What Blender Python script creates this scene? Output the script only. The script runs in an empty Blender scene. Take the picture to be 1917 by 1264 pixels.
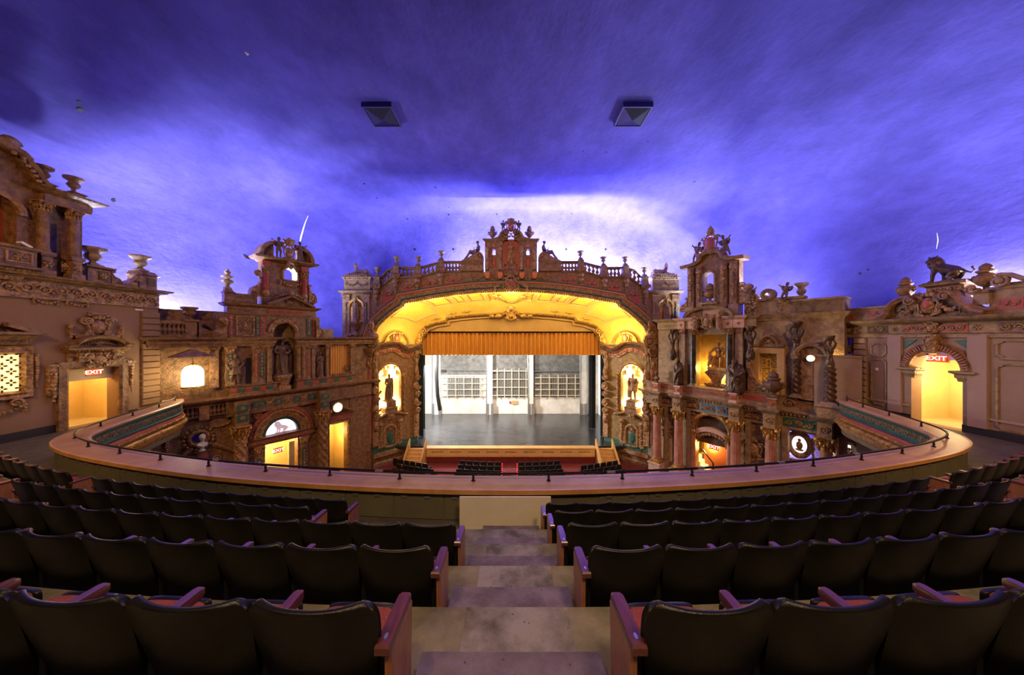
# Atmospheric theatre auditorium seen from the balcony's centre aisle.
import bpy, math, random
from mathutils import Vector, Matrix, Euler
from mathutils.bvhtree import BVHTree
random.seed(7)
pi = math.pi
C = bpy.context.scene.collection
scene = bpy.context.scene
E = 10.4            # eye height above the orchestra floor
F_PX, CX, CY = 585.75, 956.6, 632.0

# ---------------------------------------------------------------- camera, world, exposure, lights
cam_d = bpy.data.cameras.new('camera'); cam_d.sensor_width = 36.0; cam_d.lens = 11.0
cam_d.shift_x = 0.001; cam_d.clip_start = 0.05; cam_d.clip_end = 200
cam = bpy.data.objects.new('camera', cam_d); C.objects.link(cam)
cam.location = (0, 0, E); cam.rotation_euler = (pi/2, 0, 0)
scene.camera = cam
w = bpy.data.worlds.new('world'); scene.world = w; w.use_nodes = True
w.node_tree.nodes['Background'].inputs[0].default_value = (0.012, 0.012, 0.03, 1)
w.node_tree.nodes['Background'].inputs[1].default_value = 0.3
vs = scene.view_settings
vs.view_transform = 'Standard'; vs.look = 'None'; vs.gamma = 1.0; vs.use_curve_mapping = False
vs.exposure = 0.0
scene.cycles.use_denoising = True
scene.cycles.sample_clamp_indirect = 6.0
scene.cycles.max_bounces = 4

def light(kind, name, loc, energy, color, target=None, size=0.3, size_y=None, spot=None, blend=0.5):
    l = bpy.data.lights.new(name, kind); l.energy = energy; l.color = color
    if kind == 'AREA':
        l.size = size
        if size_y: l.shape = 'RECTANGLE'; l.size_y = size_y
    else:
        l.shadow_soft_size = size
    if kind == 'SPOT':
        l.spot_size = math.radians(spot); l.spot_blend = blend
    o = bpy.data.objects.new(name, l); C.objects.link(o); o.location = loc
    if target is not None:
        o.rotation_euler = (Vector(target) - Vector(loc)).to_track_quat('-Z', 'Y').to_euler()
    return o
COOL = (0.86, 0.9, 1.0); WARM = (1.0, 0.62, 0.28); AMBER = (1.0, 0.55, 0.16); GOLD = (1.0, 0.74, 0.32)
LK = 1.0
# cove strips hidden behind the parapets of the side walls and behind the proscenium: they wash the painted sky
def strip(p0, p1, lean, energy, color=COOL, w_=.18):
    """area lamp between p0 and p1 that shines upwards, leaning by the vector lean"""
    p0, p1 = Vector(p0), Vector(p1); xa = (p1-p0).normalized(); za = -(Vector((0, 0, 1)) + Vector(lean)); za = (za - xa*za.dot(xa)).normalized(); ya = za.cross(xa)
    o = light('AREA', 'cove_strip_light', (0, 0, 0), energy, color, None, (p1-p0).length, w_); c = (p0+p1)/2
    o.matrix_world = Matrix(((xa.x, ya.x, za.x, c.x), (xa.y, ya.y, za.y, c.y), (xa.z, ya.z, za.z, c.z), (0, 0, 0, 1)))
for p0, p1, lean, en in (
    ((-18.7, 9.5, E+1.6), (-18.7, 14.6, E+1.6), (.1, 0, 0), 420),
    ((-18.9, 15.8, E+.2), (-18.0, 18.0, E+.2), (-.5, .4, 0), 1700),
    ((-17.4, 19.4, E+.6), (-15.4, 22.4, E+.6), (-.5, .6, 0), 900),
    ((-.8, 26.0, E+4.3), (9.0, 26.0, E+4.1), (0, 1.0, 0), 7600),
    ((9.4, 27.3, E+3.0), (13.5, 27.3, E+3.0), (0, .3, 0), 3000),
    ((-4.6, 26.9, E+4.3), (-1.2, 26.9, E+4.3), (.4, .8, 0), 1900),
    ((14.2, 24.4, E+1.2), (16.6, 20.8, E+1.2), (.4, .6, 0), 1000),
    ((18.6, 11.2, E+1.2), (18.6, 13.6, E+1.2), (-.05, 0, 0), 520),
):
    strip(p0, p1, lean, en*LK)
# wide floods on the tops of the side facades that throw light far up on the ceiling
for (x, y, z, tx, ty, tz, en, sp) in (
    (-18.3, 15.6, E+2.6, -9.5, 14.5, E+11, 5200, 125),
    (-16.6, 21.2, E+3.6, -8.5, 20.0, E+11, 3000, 115),
    (14.3, 24.2, E+5.0, 7.0, 21.0, E+11, 3600, 120),
    (17.2, 20.0, E+2.6, 10.5, 17.0, E+11, 3000, 115),
    (18.6, 11.0, E+1.6, 12.0, 9.5, E+11, 2400, 125),
):
    light('SPOT', 'sky_flood_light', (x, y, z), en*LK, COOL, (tx, ty, tz), .3, spot=sp, blend=.9)
# amber house lights hung from the ceiling above and behind the camera
HOUSE = (1.0, 0.54, 0.22)
for (x, y, z, tx, ty, tz, en, sp) in (
    (-7.5, -3.5, E+8.2, -14.5, 18.0, E-1.5, 5600, 60),
    (7.5, -3.5, E+8.2, 14.5, 18.0, E-1.5, 7600, 60),
    (0.0, -4.0, E+8.6, 0.0, 25.0, E-0.5, 15000, 46),
    (-3.2, -3.4, E+9.0, -3.6, 6.2, E-3.2, 2350, 80),
    (3.4, -3.4, E+9.0, 3.6, 6.2, E-3.2, 2550, 80),
    (0.0, 7.2, E+10.4, 0.0, 5.0, E-3.0, 900, 120),
    (-11.5, 8.0, E+7.6, -12.5, 9.5, E-3.0, 500, 90),
    (11.5, 8.0, E+7.6, 12.5, 9.5, E-3.0, 600, 90),
):
    light('SPOT', 'house_light', (x, y, z), en*LK, HOUSE if en > 3000 else (1., .66, .36), (tx, ty, tz), .35 if en > 3000 else .9, spot=sp, blend=.7)
# white work lights over the stage
light('AREA', 'stage_work_light', (-9.3, 30.4, E-3.0), 1300*LK, (0.95, 0.97, 1.0), (-6.5, 29.5, E-9.2), 1.2, 1.2)
light('AREA', 'stage_work_light', (-8.2, 31.0, E-2.2), 2600*LK, (0.93, 0.96, 1.0), (1.5, 36.0, E-6.5), 1.5, 1.5)
light('AREA', 'stage_work_light', (-1.0, 30.2, E+1.0), 1100*LK, (1.0, 0.95, 0.86), (-.5, 37.0, E-6.5), 2.5, 1.0)

# ---------------------------------------------------------------- materials
MATS = {}
def pm(name, c1, c2=None, scale=4.0, rough=.6, metal=0., bump=0., bscale=25., kind='NOISE', detail=4., lo=.35, hi=.68, spec=.5, emit=None, es=0., coat=0., stretch=None, speckle=None):
    m = bpy.data.materials.new(name); m.use_nodes = True; nt = m.node_tree; N = nt.nodes; L = nt.links
    b = N['Principled BSDF']; b.inputs['Roughness'].default_value = rough; b.inputs['Metallic'].default_value = metal
    b.inputs['Specular IOR Level'].default_value = spec
    if coat: b.inputs['Coat Weight'].default_value = coat; b.inputs['Coat Roughness'].default_value = .15
    b.inputs['Base Color'].default_value = (*c1, 1)
    tc = N.new('ShaderNodeTexCoord'); src = tc.outputs['Object']
    if stretch:
        mp = N.new('ShaderNodeMapping'); mp.inputs['Scale'].default_value = stretch; L.new(src, mp.inputs['Vector']); src = mp.outputs['Vector']
    col = None
    if c2 is not None:
        n = N.new('ShaderNodeTexNoise'); n.inputs['Scale'].default_value = scale; n.inputs['Detail'].default_value = detail
        n.inputs['Roughness'].default_value = .62
        L.new(src, n.inputs['Vector'])
        r = N.new('ShaderNodeValToRGB'); r.color_ramp.elements[0].position = lo; r.color_ramp.elements[1].position = hi
        r.color_ramp.elements[0].color = (*c1, 1); r.color_ramp.elements[1].color = (*c2, 1)
        L.new(n.outputs['Fac'], r.inputs['Fac']); col = r.outputs['Color']
    if speckle:
        sc_, thr, scol = speckle
        v = N.new('ShaderNodeTexVoronoi'); v.inputs['Scale'].default_value = sc_; L.new(src, v.inputs['Vector'])
        mt = N.new('ShaderNodeMath'); mt.operation = 'LESS_THAN'; mt.inputs[1].default_value = thr
        L.new(v.outputs['Distance'], mt.inputs[0])
        mx = N.new('ShaderNodeMix'); mx.data_type = 'RGBA'; mx.inputs['B'].default_value = (*scol, 1)
        if col: L.new(col, mx.inputs['A'])
        else: mx.inputs['A'].default_value = (*c1, 1)
        L.new(mt.outputs[0], mx.inputs['Factor']); col = mx.outputs['Result']
    if col: L.new(col, b.inputs['Base Color'])
    if bump:
        if kind == 'VORONOI':
            n2 = N.new('ShaderNodeTexVoronoi'); n2.feature = 'SMOOTH_F1'; out = 'Distance'
        else:
            n2 = N.new('ShaderNodeTexNoise'); n2.inputs['Detail'].default_value = 5.; out = 'Fac'
        n2.inputs['Scale'].default_value = bscale; L.new(src, n2.inputs['Vector'])
        bp = N.new('ShaderNodeBump'); bp.inputs['Strength'].default_value = min(1., bump); bp.inputs['Distance'].default_value = .05
        if kind == 'VORONOI': bp.invert = True
        L.new(n2.outputs[out], bp.inputs['Height']); L.new(bp.outputs['Normal'], b.inputs['Normal'])
    if emit:
        b.inputs['Emission Color'].default_value = (*emit, 1); b.inputs['Emission Strength'].default_value = es
    MATS[name] = m; return m

pm('umber', (.085,.038,.017), (.36,.19,.082), 4.5, .45, bump=.9, bscale=13, detail=8, lo=.30, hi=.70)
pm('umber_ornament', (.10,.045,.018), (.50,.28,.115), 6.0, .4, bump=1., bscale=12, kind='VORONOI', detail=8, lo=.32, hi=.68)
pm('umber_dark', (.05,.025,.014), (.13,.065,.03), 2.5, .6, bump=.4, bscale=18)
pm('tan_wall', (.235,.13,.066), (.285,.165,.086), .7, .8, bump=.25, bscale=30)
pm('rose_wall', (.26,.165,.108), (.34,.225,.152), .6, .8, bump=.35, bscale=26)
pm('rose_pilaster', (.33,.215,.16), (.37,.25,.19), .8, .8, bump=.1, bscale=30)
pm('stone_tan', (.15,.088,.043), (.41,.27,.142), 3.6, .5, bump=.8, bscale=13, detail=8, lo=.28, hi=.7)
pm('gold', (.26,.13,.035), (.80,.50,.16), 6.0, .34, metal=.55, bump=.5, bscale=18)
pm('bay_gold', (.15,.088,.026), (.32,.20,.065), 3.0, .45, metal=.2, bump=.7, bscale=16)
pm('gold_wall', (.42,.26,.07), (.62,.42,.14), 2.0, .45, metal=.3, bump=.7, bscale=16)
pm('soffit_yellow', (.72,.52,.10), (.82,.63,.16), 1.0, .6, bump=.1, bscale=20)
pm('soffit_pink', (.72,.42,.25))
pm('bronze', (.045,.025,.016), (.13,.07,.04), 5., .32, metal=.35, bump=.3, bscale=22)
pm('gilt_statue', (.45,.26,.08), (.8,.52,.18), 6., .3, metal=.7, bump=.2, bscale=20)
pm('dark_plaster', (.07,.035,.018), (.19,.10,.05), 5., .45, bump=.4, bscale=20)
pm('white_marble', (.72,.66,.56), (.85,.8,.7), 5., .5)
pm('green_paint', (.018,.075,.05), (.035,.13,.09), 5., .5, bump=.3, bscale=20)
pm('red_paint', (.30,.045,.03), (.42,.085,.055), 5., .5, bump=.3, bscale=20)
pm('blue_paint', (.03,.12,.2), (.07,.2,.3), 5., .5)
pm('orange_paint', (.6,.2,.06))
pm('pink_stone', (.48,.27,.21), (.62,.40,.32), 2.0, .6, bump=.2, bscale=14)
pm('rose_marble', (.34,.13,.09), (.50,.24,.17), 2.2, .4, bump=.1)
pm('black_marble', (.02,.018,.02), (.09,.075,.07), 3.0, .25, bump=.05)
pm('sky_blue', (.056,.045,.35), (.112,.092,.60), .45, .85, bump=.5, bscale=5.0, detail=9, lo=.3, hi=.72, stretch=(1, .6, 1))
def grime(name, scale, lo, hi, col, stretch):
    """dirty, flaking patches over a paint"""
    nt = MATS[name].node_tree; N = nt.nodes; L = nt.links; b = N['Principled BSDF']; src = b.inputs['Base Color'].links[0].from_socket
    tc = N.new('ShaderNodeTexCoord'); mp = N.new('ShaderNodeMapping'); mp.inputs['Scale'].default_value = stretch; L.new(tc.outputs['Object'], mp.inputs['Vector'])
    n = N.new('ShaderNodeTexNoise'); n.inputs['Scale'].default_value = scale; n.inputs['Detail'].default_value = 12; n.inputs['Roughness'].default_value = .72; L.new(mp.outputs['Vector'], n.inputs['Vector'])
    r = N.new('ShaderNodeValToRGB'); r.color_ramp.elements[0].position = lo; r.color_ramp.elements[1].position = hi; r.color_ramp.elements[0].color = (*col, 1); r.color_ramp.elements[1].color = (1, 1, 1, 1); L.new(n.outputs['Fac'], r.inputs['Fac'])
    mx = N.new('ShaderNodeMix'); mx.data_type = 'RGBA'; mx.blend_type = 'MULTIPLY'; mx.inputs['Factor'].default_value = 1; L.new(src, mx.inputs['A']); L.new(r.outputs['Color'], mx.inputs['B']); L.new(mx.outputs['Result'], b.inputs['Base Color'])
grime('sky_blue', 1.2, .36, .60, (.76, .74, .80), (1, .6, 1.4))
pm('seat_plastic', (.0045,.004,.0028), (.013,.0115,.0065), 2.5, .3, bump=.1, bscale=140, detail=8, spec=.28)
pm('seat_metal', (.008,.008,.008), None, rough=.5)
pm('seat_fabric', (.19,.03,.022), (.24,.042,.03), 12., .9, bump=.25, bscale=120, speckle=(60., .13, (.5,.26,.17)))
pm('arm_wood', (.085,.022,.022), (.13,.036,.032), 6., .28, coat=.3, stretch=(8,1,8))
pm('panel_wood', (.26,.095,.035), (.40,.16,.06), 5., .38, coat=.2, stretch=(6,6,1))
pm('plate_metal', (.6,.6,.58), None, rough=.3, metal=.9)
pm('walkway', (.055,.043,.033), (.10,.082,.062), 2.6, .85, bump=.3, bscale=18, detail=8)
pm('concrete', (.10,.085,.06), (.24,.205,.15), 2.6, .9, bump=.4, bscale=18, detail=8)
pm('step_mauve_lit', (.09,.065,.085), (.19,.145,.175), 3.2, .8, bump=.5, bscale=20, detail=12, lo=.36, hi=.62, speckle=(14., .09, (.05,.04,.04)))  # mauve tint puts the pinkish and blue light on the steps into their colour
pm('step_paint', (.085,.07,.055), (.27,.24,.22), 3.2, .85, bump=.5, bscale=20, detail=12, lo=.36, hi=.6, speckle=(14., .09, (.07,.06,.04)))
pm('parapet_green', (.12,.108,.055), (.15,.135,.07), 1.4, .55, bump=.12, bscale=25)
pm('ledge_tan', (.33,.17,.085), (.44,.25,.14), 1.5, .45, bump=.1, bscale=30)
pm('nosing_wood', (.50,.24,.06), (.64,.34,.10), 3., .4)
pm('iron', (.018,.015,.013), None, rough=.32, metal=.4)
pm('baseboard', (.018,.014,.014), None, rough=.6)
pm('cream_board', (.74,.66,.45), (.82,.74,.53), 1.5, .7)
pm('exit_wall', (.72,.53,.24), (.78,.6,.29), 1.5, .75, bump=.35, bscale=26)
pm('exit_floor', (.5,.42,.24), (.6,.5,.3), 3., .7)
pm('stage_floor', (.014,.015,.018), (.05,.052,.06), 1.6, .2, bump=.15, bscale=14, detail=8)
pm('stage_wall', (.55,.5,.42), (.74,.7,.62), 1.1, .85, bump=.4, bscale=10, detail=8)
pm('stage_wall_dark', (.11,.10,.085), (.22,.2,.175), 2., .85, bump=.5, bscale=10, detail=8)
pm('stage_white', (.75,.74,.72), (.85,.84,.82), 2., .8)
pm('pipe_cream', (.55,.48,.32), None, rough=.5)
pm('black_drape', (.008,.011,.013), (.02,.026,.03), 6., .75, stretch=(1,1,.1))
pm('valance', (.55,.24,.035), (.68,.33,.06), 3., .55, stretch=(2,2,.2))
pm('header_tan', (.42,.25,.09), (.50,.31,.12), 1.2, .7)
pm('apron_wood', (.62,.42,.17), (.72,.5,.22), 2., .45)
pm('stair_wood', (.52,.28,.08), (.64,.37,.12), 2., .45)
pm('carpet', (.12,.012,.014), (.17,.02,.02), 3., .95, bump=.2, bscale=60)
pm('orch_seat', (.008,.008,.01), None, rough=.45)
pm('vent_metal', (.05,.042,.22), None, rough=.55)
pm('vent_shaded', (.015,.013,.06), None, rough=.7)
pm('exit_red', (.5,.03,.02), emit=(1.,.06,.02), es=1.6)
pm('exit_letter', (.9,.7,.5), emit=(1.,.85,.6), es=3.0)
pm('lamp_glow', (1,.9,.6), emit=(1.,.80,.42), es=14)
pm('disc_glow', (1,.9,.6), emit=(1.,.84,.5), es=9)
pm('grille_glow', (1,.8,.4), emit=(1.,.70,.22), es=1.9)
pm('lunette_glow', (.8,.75,.95), emit=(.86,.80,1.), es=1.7)
pm('lunette_paint', (.35,.22,.2), emit=(.5,.36,.40), es=.9)
pm('red_led', (.9,.02,.02), emit=(1.,.02,.04), es=6)
pm('niche_tile', (.85,.62,.25), (.95,.8,.5), 4., .5)
pm('niche_blue', (.16,.13,.55), (.34,.3,.78), 5., .8, bump=.9, bscale=9)
pm('white_plate', (.8,.78,.72))
pm('steel', (.35,.35,.34), None, rough=.35, metal=.7)
pm('grey_door', (.35,.34,.3))
pm('red_door', (.24,.06,.02), (.30,.08,.03), 2., .5)
pm('graffiti_red', (.7,.06,.08))
pm('ceiling_hole', (.004,.004,.012))

# ---------------------------------------------------------------- mesh builder
class MB:
    def __init__(s): s.v = []; s.f = []; s.x = Matrix()
    def add(s, vs_, fs):
        o = len(s.v); x = s.x
        s.v.extend((x @ Vector(p))[:] for p in vs_); s.f.extend(tuple(i + o for i in f) for f in fs); return s
    def box(s, x0, x1, y0, y1, z0, z1):
        return s.add([(x0,y0,z0),(x1,y0,z0),(x1,y1,z0),(x0,y1,z0),(x0,y0,z1),(x1,y0,z1),(x1,y1,z1),(x0,y1,z1)],
                     [(0,3,2,1),(4,5,6,7),(0,1,5,4),(1,2,6,5),(2,3,7,6),(3,0,4,7)])
    def loft(s, rings, closed=True, cap=True):
        n = len(rings[0]); vs_ = [p for r in rings for p in r]; fs = []
        m = n if closed else n - 1
        for i in range(len(rings) - 1):
            for j in range(m):
                a = i*n + j; b = i*n + (j+1) % n
                fs.append((a, b, b + n, a + n))
        if cap:
            fs.append(tuple(reversed(range(n)))); fs.append(tuple(range((len(rings)-1)*n, len(rings)*n)))
        return s.add(vs_, fs)
    def stack(s, x0, x1, yb, prof):            # stacked rectangles: prof = [(outward, z)], yb = back plane
        b = prof[0][0]
        return s.loft([[(x0-o+b, -o, z), (x1+o-b, -o, z), (x1+o-b, yb, z), (x0-o+b, yb, z)] for o, z in prof])
    def stack4(s, cx, cy, prof, kx=1., ky=1.): # free-standing square blocks: prof = [(half, z)]
        return s.loft([[(cx-h*kx, cy-h*ky, z), (cx+h*kx, cy-h*ky, z), (cx+h*kx, cy+h*ky, z), (cx-h*kx, cy+h*ky, z)] for h, z in prof])
    def prism(s, poly, y0, y1):                # polygon in xz, counter-clockwise seen from -y
        n = len(poly); vs_ = [(x, y0, z) for x, z in poly] + [(x, y1, z) for x, z in poly]
        fs = [tuple(range(n)), tuple(reversed(range(n, 2*n)))] + [(i, i+n, (i+1) % n + n, (i+1) % n) for i in range(n)]
        return s.add(vs_, fs)
    def lathe(s, prof, c=(0,0,0), n=14, lobes=0, amp=0., twist=0., cap=True):
        rings = []
        z0 = prof[0][1]
        for r, z in prof:
            rg = []
            for j in range(n):
                a = 2*pi*j/n; rr = r*(1 + amp*math.cos(lobes*(a + twist*(z - z0)))) if lobes else r
                rg.append((c[0] + rr*math.cos(a), c[1] + rr*math.sin(a), c[2] + z))
            rings.append(rg)
        return s.loft(rings, True, cap)
    def tube(s, pts, r, n=6, cap=True):
        pts = [Vector(p) for p in pts]; m = len(pts); rs = r if isinstance(r, (list, tuple)) else [r]*m
        rings = []; ref = None
        for i, p in enumerate(pts):
            t = (pts[min(i+1, m-1)] - pts[max(i-1, 0)])
            t = t.normalized() if t.length > 1e-9 else Vector((0,0,1))
            if ref is None:
                ref = Vector((0,1,0)) if abs(t.y) < .9 else Vector((1,0,0))
            a = ref - t*ref.dot(t)
            if a.length < 1e-6: a = t.orthogonal()
            a.normalize(); ref = a; b = t.cross(a)
            rings.append([(p + a*math.cos(2*pi*k/n)*rs[i] + b*math.sin(2*pi*k/n)*rs[i])[:] for k in range(n)])
        return s.loft(rings, True, cap)
    def ell(s, c, r, n=8, m=5, rot=None):
        R = Euler(rot).to_matrix() if rot else None; c = Vector(c); vs_ = []; fs = []
        for i in range(1, m):
            ph = pi*i/m
            for j in range(n):
                a = 2*pi*j/n; p = Vector((r[0]*math.sin(ph)*math.cos(a), r[1]*math.sin(ph)*math.sin(a), r[2]*math.cos(ph)))
                vs_.append((c + (R @ p if R else p))[:])
        top = Vector((0,0,r[2])); k = len(vs_)
        vs_.append((c + (R @ top if R else top))[:]); vs_.append((c - (R @ top if R else top))[:])
        for i in range(m-2):
            for j in range(n):
                a = i*n + j; b = i*n + (j+1) % n; fs.append((a, a+n, b+n, b))
        for j in range(n):
            fs.append((k, j, (j+1) % n)); fs.append((k+1, (m-2)*n + (j+1) % n, (m-2)*n + j))
        return s.add(vs_, fs)
    def cap2(s, p0, p1, r0, r1, n=8):          # tapered limb with round ends
        p0 = Vector(p0); p1 = Vector(p1); d = p1 - p0; L = max(d.length, 1e-5); t = d/L
        a = t.orthogonal().normalized(); b = t.cross(a); rings = []
        for k in (-.95, -.6, 0): rings.append((p0 + t*r0*k, r0*math.sqrt(max(0.0, 1-k*k))))
        for k in (0, .6, .95): rings.append((p1 + t*r1*k, r1*math.sqrt(max(0.0, 1-k*k))))
        return s.loft([[(c + a*math.cos(2*pi*k/n)*r + b*math.sin(2*pi*k/n)*r)[:] for k in range(n)] for c, r in rings])
    def sweep(s, path, prof, closed=False, caps=True):
        """path: (x, z) points in the wall plane; prof: (normal offset to the path's left, outward) pairs, a closed section"""
        n = len(path); rings = []
        for i, (x, z) in enumerate(path):
            if closed: p, q = path[i-1], path[(i+1) % n]
            else: p, q = path[max(i-1, 0)], path[min(i+1, n-1)]
            d1 = Vector((x-p[0], z-p[1])); d2 = Vector((q[0]-x, q[1]-z))
            if d1.length < 1e-9: d1 = d2
            if d2.length < 1e-9: d2 = d1
            d1 = d1.normalized(); d2 = d2.normalized(); t = d1 + d2
            t = t.normalized() if t.length > 1e-6 else d1
            nx, nz = -t.y, t.x; k = 1/max(.45, t.dot(d1))
            rings.append([(x + nx*a*k, -b, z + nz*a*k) for a, b in prof])
        if closed: rings.append(rings[0])
        return s.loft(rings, True, caps and not closed)
    def build(s, name, mat, parent=None, mw=None, smooth=40, mods=None, kind=None):
        me = s.mesh(name, mat, smooth)
        return link(name, me, parent, mw, kind)
    def mesh(s, name, mat, smooth=40):
        me = bpy.data.meshes.new(name); me.from_pydata(s.v, [], s.f); me.materials.append(MATS[mat])
        if smooth:
            me.polygons.foreach_set('use_smooth', [True]*len(me.polygons))
            me.set_sharp_from_angle(angle=math.radians(smooth))
        me.update(); return me
def link(name, me, parent=None, mw=None, kind=None):
    o = bpy.data.objects.new(name, me); C.objects.link(o)
    if parent is not None:
        o.parent = parent
        if mw is not None: o.matrix_local = mw
    elif mw is not None: o.matrix_world = mw
    if kind: o['kind'] = kind
    return o
def tag(o, label, cat, group=None):
    o['label'] = label; o['category'] = cat
    if group: o['group'] = group
    return o
def thing(name, label, cat, mw, group=None):
    o = bpy.data.objects.new(name, None); o.empty_display_size = .1; C.objects.link(o); o.matrix_world = mw
    return tag(o, label, cat, group)
def T(x, y, z): return Matrix.Translation((x, y, z))
def Rz(a): return Matrix.Rotation(a, 4, 'Z')
def Sc(x, y=None, z=None): return Matrix.Diagonal((x, y if y else x, z if z else (y if y else x), 1)) if y is None else Matrix.Diagonal((x, y, z, 1))
def lerp(a, b, t): return a + (b-a)*t
def interp(pts, x):
    if x <= pts[0][0]: return pts[0][1]
    for (a, b), (c, d) in zip(pts, pts[1:]):
        if x <= c: return lerp(b, d, (x-a)/max(1e-9, c-a))
    return pts[-1][1]
def catmull(P, k=6):
    P = [Vector(p) for p in P]; out = []
    for i in range(len(P)-1):
        p0 = P[max(i-1, 0)]; p1 = P[i]; p2 = P[i+1]; p3 = P[min(i+2, len(P)-1)]
        for j in range(k):
            t = j/k
            out.append(.5*((2*p1) + (p2-p0)*t + (2*p0-5*p1+4*p2-p3)*t*t + (3*p1-p0-3*p2+p3)*t**3))
    out.append(P[-1]); return out
def resample(P, n):
    P = [Vector(p) for p in P]; d = [0]
    for a, b in zip(P, P[1:]): d.append(d[-1] + (b-a).length)
    out = []; k = 0
    for i in range(n):
        t = d[-1]*i/(n-1)
        while k < len(P)-2 and d[k+1] < t: k += 1
        f = (t-d[k])/max(1e-9, d[k+1]-d[k]); out.append(P[k].lerp(P[k+1], f))
    return out
def arc(cx, cz, r, a0, a1, n): return [(cx + r*math.cos(lerp(a0, a1, i/n)), cz + r*math.sin(lerp(a0, a1, i/n))) for i in range(n+1)]

class Frame:
    """A wall's own axes: local x to the viewer's right along the wall, local y into the wall, z up."""
    def __init__(s, o, u):
        s.o = Vector((o[0], o[1])); s.u = Vector(u).normalized(); s.n = Vector((-s.u.y, s.u.x))
        s.m = Matrix(((s.u.x, s.n.x, 0, o[0]), (s.u.y, s.n.y, 0, o[1]), (0, 0, 1, 0), (0, 0, 0, 1)))
    def s_(s, px, out=0.):
        a = (px - CX)/F_PX; o = s.o - s.n*out
        # (a d, d) = o + u t
        t = (o.x - a*o.y)/(a*s.u.y - s.u.x); return t
    def depth(s, px, out=0.): t = s.s_(px, out); return (s.o - s.n*out + s.u*t).y
    def z_(s, px, py, out=0.): return E + (CY - py)/F_PX*s.depth(px, out)
    def p(s, px, py, out=0.): return (s.s_(px, out), -out, s.z_(px, py, out))
    def at(s, px, py, out=0.): return s.m @ T(*s.p(px, py, out))

# ---------------------------------------------------------------- ornament vocabulary (drawn in the wall plane, facing -y)
def spiral(mb, cx, cz, r, turns, a0, sgn, tr, y, k=16):
    pts = []; rad = []
    for i in range(k+1):
        t = i/k; a = a0 + sgn*2*pi*turns*t; rr = r*(1-.86*t)
        pts.append((cx + rr*math.cos(a), y, cz + rr*math.sin(a))); rad.append(tr*(1-.45*t))
    mb.tube(pts, rad, 5); mb.ell((cx, y, cz), (tr*1.5, tr*1.4, tr*1.5), 6, 4)
def rinceau(mb, s0, s1, zc, h, y, tr=None):
    L = s1 - s0; n = max(1, round(L/(h*1.05))); u = L/n; tr = tr or h*.07
    for i in range(n):
        c = s0 + u*(i+.5); sg = 1 if i % 2 == 0 else -1
        spiral(mb, c, zc + sg*h*.04, min(u, h)*.42, 1.35, pi*(1 if sg > 0 else 1) , sg, tr, y, 13)
        mb.ell((c - u*.5, y, zc - sg*h*.3), (h*.16, tr*1.2, h*.09), 6, 4, (0, sg*.7, 0))
        mb.ell((c + u*.42, y, zc + sg*h*.32), (h*.15, tr*1.2, h*.08), 6, 4, (0, -sg*.7, 0))
def rosette(mb, cx, cz, r, y, k=6):
    mb.ell((cx, y, cz), (r*.35, r*.4, r*.35), 6, 4)
    for i in range(k):
        a = 2*pi*i/k; mb.ell((cx + r*.6*math.cos(a), y, cz + r*.6*math.sin(a)), (r*.36, r*.22, r*.24), 6, 4, (0, -a, 0))
def garland(mb, a, b, sag, r, y, k=None, tails=True):
    k = k or max(5, int((Vector(b)-Vector(a)).length/(r*1.5)))
    for i in range(k+1):
        t = i/k; x = lerp(a[0], b[0], t); z = lerp(a[1], b[1], t) - sag*4*t*(1-t); q = r*(.65 + .5*math.sin(pi*t))
        mb.ell((x + random.uniform(-.15,.15)*r, y - random.uniform(0,.3)*r, z), (q, q*.8, q*.85), 6, 4, (0, random.random()*3, 0))
    if tails:
        for e in (a, b):
            for j in range(3): mb.ell((e[0], y, e[1] - r*1.2*j - r*.5), (r*(.7-.14*j), r*.5, r*.8), 6, 4)
def drop(mb, x, z0, z1, r, y):
    k = max(3, int((z0-z1)/(r*1.3)))
    for j in range(k+1):
        t = j/k; q = r*(1-.55*t)
        mb.ell((x + random.uniform(-.2,.2)*r, y, lerp(z0, z1, t)), (q, q*.7, r*.85), 6, 4, (0, random.uniform(-.6,.6), 0))
def cartouche(mb, cx, cz, w, h, y):
    mb.ell((cx, y, cz), (w*.26, w*.10, h*.34), 10, 6)
    for sg in (-1, 1):
        spiral(mb, cx + sg*w*.33, cz + h*.25, w*.17, 1.4, pi/2 - sg*pi/2, sg, w*.06, y)
        spiral(mb, cx + sg*w*.30, cz - h*.25, w*.14, 1.4, pi/2 - sg*pi/2, -sg, w*.05, y)
        mb.tube([(cx + sg*w*.20, y, cz + h*.40), (cx + sg*w*.37, y, cz + h*.12), (cx + sg*w*.30, y, cz - h*.12), (cx + sg*w*.36, y, cz - h*.3), (cx + sg*w*.12, y, cz - h*.44)], w*.05, 5)
        mb.ell((cx + sg*w*.14, y, cz + h*.46), (w*.1, w*.07, h*.09), 6, 4, (0, -sg*.6, 0))
    mb.ell((cx, y, cz + h*.47), (w*.10, w*.09, h*.12), 6, 4); mb.ell((cx, y, cz - h*.46), (w*.09, w*.07, h*.08), 6, 4)
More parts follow.
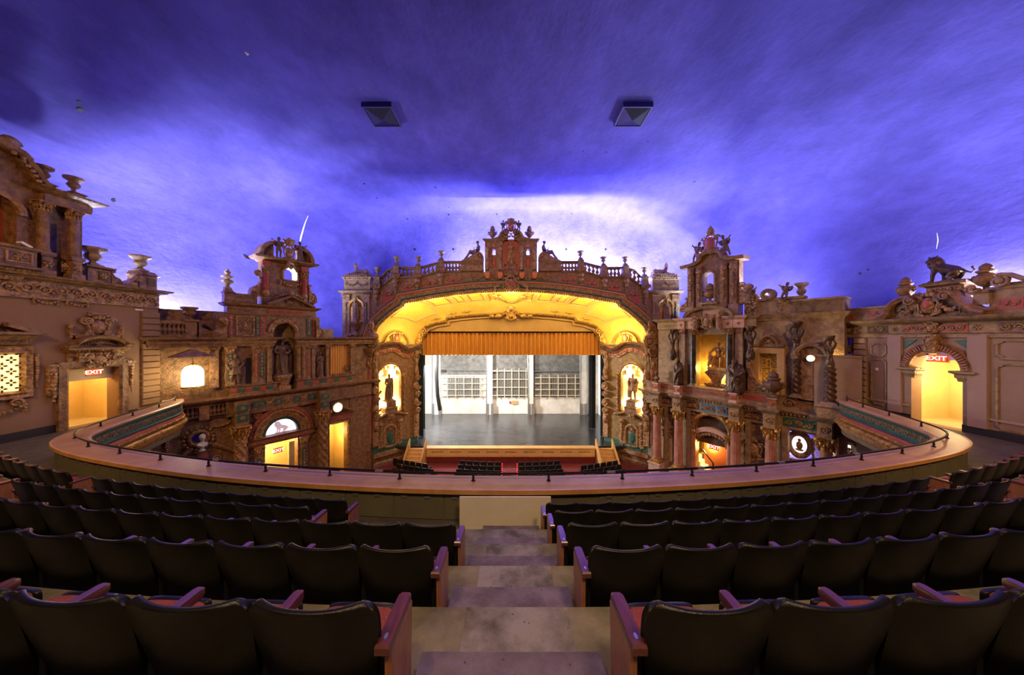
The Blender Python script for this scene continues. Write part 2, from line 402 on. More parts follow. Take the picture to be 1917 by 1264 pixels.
def capital(mb, cx, cy, z0, z1, r, k=8):
    h = z1 - z0
    mb.lathe([(r*.95, 0), (r*.95, h*.4), (r*1.2, h*.8), (r*1.3, h*.86)], (cx, cy, z0), 12)
    for row, (zz, rr, q) in enumerate(((.22, 1.05, .26), (.52, 1.2, .26))):
        for i in range(k):
            a = 2*pi*(i + .5*row)/k
            mb.ell((cx + r*rr*math.cos(a), cy + r*rr*math.sin(a), z0 + h*zz), (r*.16, r*.26, h*q), 6, 4, (-.25*0, 0, a + pi/2))
            mb.ell((cx + r*(rr+.18)*math.cos(a), cy + r*(rr+.18)*math.sin(a), z0 + h*(zz+.2)), (r*.15, r*.2, h*.09), 5, 4, (0, 0, a + pi/2))
    for sx in (-1, 1):
        for sy in (-1, 1):
            mb.ell((cx + sx*r*1.12, cy + sy*r*1.12, z0 + h*.78), (r*.27, r*.27, h*.15), 8, 5)
    mb.stack4(cx, cy, [(r*1.2, z0 + h*.88), (r*1.34, z0 + h*.93), (r*1.34, z1)])
def shaft(mb, cx, cy, z0, z1, r, style='fluted'):
    h = z1 - z0
    if style == 'fluted':
        n = 40; rings = []
        for t in (0, .02, .5, .98, 1):
            rr = r*(1 - .12*t); fl = 0 if t in (0, 1) else .07
            rings.append([(cx + rr*(1 - fl*(j % 2))*math.cos(2*pi*j/n), cy + rr*(1 - fl*(j % 2))*math.sin(2*pi*j/n), z0 + h*t) for j in range(n)])
        mb.loft(rings)
    elif style == 'twist':
        mb.lathe([(r*(1-.1*i/56), h*i/56) for i in range(57)], (cx, cy, z0), 28, 3, .17, 2*pi*2.0/h)
    elif style == 'rope':
        mb.lathe([(r*(1-.08*i/60), h*i/60) for i in range(61)], (cx, cy, z0), 40, 5, .12, 2*pi*1.3/h)
    else:
        mb.lathe([(r, 0), (r*.98, h*.4), (r*.88, h)], (cx, cy, z0), 16)
def base(mb, cx, cy, z0, z1, r):
    h = z1 - z0
    mb.stack4(cx, cy, [(r*1.35, z0), (r*1.35, z0 + h*.35)])
    mb.lathe([(r*1.32, h*.35), (r*1.38, h*.5), (r*1.25, h*.62), (r*1.08, h*.7), (r*1.15, h*.82), (r*1.12, h*.95), (r, h)], (cx, cy, z0), 16)
def column(parent, cx, cy, z0, z1, r, style='fluted', ms='rose_marble', mc='gold', mbs='stone_tan', ch=None, bh=None, mw=None):
    """a column part with its own base and capital"""
    ch = ch or r*2.4; bh = bh or r*1.2
    m = MB(); shaft(m, cx, cy, z0 + bh, z1 - ch, r, style); c = m.build('column', ms, parent, mw)
    m = MB(); base(m, cx, cy, z0, z0 + bh, r); m.build('column_base', mbs, c)
    m = MB(); capital(m, cx, cy, z1 - ch, z1, r); m.build('capital', mc, c)
    return c
def scrollbracket(mb, x0, x1, z0, z1, y0, y1, big='bottom', sg=1):
    """S-shaped side console: a solid swept curve from (x0, z1) to (x1, z0) ending in two volutes"""
    w_ = x1 - x0; h = z1 - z0; pts = []
    for i in range(13):
        t = i/12; pts.append((x0 + w_*(t - .13*math.sin(2*pi*t)), z1 - h*(t + .10*math.sin(2*pi*t))))
    mb.prism([(x0, z0)] + [(p[0], p[1]) for p in reversed(pts)] if sg > 0 else [(p[0], p[1]) for p in reversed(pts)][::-1] + [(x0, z0)], y0, y1)
    rr = abs(w_)*.28
    mb.sweep(pts, [(-.03*h, -y0+.02), (.05*h, -y0+.02), (.05*h, -y1-.02), (-.03*h, -y1-.02)])
    mb.x = mb.x  # keep the current transform
    for (cx, cz, q) in ((x1 - w_*.22, z0 + abs(w_)*.24, rr), (x0 + w_*.16, z1 - abs(w_)*.2, rr*.7)):
        spiral(mb, cx, cz, q, 1.6, 0, 1, q*.28, y0 - .02)
def arched_wall(mb, s0, s1, z0, z1, cs, hw, zb, zs, y0, y1, n=14, rise=None, sill=True):
    """wall slab s0..s1, z0..z1 with an arched hole (centre cs, half-width hw, foot zb, springing zs)"""
    rise = hw if rise is None else rise
    if cs - hw > s0 + 1e-4: mb.box(s0, cs-hw, y0, y1, z0, z1)
    if s1 > cs + hw + 1e-4: mb.box(cs+hw, s1, y0, y1, z0, z1)
    if zb > z0 + 1e-4: mb.box(cs-hw, cs+hw, y0, y1, z0, zb)
    if rise <= 0: 
        if z1 > zs + 1e-4: mb.box(cs-hw, cs+hw, y0, y1, zs, z1)
        return
    A = [(cs + hw*math.cos(pi - pi*i/n), zs + rise*math.sin(pi*i/n)) for i in range(n+1)]
    for (xa, za), (xb, zb_) in zip(A, A[1:]):
        mb.add([(xa,y0,za),(xb,y0,zb_),(xb,y0,z1),(xa,y0,z1),(xa,y1,za),(xb,y1,zb_),(xb,y1,z1),(xa,y1,z1)],
               [(0,1,2,3),(5,4,7,6),(4,5,1,0),(3,2,6,7)])
def alcove(parent, s0, s1, z0, z1, y0, depth, wall='exit_wall', floor='exit_floor', mw=None):
    """the little lobby behind a doorway: shell and floor"""
    m = MB(); t = .06; y1 = y0 + depth
    m.box(s0-t, s0, y0, y1, z0, z1); m.box(s1, s1+t, y0, y1, z0, z1); m.box(s0-t, s1+t, y1, y1+t, z0, z1); m.box(s0-t, s1+t, y0, y1+t, z1, z1+t)
    a = m.build('lobby_wall', wall, parent, mw); m = MB(); m.box(s0-t, s1+t, y0, y1+t, z0-t, z0); m.build('lobby_floor', floor, parent, mw); return a
def moulding(o=.05, w_=.2, d=.12):  # section for frames
    return [(0, o), (w_*.25, o+d), (w_*.5, o+d*.6), (w_*.8, o+d*.9), (w_, o+d*.3), (w_, o)]
def rectpath(s0, s1, z0, z1, cut=0.): 
    if cut <= 0: return [(s0,z0),(s0,z1),(s1,z1),(s1,z0)][::-1][::-1]
    c = cut; return [(s0+c,z0),(s0+c,z0+c*.5),(s0,z0+c),(s0,z1-c),(s0+c,z1-c*.5),(s0+c,z1),(s1-c,z1),(s1-c,z1-c*.5),(s1,z1-c),(s1,z0+c),(s1-c,z0+c*.5),(s1-c,z0)]
def framebar(mb, path, w_=.08, d=.06, o=0.):  # closed raised frame
    mb.sweep(path, [(-w_/2, o), (w_/2, o), (w_/2, o+d), (-w_/2, o+d)], closed=True)
# ---------------------------------------------------------------- statues: limbs fused into one continuous surface
def fuse(mb, name, mat, voxel=.012, smooth=2):
    me = bpy.data.meshes.new('raw'); me.from_pydata(mb.v, [], mb.f); me.update()
    o = bpy.data.objects.new('raw', me); C.objects.link(o)
    r = o.modifiers.new('r', 'REMESH'); r.mode = 'VOXEL'; r.voxel_size = voxel; r.use_smooth_shade = True
    if smooth:
        s = o.modifiers.new('s', 'SMOOTH'); s.factor = .5; s.iterations = smooth
    dg = bpy.context.evaluated_depsgraph_get(); ev = o.evaluated_get(dg)
    out = bpy.data.meshes.new_from_object(ev); out.name = name
    bpy.data.objects.remove(o); bpy.data.meshes.remove(me)
    out.materials.clear(); out.materials.append(MATS[mat])
    out.polygons.foreach_set('use_smooth', [True]*len(out.polygons)); return out
def head(m, x, y, z, r, hair=True, look=-1):
    m.ell((x, y, z), (r*.78, r*.9, r*1.05), 10, 8); m.ell((x, y - r*.15, z - r*.45), (r*.55, r*.62, r*.55), 8, 6)
    m.ell((x, y + look*r*.92, z - r*.05), (r*.14, r*.22, r*.26), 6, 5)                       # nose
    for sx in (-1, 1):
        m.ell((x + sx*r*.78, y, z), (r*.12, r*.2, r*.25), 6, 4)                            # ears
        m.ell((x + sx*r*.3, y + look*r*.72, z + r*.22), (r*.22, r*.14, r*.1), 6, 4)        # brows
    if hair: m.ell((x, y + r*.2, z + r*.3), (r*.9, r*.95, r*.85), 10, 7)
def limb(m, pts, rs):
    for (a, b), (p, q) in zip(zip(pts, pts[1:]), zip(rs, rs[1:])): m.cap2(a, b, p, q)
def hand(m, p, r=.022):
    m.ell(p, (r, r, r*1.3), 8, 6)
    for k in range(4): m.cap2((p[0] + (k-1.5)*r*.5, p[1], p[2] - r), (p[0] + (k-1.5)*r*.55, p[1] - r*.5, p[2] - r*2.2), r*.26, r*.2, 6)
    m.cap2(p, (p[0] + r*1.1, p[1] - r*.5, p[2] - r*.8), r*.3, r*.24, 6)
def torso(m, w_=1., z=0.):
    m.ell((0, 0, .745+z), (.112*w_, .078*w_, .125), 10, 8); m.ell((0, .005, .62+z), (.085*w_, .066*w_, .1), 10, 8)
    m.ell((0, .005, .53+z), (.098*w_, .078*w_, .085), 10, 8); m.cap2((0, 0, .83+z), (0, 0, .9+z), .042, .034)
    for sx in (-1, 1): m.ell((sx*.1*w_, 0, .815+z), (.05, .045, .045), 8, 6)
def fig_draped():
    m = MB(); torso(m, .95); head(m, 0, -.01, .94, .062)
    m.lathe([(.13,0),(.135,.03),(.12,.2),(.10,.4),(.092,.55),(.085,.62)], (0,0,0), 24, 7, .13, 1.5)
    limb(m, [(-.115,0,.815),(-.145,.0,.66),(-.10,-.085,.56)], [.042,.034,.026]); hand(m, (-.085,-.1,.55))
    limb(m, [(.115,0,.815),(.15,.01,.66),(.05,-.1,.68)], [.042,.034,.026]); hand(m, (.03,-.11,.69))
    m.tube([(.13,-.03,.83),(.02,-.09,.72),(-.11,-.06,.58),(-.13,.0,.3),(-.12,.03,.05)], [.03,.035,.04,.045,.05], 8)
    m.tube([(.13,.03,.8),(.15,.05,.5),(.13,.05,.1)], [.04,.05,.06], 8)
    m.ell((0,.03,.99), (.05,.05,.04)); m.stack4(0,0,[(.16,-.01),(.16,.03)]); return m
def fig_armor():
    m = MB(); torso(m, 1.1); head(m, 0, -.01, .94, .06)
    m.ell((0,.0,1.0), (.03,.075,.045)); m.lathe([(.15,.36),(.155,.4),(.12,.5),(.1,.58)], (0,0,0), 24, 9, .08, 0)
    for sx in (-1, 1):
        limb(m, [(sx*.06,0,.5),(sx*.075,-.02 if sx < 0 else .0,.28),(sx*.085,.02,.05)], [.068,.046,.032])
        m.ell((sx*.088,-.03,.025), (.032,.065,.026)); m.ell((sx*.13,0,.82), (.06,.055,.05))
    limb(m, [(-.13,0,.81),(-.2,.0,.68),(-.15,-.06,.55)], [.046,.038,.03]); hand(m, (-.14,-.07,.54))
    limb(m, [(.13,0,.81),(.2,.02,.69),(.11,-.02,.58)], [.046,.038,.03]); hand(m, (.1,-.03,.57))
    m.tube([(-.1,.06,.84),(-.15,.09,.6),(-.19,.07,.3),(-.17,.05,.08)], [.05,.07,.07,.06], 8)
    m.tube([(.1,.06,.84),(.1,.1,.6),(.06,.1,.3)], [.05,.07,.06], 8)
    m.cap2((.12,-.04,.56), (.2,.1,.24), .014, .008); m.stack4(0,0,[(.16,-.01),(.16,.03)]); return m
def fig_king():
    m = MB(); torso(m, 1.25); head(m, 0, -.02, .95, .068)
    m.lathe([(.07,.99),(.075,1.02),(.08,1.05),(.0,1.04)], (0,-.01,0), 12, 6, .1)
    m.ell((0,-.07,.87), (.045,.035,.075)); m.lathe([(.2,0),(.2,.04),(.18,.25),(.15,.5),(.12,.66)], (0,0,0), 26, 8, .12, 1)
    for sx in (-1, 1):
        m.tube([(sx*.1,.03,.85),(sx*.2,.05,.7),(sx*.24,.05,.4),(sx*.22,.04,.04)], [.05,.075,.08,.08], 8)
        limb(m, [(sx*.14,0,.81),(sx*.21,-.06,.68),(sx*.1,-.15,.6)], [.06,.05,.035]); hand(m, (sx*.08,-.16,.6))
    m.cap2((-.08,-.18,.75), (-.06,-.2,.12), .016, .012); m.ell((.07,-.18,.62), (.05,.05,.05)); m.stack4(0,0,[(.24,-.01),(.24,.03)]); return m
def fig_seated():      # relief group of a figure seated high with a second leaning on it
    m = MB(); torso(m, 1., -.02); head(m, .02, -.03, .93, .06); m.ell((0,0,1.0), (.07,.06,.03))
    limb(m, [(.06,0,.5),(.12,-.17,.45),(.1,-.15,.2),(.1,-.17,.1)], [.07,.055,.045,.03])
    limb(m, [(-.06,0,.5),(-.08,-.18,.48),(-.14,-.16,.22),(-.14,-.19,.1)], [.07,.055,.045,.03])
    limb(m, [(.12,0,.8),(.2,-.02,.68),(.16,-.1,.56)], [.045,.038,.03]); hand(m, (.15,-.11,.55))
    limb(m, [(-.12,0,.8),(-.2,-.06,.7),(-.25,-.08,.58)], [.045,.038,.03]); hand(m, (-.26,-.09,.57))
    m.ell((-.26,.0,.42), (.1,.1,.16)); m.ell((-.27,-.02,.62), (.055,.06,.065)); m.cap2((-.26,0,.4), (-.3,-.1,.16), .07, .05)
    m.cap2((-.22,0,.4), (-.16,-.1,.12), .06, .04); m.ell((0,.06,.3), (.22,.12,.3)); m.box(-.3,.3,-.22,.15,0,.12); return m
def fig_prophet():
    m = MB(); m.ell((0,.02,.66), (.17,.12,.2), 12, 8); head(m, -.02, -.1, .86, .075)
    m.ell((-.02,-.05,.88), (.095,.09,.095), 10, 8); m.ell((-.02,-.17,.78), (.05,.04,.09))
    m.lathe([(.21,0),(.22,.03),(.2,.25),(.18,.5),(.16,.7)], (0,.02,0), 26, 7, .13, 1.2)
    for sx in (-1, 1):
        m.tube([(sx*.1,.02,.8),(sx*.2,-.02,.62),(sx*.1,-.18,.5),(sx*.02,-.2,.46)], [.06,.07,.055,.035], 8); hand(m, (sx*.02,-.21,.46), .024)
        m.tube([(sx*.17,0,.6),(sx*.21,.02,.3),(sx*.2,0,.04)], [.05,.06,.05], 8)
    m.tube([(-.15,-.08,.62),(.0,-.2,.4),(.13,-.16,.1)], [.04,.05,.05], 8); return m
def fig_reclining():   # nude seated along x, facing +x, leaning back; origin under the seat
    m = MB()
    m.ell((0,0,.12), (.13,.13,.12), 10, 8); m.cap2((0,0,.16), (-.06,0,.42), .105, .11); m.ell((-.07,0,.47), (.1,.13,.12), 10, 8)
    m.cap2((-.06,0,.56), (-.04,0,.66), .045, .04)
    m.x = Matrix.Translation((-.02,0,.74)) @ Matrix.Rotation(pi/2, 4, 'Z'); head(m, 0, 0, 0, .085); m.x = Matrix()
    for sy, (kx, kz, ax, az) in ((-1, (.36, .24, .62, -.28)), (1, (.42, .17, .70, -.2))):
        limb(m, [(.02,sy*.07,.11),(kx,sy*.09,kz),(ax,sy*.08,az)], [.088,.06,.04]); m.ell((ax+.05,sy*.08,az-.03), (.08,.035,.03))
    limb(m, [(-.07,-.13,.52),(-.1,-.19,.33),(.1,-.18,.26)], [.05,.04,.032]); hand(m, (.13,-.17,.27), .03)
    limb(m, [(-.07,.13,.52),(.02,.2,.38),(.22,.14,.32)], [.05,.04,.032]); hand(m, (.24,.13,.32), .03)
    m.cap2((.14,-.17,.2), (.16,-.17,.42), .02, .016); m.tube([(-.1,.1,.1),(.1,.14,.08),(.25,.13,.06),(.36,.1,-.08)], [.06,.06,.05,.03], 8); return m
def fig_cherub(arm_out=1.):
    m = MB(); head(m, 0, -.02, .87, .105); m.ell((0,0,.66), (.115,.095,.13), 10, 8); m.ell((0,-.01,.5), (.125,.11,.12), 10, 8)
    for sx in (-1, 1):
        limb(m, [(sx*.065,0,.43),(sx*.1,-.04,.25),(sx*.09,.02,.05)], [.085,.062,.045]); m.ell((sx*.09,-.04,.03), (.04,.07,.032))
        m.ell((sx*.17,.11,.66), (.11,.025,.17), 8, 6, (0, sx*.5, 0))                        # wing
    limb(m, [(-.11,0,.73),(-.24*arm_out,-.02,.72),(-.36*arm_out,-.03,.8)], [.05,.042,.03]); hand(m, (-.38*arm_out,-.03,.82), .03)
    limb(m, [(.11,0,.73),(.2,-.06,.62),(.24,-.1,.72)], [.05,.042,.03]); hand(m, (.25,-.1,.74), .03); return m
def fig_caryatid():    # arms raised over the head, body running out into drapery
    m = MB(); m.ell((0,0,.58), (.13,.095,.14), 10, 8); m.ell((0,0,.44), (.1,.08,.1), 10, 8); m.ell((0,0,.32), (.13,.1,.1), 10, 8)
    m.cap2((0,0,.68), (0,0,.74), .048, .042); head(m, 0, -.02, .8, .072)
    for sx in (-1, 1):
        m.ell((sx*.055,-.08,.6), (.045,.04,.045)); limb(m, [(sx*.12,0,.66),(sx*.2,-.02,.78),(sx*.09,-.02,.92)], [.048,.04,.03]); hand(m, (sx*.07,-.03,.93), .026)
    m.lathe([(.06,0),(.13,.06),(.17,.14),(.15,.24),(.11,.34)], (0,0,0), 20, 6, .16, 3); m.lathe([(.1,.86),(.15,.92),(.17,.97),(.16,1.0),(0,1.0)], (0,0,0), 14, 7, .1); return m
def fig_bust():
    m = MB(); head(m, 0, -.02, .72, .17); m.cap2((0,.02,.42), (0,.01,.62), .1, .08); m.ell((0,.02,.32), (.26,.15,.16), 12, 8)
    m.lathe([(.16,0),(.16,.05),(.08,.09),(.09,.16),(.16,.25)], (0,.02,0), 12); m.tube([(-.22,-.06,.36),(0,-.17,.26),(.2,-.08,.36)], .05, 8); return m
def fig_sphinx():      # lying along x, head at -x side
    m = MB(); m.ell((.1,0,.2), (.38,.15,.15), 12, 8); m.ell((.36,0,.2), (.17,.18,.17), 10, 8); m.cap2((-.2,0,.2), (-.3,0,.42), .14, .1)
    m.ell((-.24,0,.3), (.12,.14,.15)); m.x = Matrix.Translation((-.33,0,.58)) @ Matrix.Rotation(-pi/2, 4, 'Z'); head(m, 0, 0, 0, .1); m.x = Matrix()
    m.ell((-.29,0,.58), (.12,.13,.13)); m.cap2((-.3,0,.62), (-.3,0,.76), .06, .03)
    for sy in (-1, 1):
        m.cap2((-.22,sy*.11,.12), (-.55,sy*.11,.06), .065, .05); m.ell((-.58,sy*.11,.05), (.07,.055,.05)); m.cap2((.4,sy*.16,.14), (.16,sy*.19,.06), .08, .055)
    m.tube([(.5,0,.2),(.6,.05,.12),(.55,.14,.06),(.35,.2,.06)], .028, 6); m.box(-.68,.6,-.24,.24,-.03,.03); return m
def fig_lion():        # facing -x, forequarters high, hindquarters low
    m = MB(); m.cap2((-.22,0,.56), (.26,0,.36), .17, .15); m.ell((-.24,0,.56), (.17,.16,.2), 12, 8)
    m.ell((-.3,0,.78), (.2,.18,.2), 12, 8); m.ell((-.26,0,.68), (.22,.19,.22), 12, 8)          # mane
    m.ell((-.33,-.06,.82), (.12,.13,.13), 10, 8); m.ell((-.36,-.16,.78), (.08,.09,.07)); m.ell((-.33,-.18,.73), (.06,.06,.04))
    for sx in (-.42, -.2): m.ell((sx,-.05,.95), (.04,.03,.05))
    for sy, fx in ((-1, -.3), (1, -.14)):
        limb(m, [(-.22,sy*.1,.5),(fx+.02,sy*.11,.26),(fx,sy*.11,.07)], [.095,.062,.05]); m.ell((fx-.05,sy*.11,.035), (.09,.055,.04))
        m.ell((.28,sy*.11,.27), (.15,.08,.17)); limb(m, [(.26,sy*.13,.28),(.14,sy*.14,.14),(.28,sy*.14,.12),(.18,sy*.15,.04)], [.11,.07,.05,.045]); m.ell((.1,sy*.15,.035), (.09,.05,.036))
    m.tube([(.4,0,.36),(.52,0,.26),(.64,0,.2),(.7,0,.28),(.66,0,.36)], [.035,.03,.027,.025,.022], 6); m.ell((.65,0,.38), (.04,.035,.05)); m.box(-.48,.5,-.24,.24,-.03,.015); return m
FIG = {}
_src = {'draped': fig_draped, 'armor': fig_armor, 'king': fig_king, 'seated': fig_seated, 'prophet': fig_prophet, 'reclining': fig_reclining,
        'cherub': fig_cherub, 'caryatid': fig_caryatid, 'bust': fig_bust, 'sphinx': fig_sphinx, 'lion': fig_lion}
def figmesh(kind, mat):
    if (kind, mat) not in FIG:
        k0 = next((k for k in FIG if k[0] == kind), None)
        if k0:
            me = FIG[k0].copy(); me.materials.clear(); me.materials.append(MATS[mat])
        else: me = fuse(_src[kind](), kind, mat)
        FIG[(kind, mat)] = me
    return FIG[(kind, mat)]
def statue(name, kind, mat, mw, label, cat='statue', group=None):
    return tag(link(name, figmesh(kind, mat), None, mw), label, cat, group)
# urns and finials ---------------------------------------------------------------------------------
URN = {}
def urn_meshes(kind, mat, mat2):
    if (kind, mat) in URN: return URN[(kind, mat)]
    m = MB(); n = 20
    if kind == 'tazza':      # wide shallow bowl on a short foot, height 1
        m.stack4(0,0,[(.34,0),(.34,.08)]); m.lathe([(.3,.08),(.28,.14),(.15,.2),(.13,.27),(.3,.36),(.38,.5),(.34,.62),(.3,.68)], (0,0,0), n, 8, .04)
        m2 = MB(); m2.lathe([(.3,.68),(.36,.76),(.55,.86),(.6,.92),(.6,1.0),(.5,.97),(.3,.86)], (0,0,0), n)
        parts = [('urn_body', m.mesh('urn_body', mat)), ('urn_rim', m2.mesh('urn_rim', mat2))]
    elif kind == 'lidded':   # gadrooned vase with lid and bud, height 1
        m.stack4(0,0,[(.2,0),(.2,.05)]); m.lathe([(.18,.05),(.16,.1),(.08,.14),(.08,.18),(.2,.24),(.3,.34),(.34,.45),(.33,.53),(.24,.6),(.2,.64)], (0,0,0), 48, 12, .035)
        for sx in (-1, 1): m.tube([(sx*.3,0,.5),(sx*.42,0,.55),(sx*.42,0,.43),(sx*.33,0,.38)], .035, 6); m.ell((sx*.36,0,.54), (.07,.07,.07))
        for k in range(6): garland(m, (.31*math.cos(k*pi/3), .5), (.31*math.cos(k*pi/3), .5), 0, .001, 0, 1, False) if 0 else None
        m2 = MB(); m2.lathe([(.2,.64),(.27,.69),(.27,.73),(.17,.77),(.2,.82),(.17,.9),(.09,.96),(.0,1.0)], (0,0,0), 32, 8, .04)
        parts = [('urn_body', m.mesh('urn_body', mat)), ('urn_lid', m2.mesh('urn_lid', mat2))]
    elif kind == 'cup':      # small vase with flared lip on a baluster foot, height 1
        m.lathe([(.2,0),(.22,.06),(.1,.12),(.1,.25),(.22,.36),(.3,.5),(.26,.6),(.2,.66)], (0,0,0), n, 8, .05)
        m2 = MB(); m2.lathe([(.2,.66),(.24,.74),(.42,.86),(.45,1.0),(.3,.94)], (0,0,0), n)
        parts = [('urn_body', m.mesh('urn_body', mat)), ('urn_rim', m2.mesh('urn_rim', mat2))]
    else:                    # stacked bulb finial, height 1
        m.lathe([(.16,0),(.18,.06),(.08,.12),(.1,.2),(.24,.3),(.27,.38),(.2,.44),(.1,.48),(.1,.52),(.28,.58),(.28,.62),(.1,.68),(.09,.74)], (0,0,0), n, 8, .05)
        m2 = MB(); m2.lathe([(.09,.74),(.15,.8),(.15,.84),(.07,.9),(.08,.94),(0,1.0)], (0,0,0), 12)
        parts = [('finial_body', m.mesh('finial_body', mat)), ('finial_tip', m2.mesh('finial_tip', mat2))]
    URN[(kind, mat)] = parts; return parts
def urn(kind, mw, label, mat='stone_tan', mat2=None, group=None, name='urn', cat='urn'):
    t = thing(name, label, cat, mw, group)
    for nm, me in urn_meshes(kind, mat, mat2 or mat): link(nm, me, t)
    return t
BAL = {}
def balmesh(mat):
    if mat not in BAL:
        m = MB(); m.stack4(0,0,[(.36,0),(.36,.08)]); m.lathe([(.24,.08),(.3,.13),(.16,.18),(.3,.3),(.36,.4),(.26,.55),(.15,.7),(.15,.8),(.27,.86),(.24,.9)], (0,0,0), 10); m.stack4(0,0,[(.34,.9),(.34,1.)])
        BAL[mat] = m.mesh('baluster', mat)
    return BAL[mat]
def balusters(parent, a, b, n, h, wid, mat='umber', mw=None):
    me = balmesh(mat)
    for i in range(n):
        t = (i+.5)/n; p = Vector(a).lerp(Vector(b), t); M_ = T(*p) @ Matrix.Diagonal((wid, wid, h, 1))
        link('baluster', me, parent, (mw @ M_) if mw else M_)
def text_obj(name, body, size, mat, parent, mw, extrude=.004, align='CENTER'):
    cu = bpy.data.curves.new(name, 'FONT'); cu.body = body; cu.size = size; cu.extrude = extrude; cu.align_x = align; cu.align_y = 'CENTER'
    tmp = bpy.data.objects.new('tmp', cu); C.objects.link(tmp)
    me = bpy.data.meshes.new_from_object(tmp.evaluated_get(bpy.context.evaluated_depsgraph_get())); me.name = name
    bpy.data.objects.remove(tmp); me.materials.clear(); me.materials.append(MATS[mat]); return link(name, me, parent, mw)
def exit_sign(mw, w_, h, label):
    """lit box sign, origin at its centre, facing -y"""
    t = thing('exit_sign', label, 'sign', mw)
    m = MB(); m.box(-w_/2, w_/2, -.02, .08, -h/2, h/2); m.build('sign_box', 'red_paint', t, smooth=0)
    m = MB(); m.box(-w_*.46, w_*.46, -.032, -.02, -h*.42, h*.42); f = m.build('sign_face', 'exit_red', t, smooth=0)
    text_obj('lettering', 'EXIT', h*.85, 'exit_letter', f, T(0, -.035, 0) @ Matrix.Rotation(pi/2, 4, 'X') @ Matrix.Diagonal((1.25, 1, 1, 1))); return t
# ---------------------------------------------------------------- painted sky: vaulted ceiling on low walls
def sky():
    cx, cy, hx, hy = 0, 8.1, 19.4, 20.2; rings = []; n = 96
    def outline(ax, ay, rc):
        pts = []
        for i in range(n):
            a = 2*pi*i/n; c, s = math.cos(a), math.sin(a); e = 2/rc
            pts.append((cx + ax*math.copysign(abs(c)**e, c), cy + ay*math.copysign(abs(s)**e, s)))
        return pts
    rings.append([(x, y, E+2.3 if (y > 25 and abs(x) < 14.5) else (E-2.0 if y > 15.4 else E+.05)) for x, y in outline(hx, hy, 9)])
    zs, zt = E+4.4, E+11.2
    for i in range(15):
        ph = (pi/2)*i/14
        rings.append([(x, y, zs + (zt-zs)*math.sin(ph)) for x, y in outline(hx - 11.5*(1-math.cos(ph)), hy - 1.3*(1-math.cos(ph)), lerp(9, 5, i/14))])
    m = MB(); m.loft([list(reversed(r)) for r in rings], True, False)
    k = len(m.v); last = [k - n + i for i in range(n)]; m.f.append(tuple(last))
    return m.build('ceiling', 'sky_blue', smooth=25, kind='structure'), BVHTree.FromPolygons([Vector(v) for v in m.v], m.f)
CEIL, SKYTREE = sky()
def sky_hit(px, py):
    h = SKYTREE.ray_cast(Vector((0, 0, E)), Vector(((px-CX)/F_PX, 1, (CY-py)/F_PX)).normalized()); return h[0], h[1]
ZC = E + 11.2
for lab, px in (('square louvred air vent in the blue ceiling, left one of two', 716), ('square louvred air vent in the blue ceiling, right one of two', 1184)):
    d = F_PX*(ZC-E)/(CY-211); x = (px-CX)/F_PX*d
    t = thing('ceiling_vent', lab, 'vent', T(x, d, ZC-.02), 'ceiling air vents')
    m = MB()
    for a in range(4):
        m.x = Rz(a*pi/2); m.add([(-.72,-.72,-.22),(.72,-.72,-.22),(.66,-.66,-.22),(-.66,-.66,-.22),(-.72,-.72,.0),(.72,-.72,.0),(.66,-.66,0),(-.66,-.66,0)], [(0,1,2,3),(0,4,5,1),(2,6,7,3),(0,3,7,4),(1,5,6,2)])
    m.build('vent_frame', 'vent_metal', t, smooth=0)
    for k in range(4):
        m = MB(); m.x = Rz(k*pi/2)
        for j in range(7):
            h0 = .66*(1-j/7); h1 = .66*(1-(j+.72)/7)
            m.add([(-h0,-h0,-.18-.028*j),(h0,-h0,-.18-.028*j),(h1,-h1,-.215-.028*j),(-h1,-h1,-.215-.028*j),(-h1,-h1,-.17-.028*j),(h1,-h1,-.17-.028*j)], [(0,3,2,1),(3,4,5,2)])
        m.build('louvre_blade', 'vent_shaded' if k in (0, 1) else 'vent_metal', t, smooth=0)  # two sides take a darkened copy of the vent metal as painted shade
    m = MB(); m.box(-.6,.6,-.6,.6,-.04,-.02); m.build('vent_throat', 'ceiling_hole', t, smooth=0)
# small dark star-light holes in the sky plaster
for px, py, r in ((150,205,.09),(148,190,.06),(682,344,.07),(705,371,.06),(840,402,.07),(840,388,.05),(777,467,.09),(849,467,.09),(1060,467,.09),(1134,467,.09),(815,351,.07),(930,401,.06),(1091,283,.05),(763,410,.06),(212,375,.08),(1135,285,.05),(1213,265,.05),(1070,400,.05),(960,345,.05),(1300,340,.06),(1610,512,.07),(1625,505,.05)):
    p, nn = sky_hit(px, py); m = MB(); m.lathe([(r*.7,-.02),(r,-.03),(r,.02)], (0,0,0), 10); m.build('star_socket', 'ceiling_hole', CEIL, T(*p) @ nn.to_track_quat('Z', 'Y').to_matrix().to_4x4())
for path, rr, mt in ((((577,404),(572,415),(568,428),(564,442),(561,456)), (.015,.035,.055,.07,.04), 'white_plate'), (((455,476),(462,482),(468,485)), (.03,.1,.03), 'ceiling_hole'), (((458,97),(463,101),(466,102)), (.02,.06,.02), 'white_plate'), (((1754,436),(1756,450),(1753,466)), (.008,.02,.008), 'white_plate')):
    m = MB(); m.tube([sky_hit(a_, b_)[0] for a_, b_ in path], list(rr), 6); m.build('peeling_plaster', mt, CEIL)
m = MB(); m.box(-19.4,19.4,-12.3,-12.0,0,E+5); m.build('wall_back', 'tan_wall', kind='structure', smooth=0)

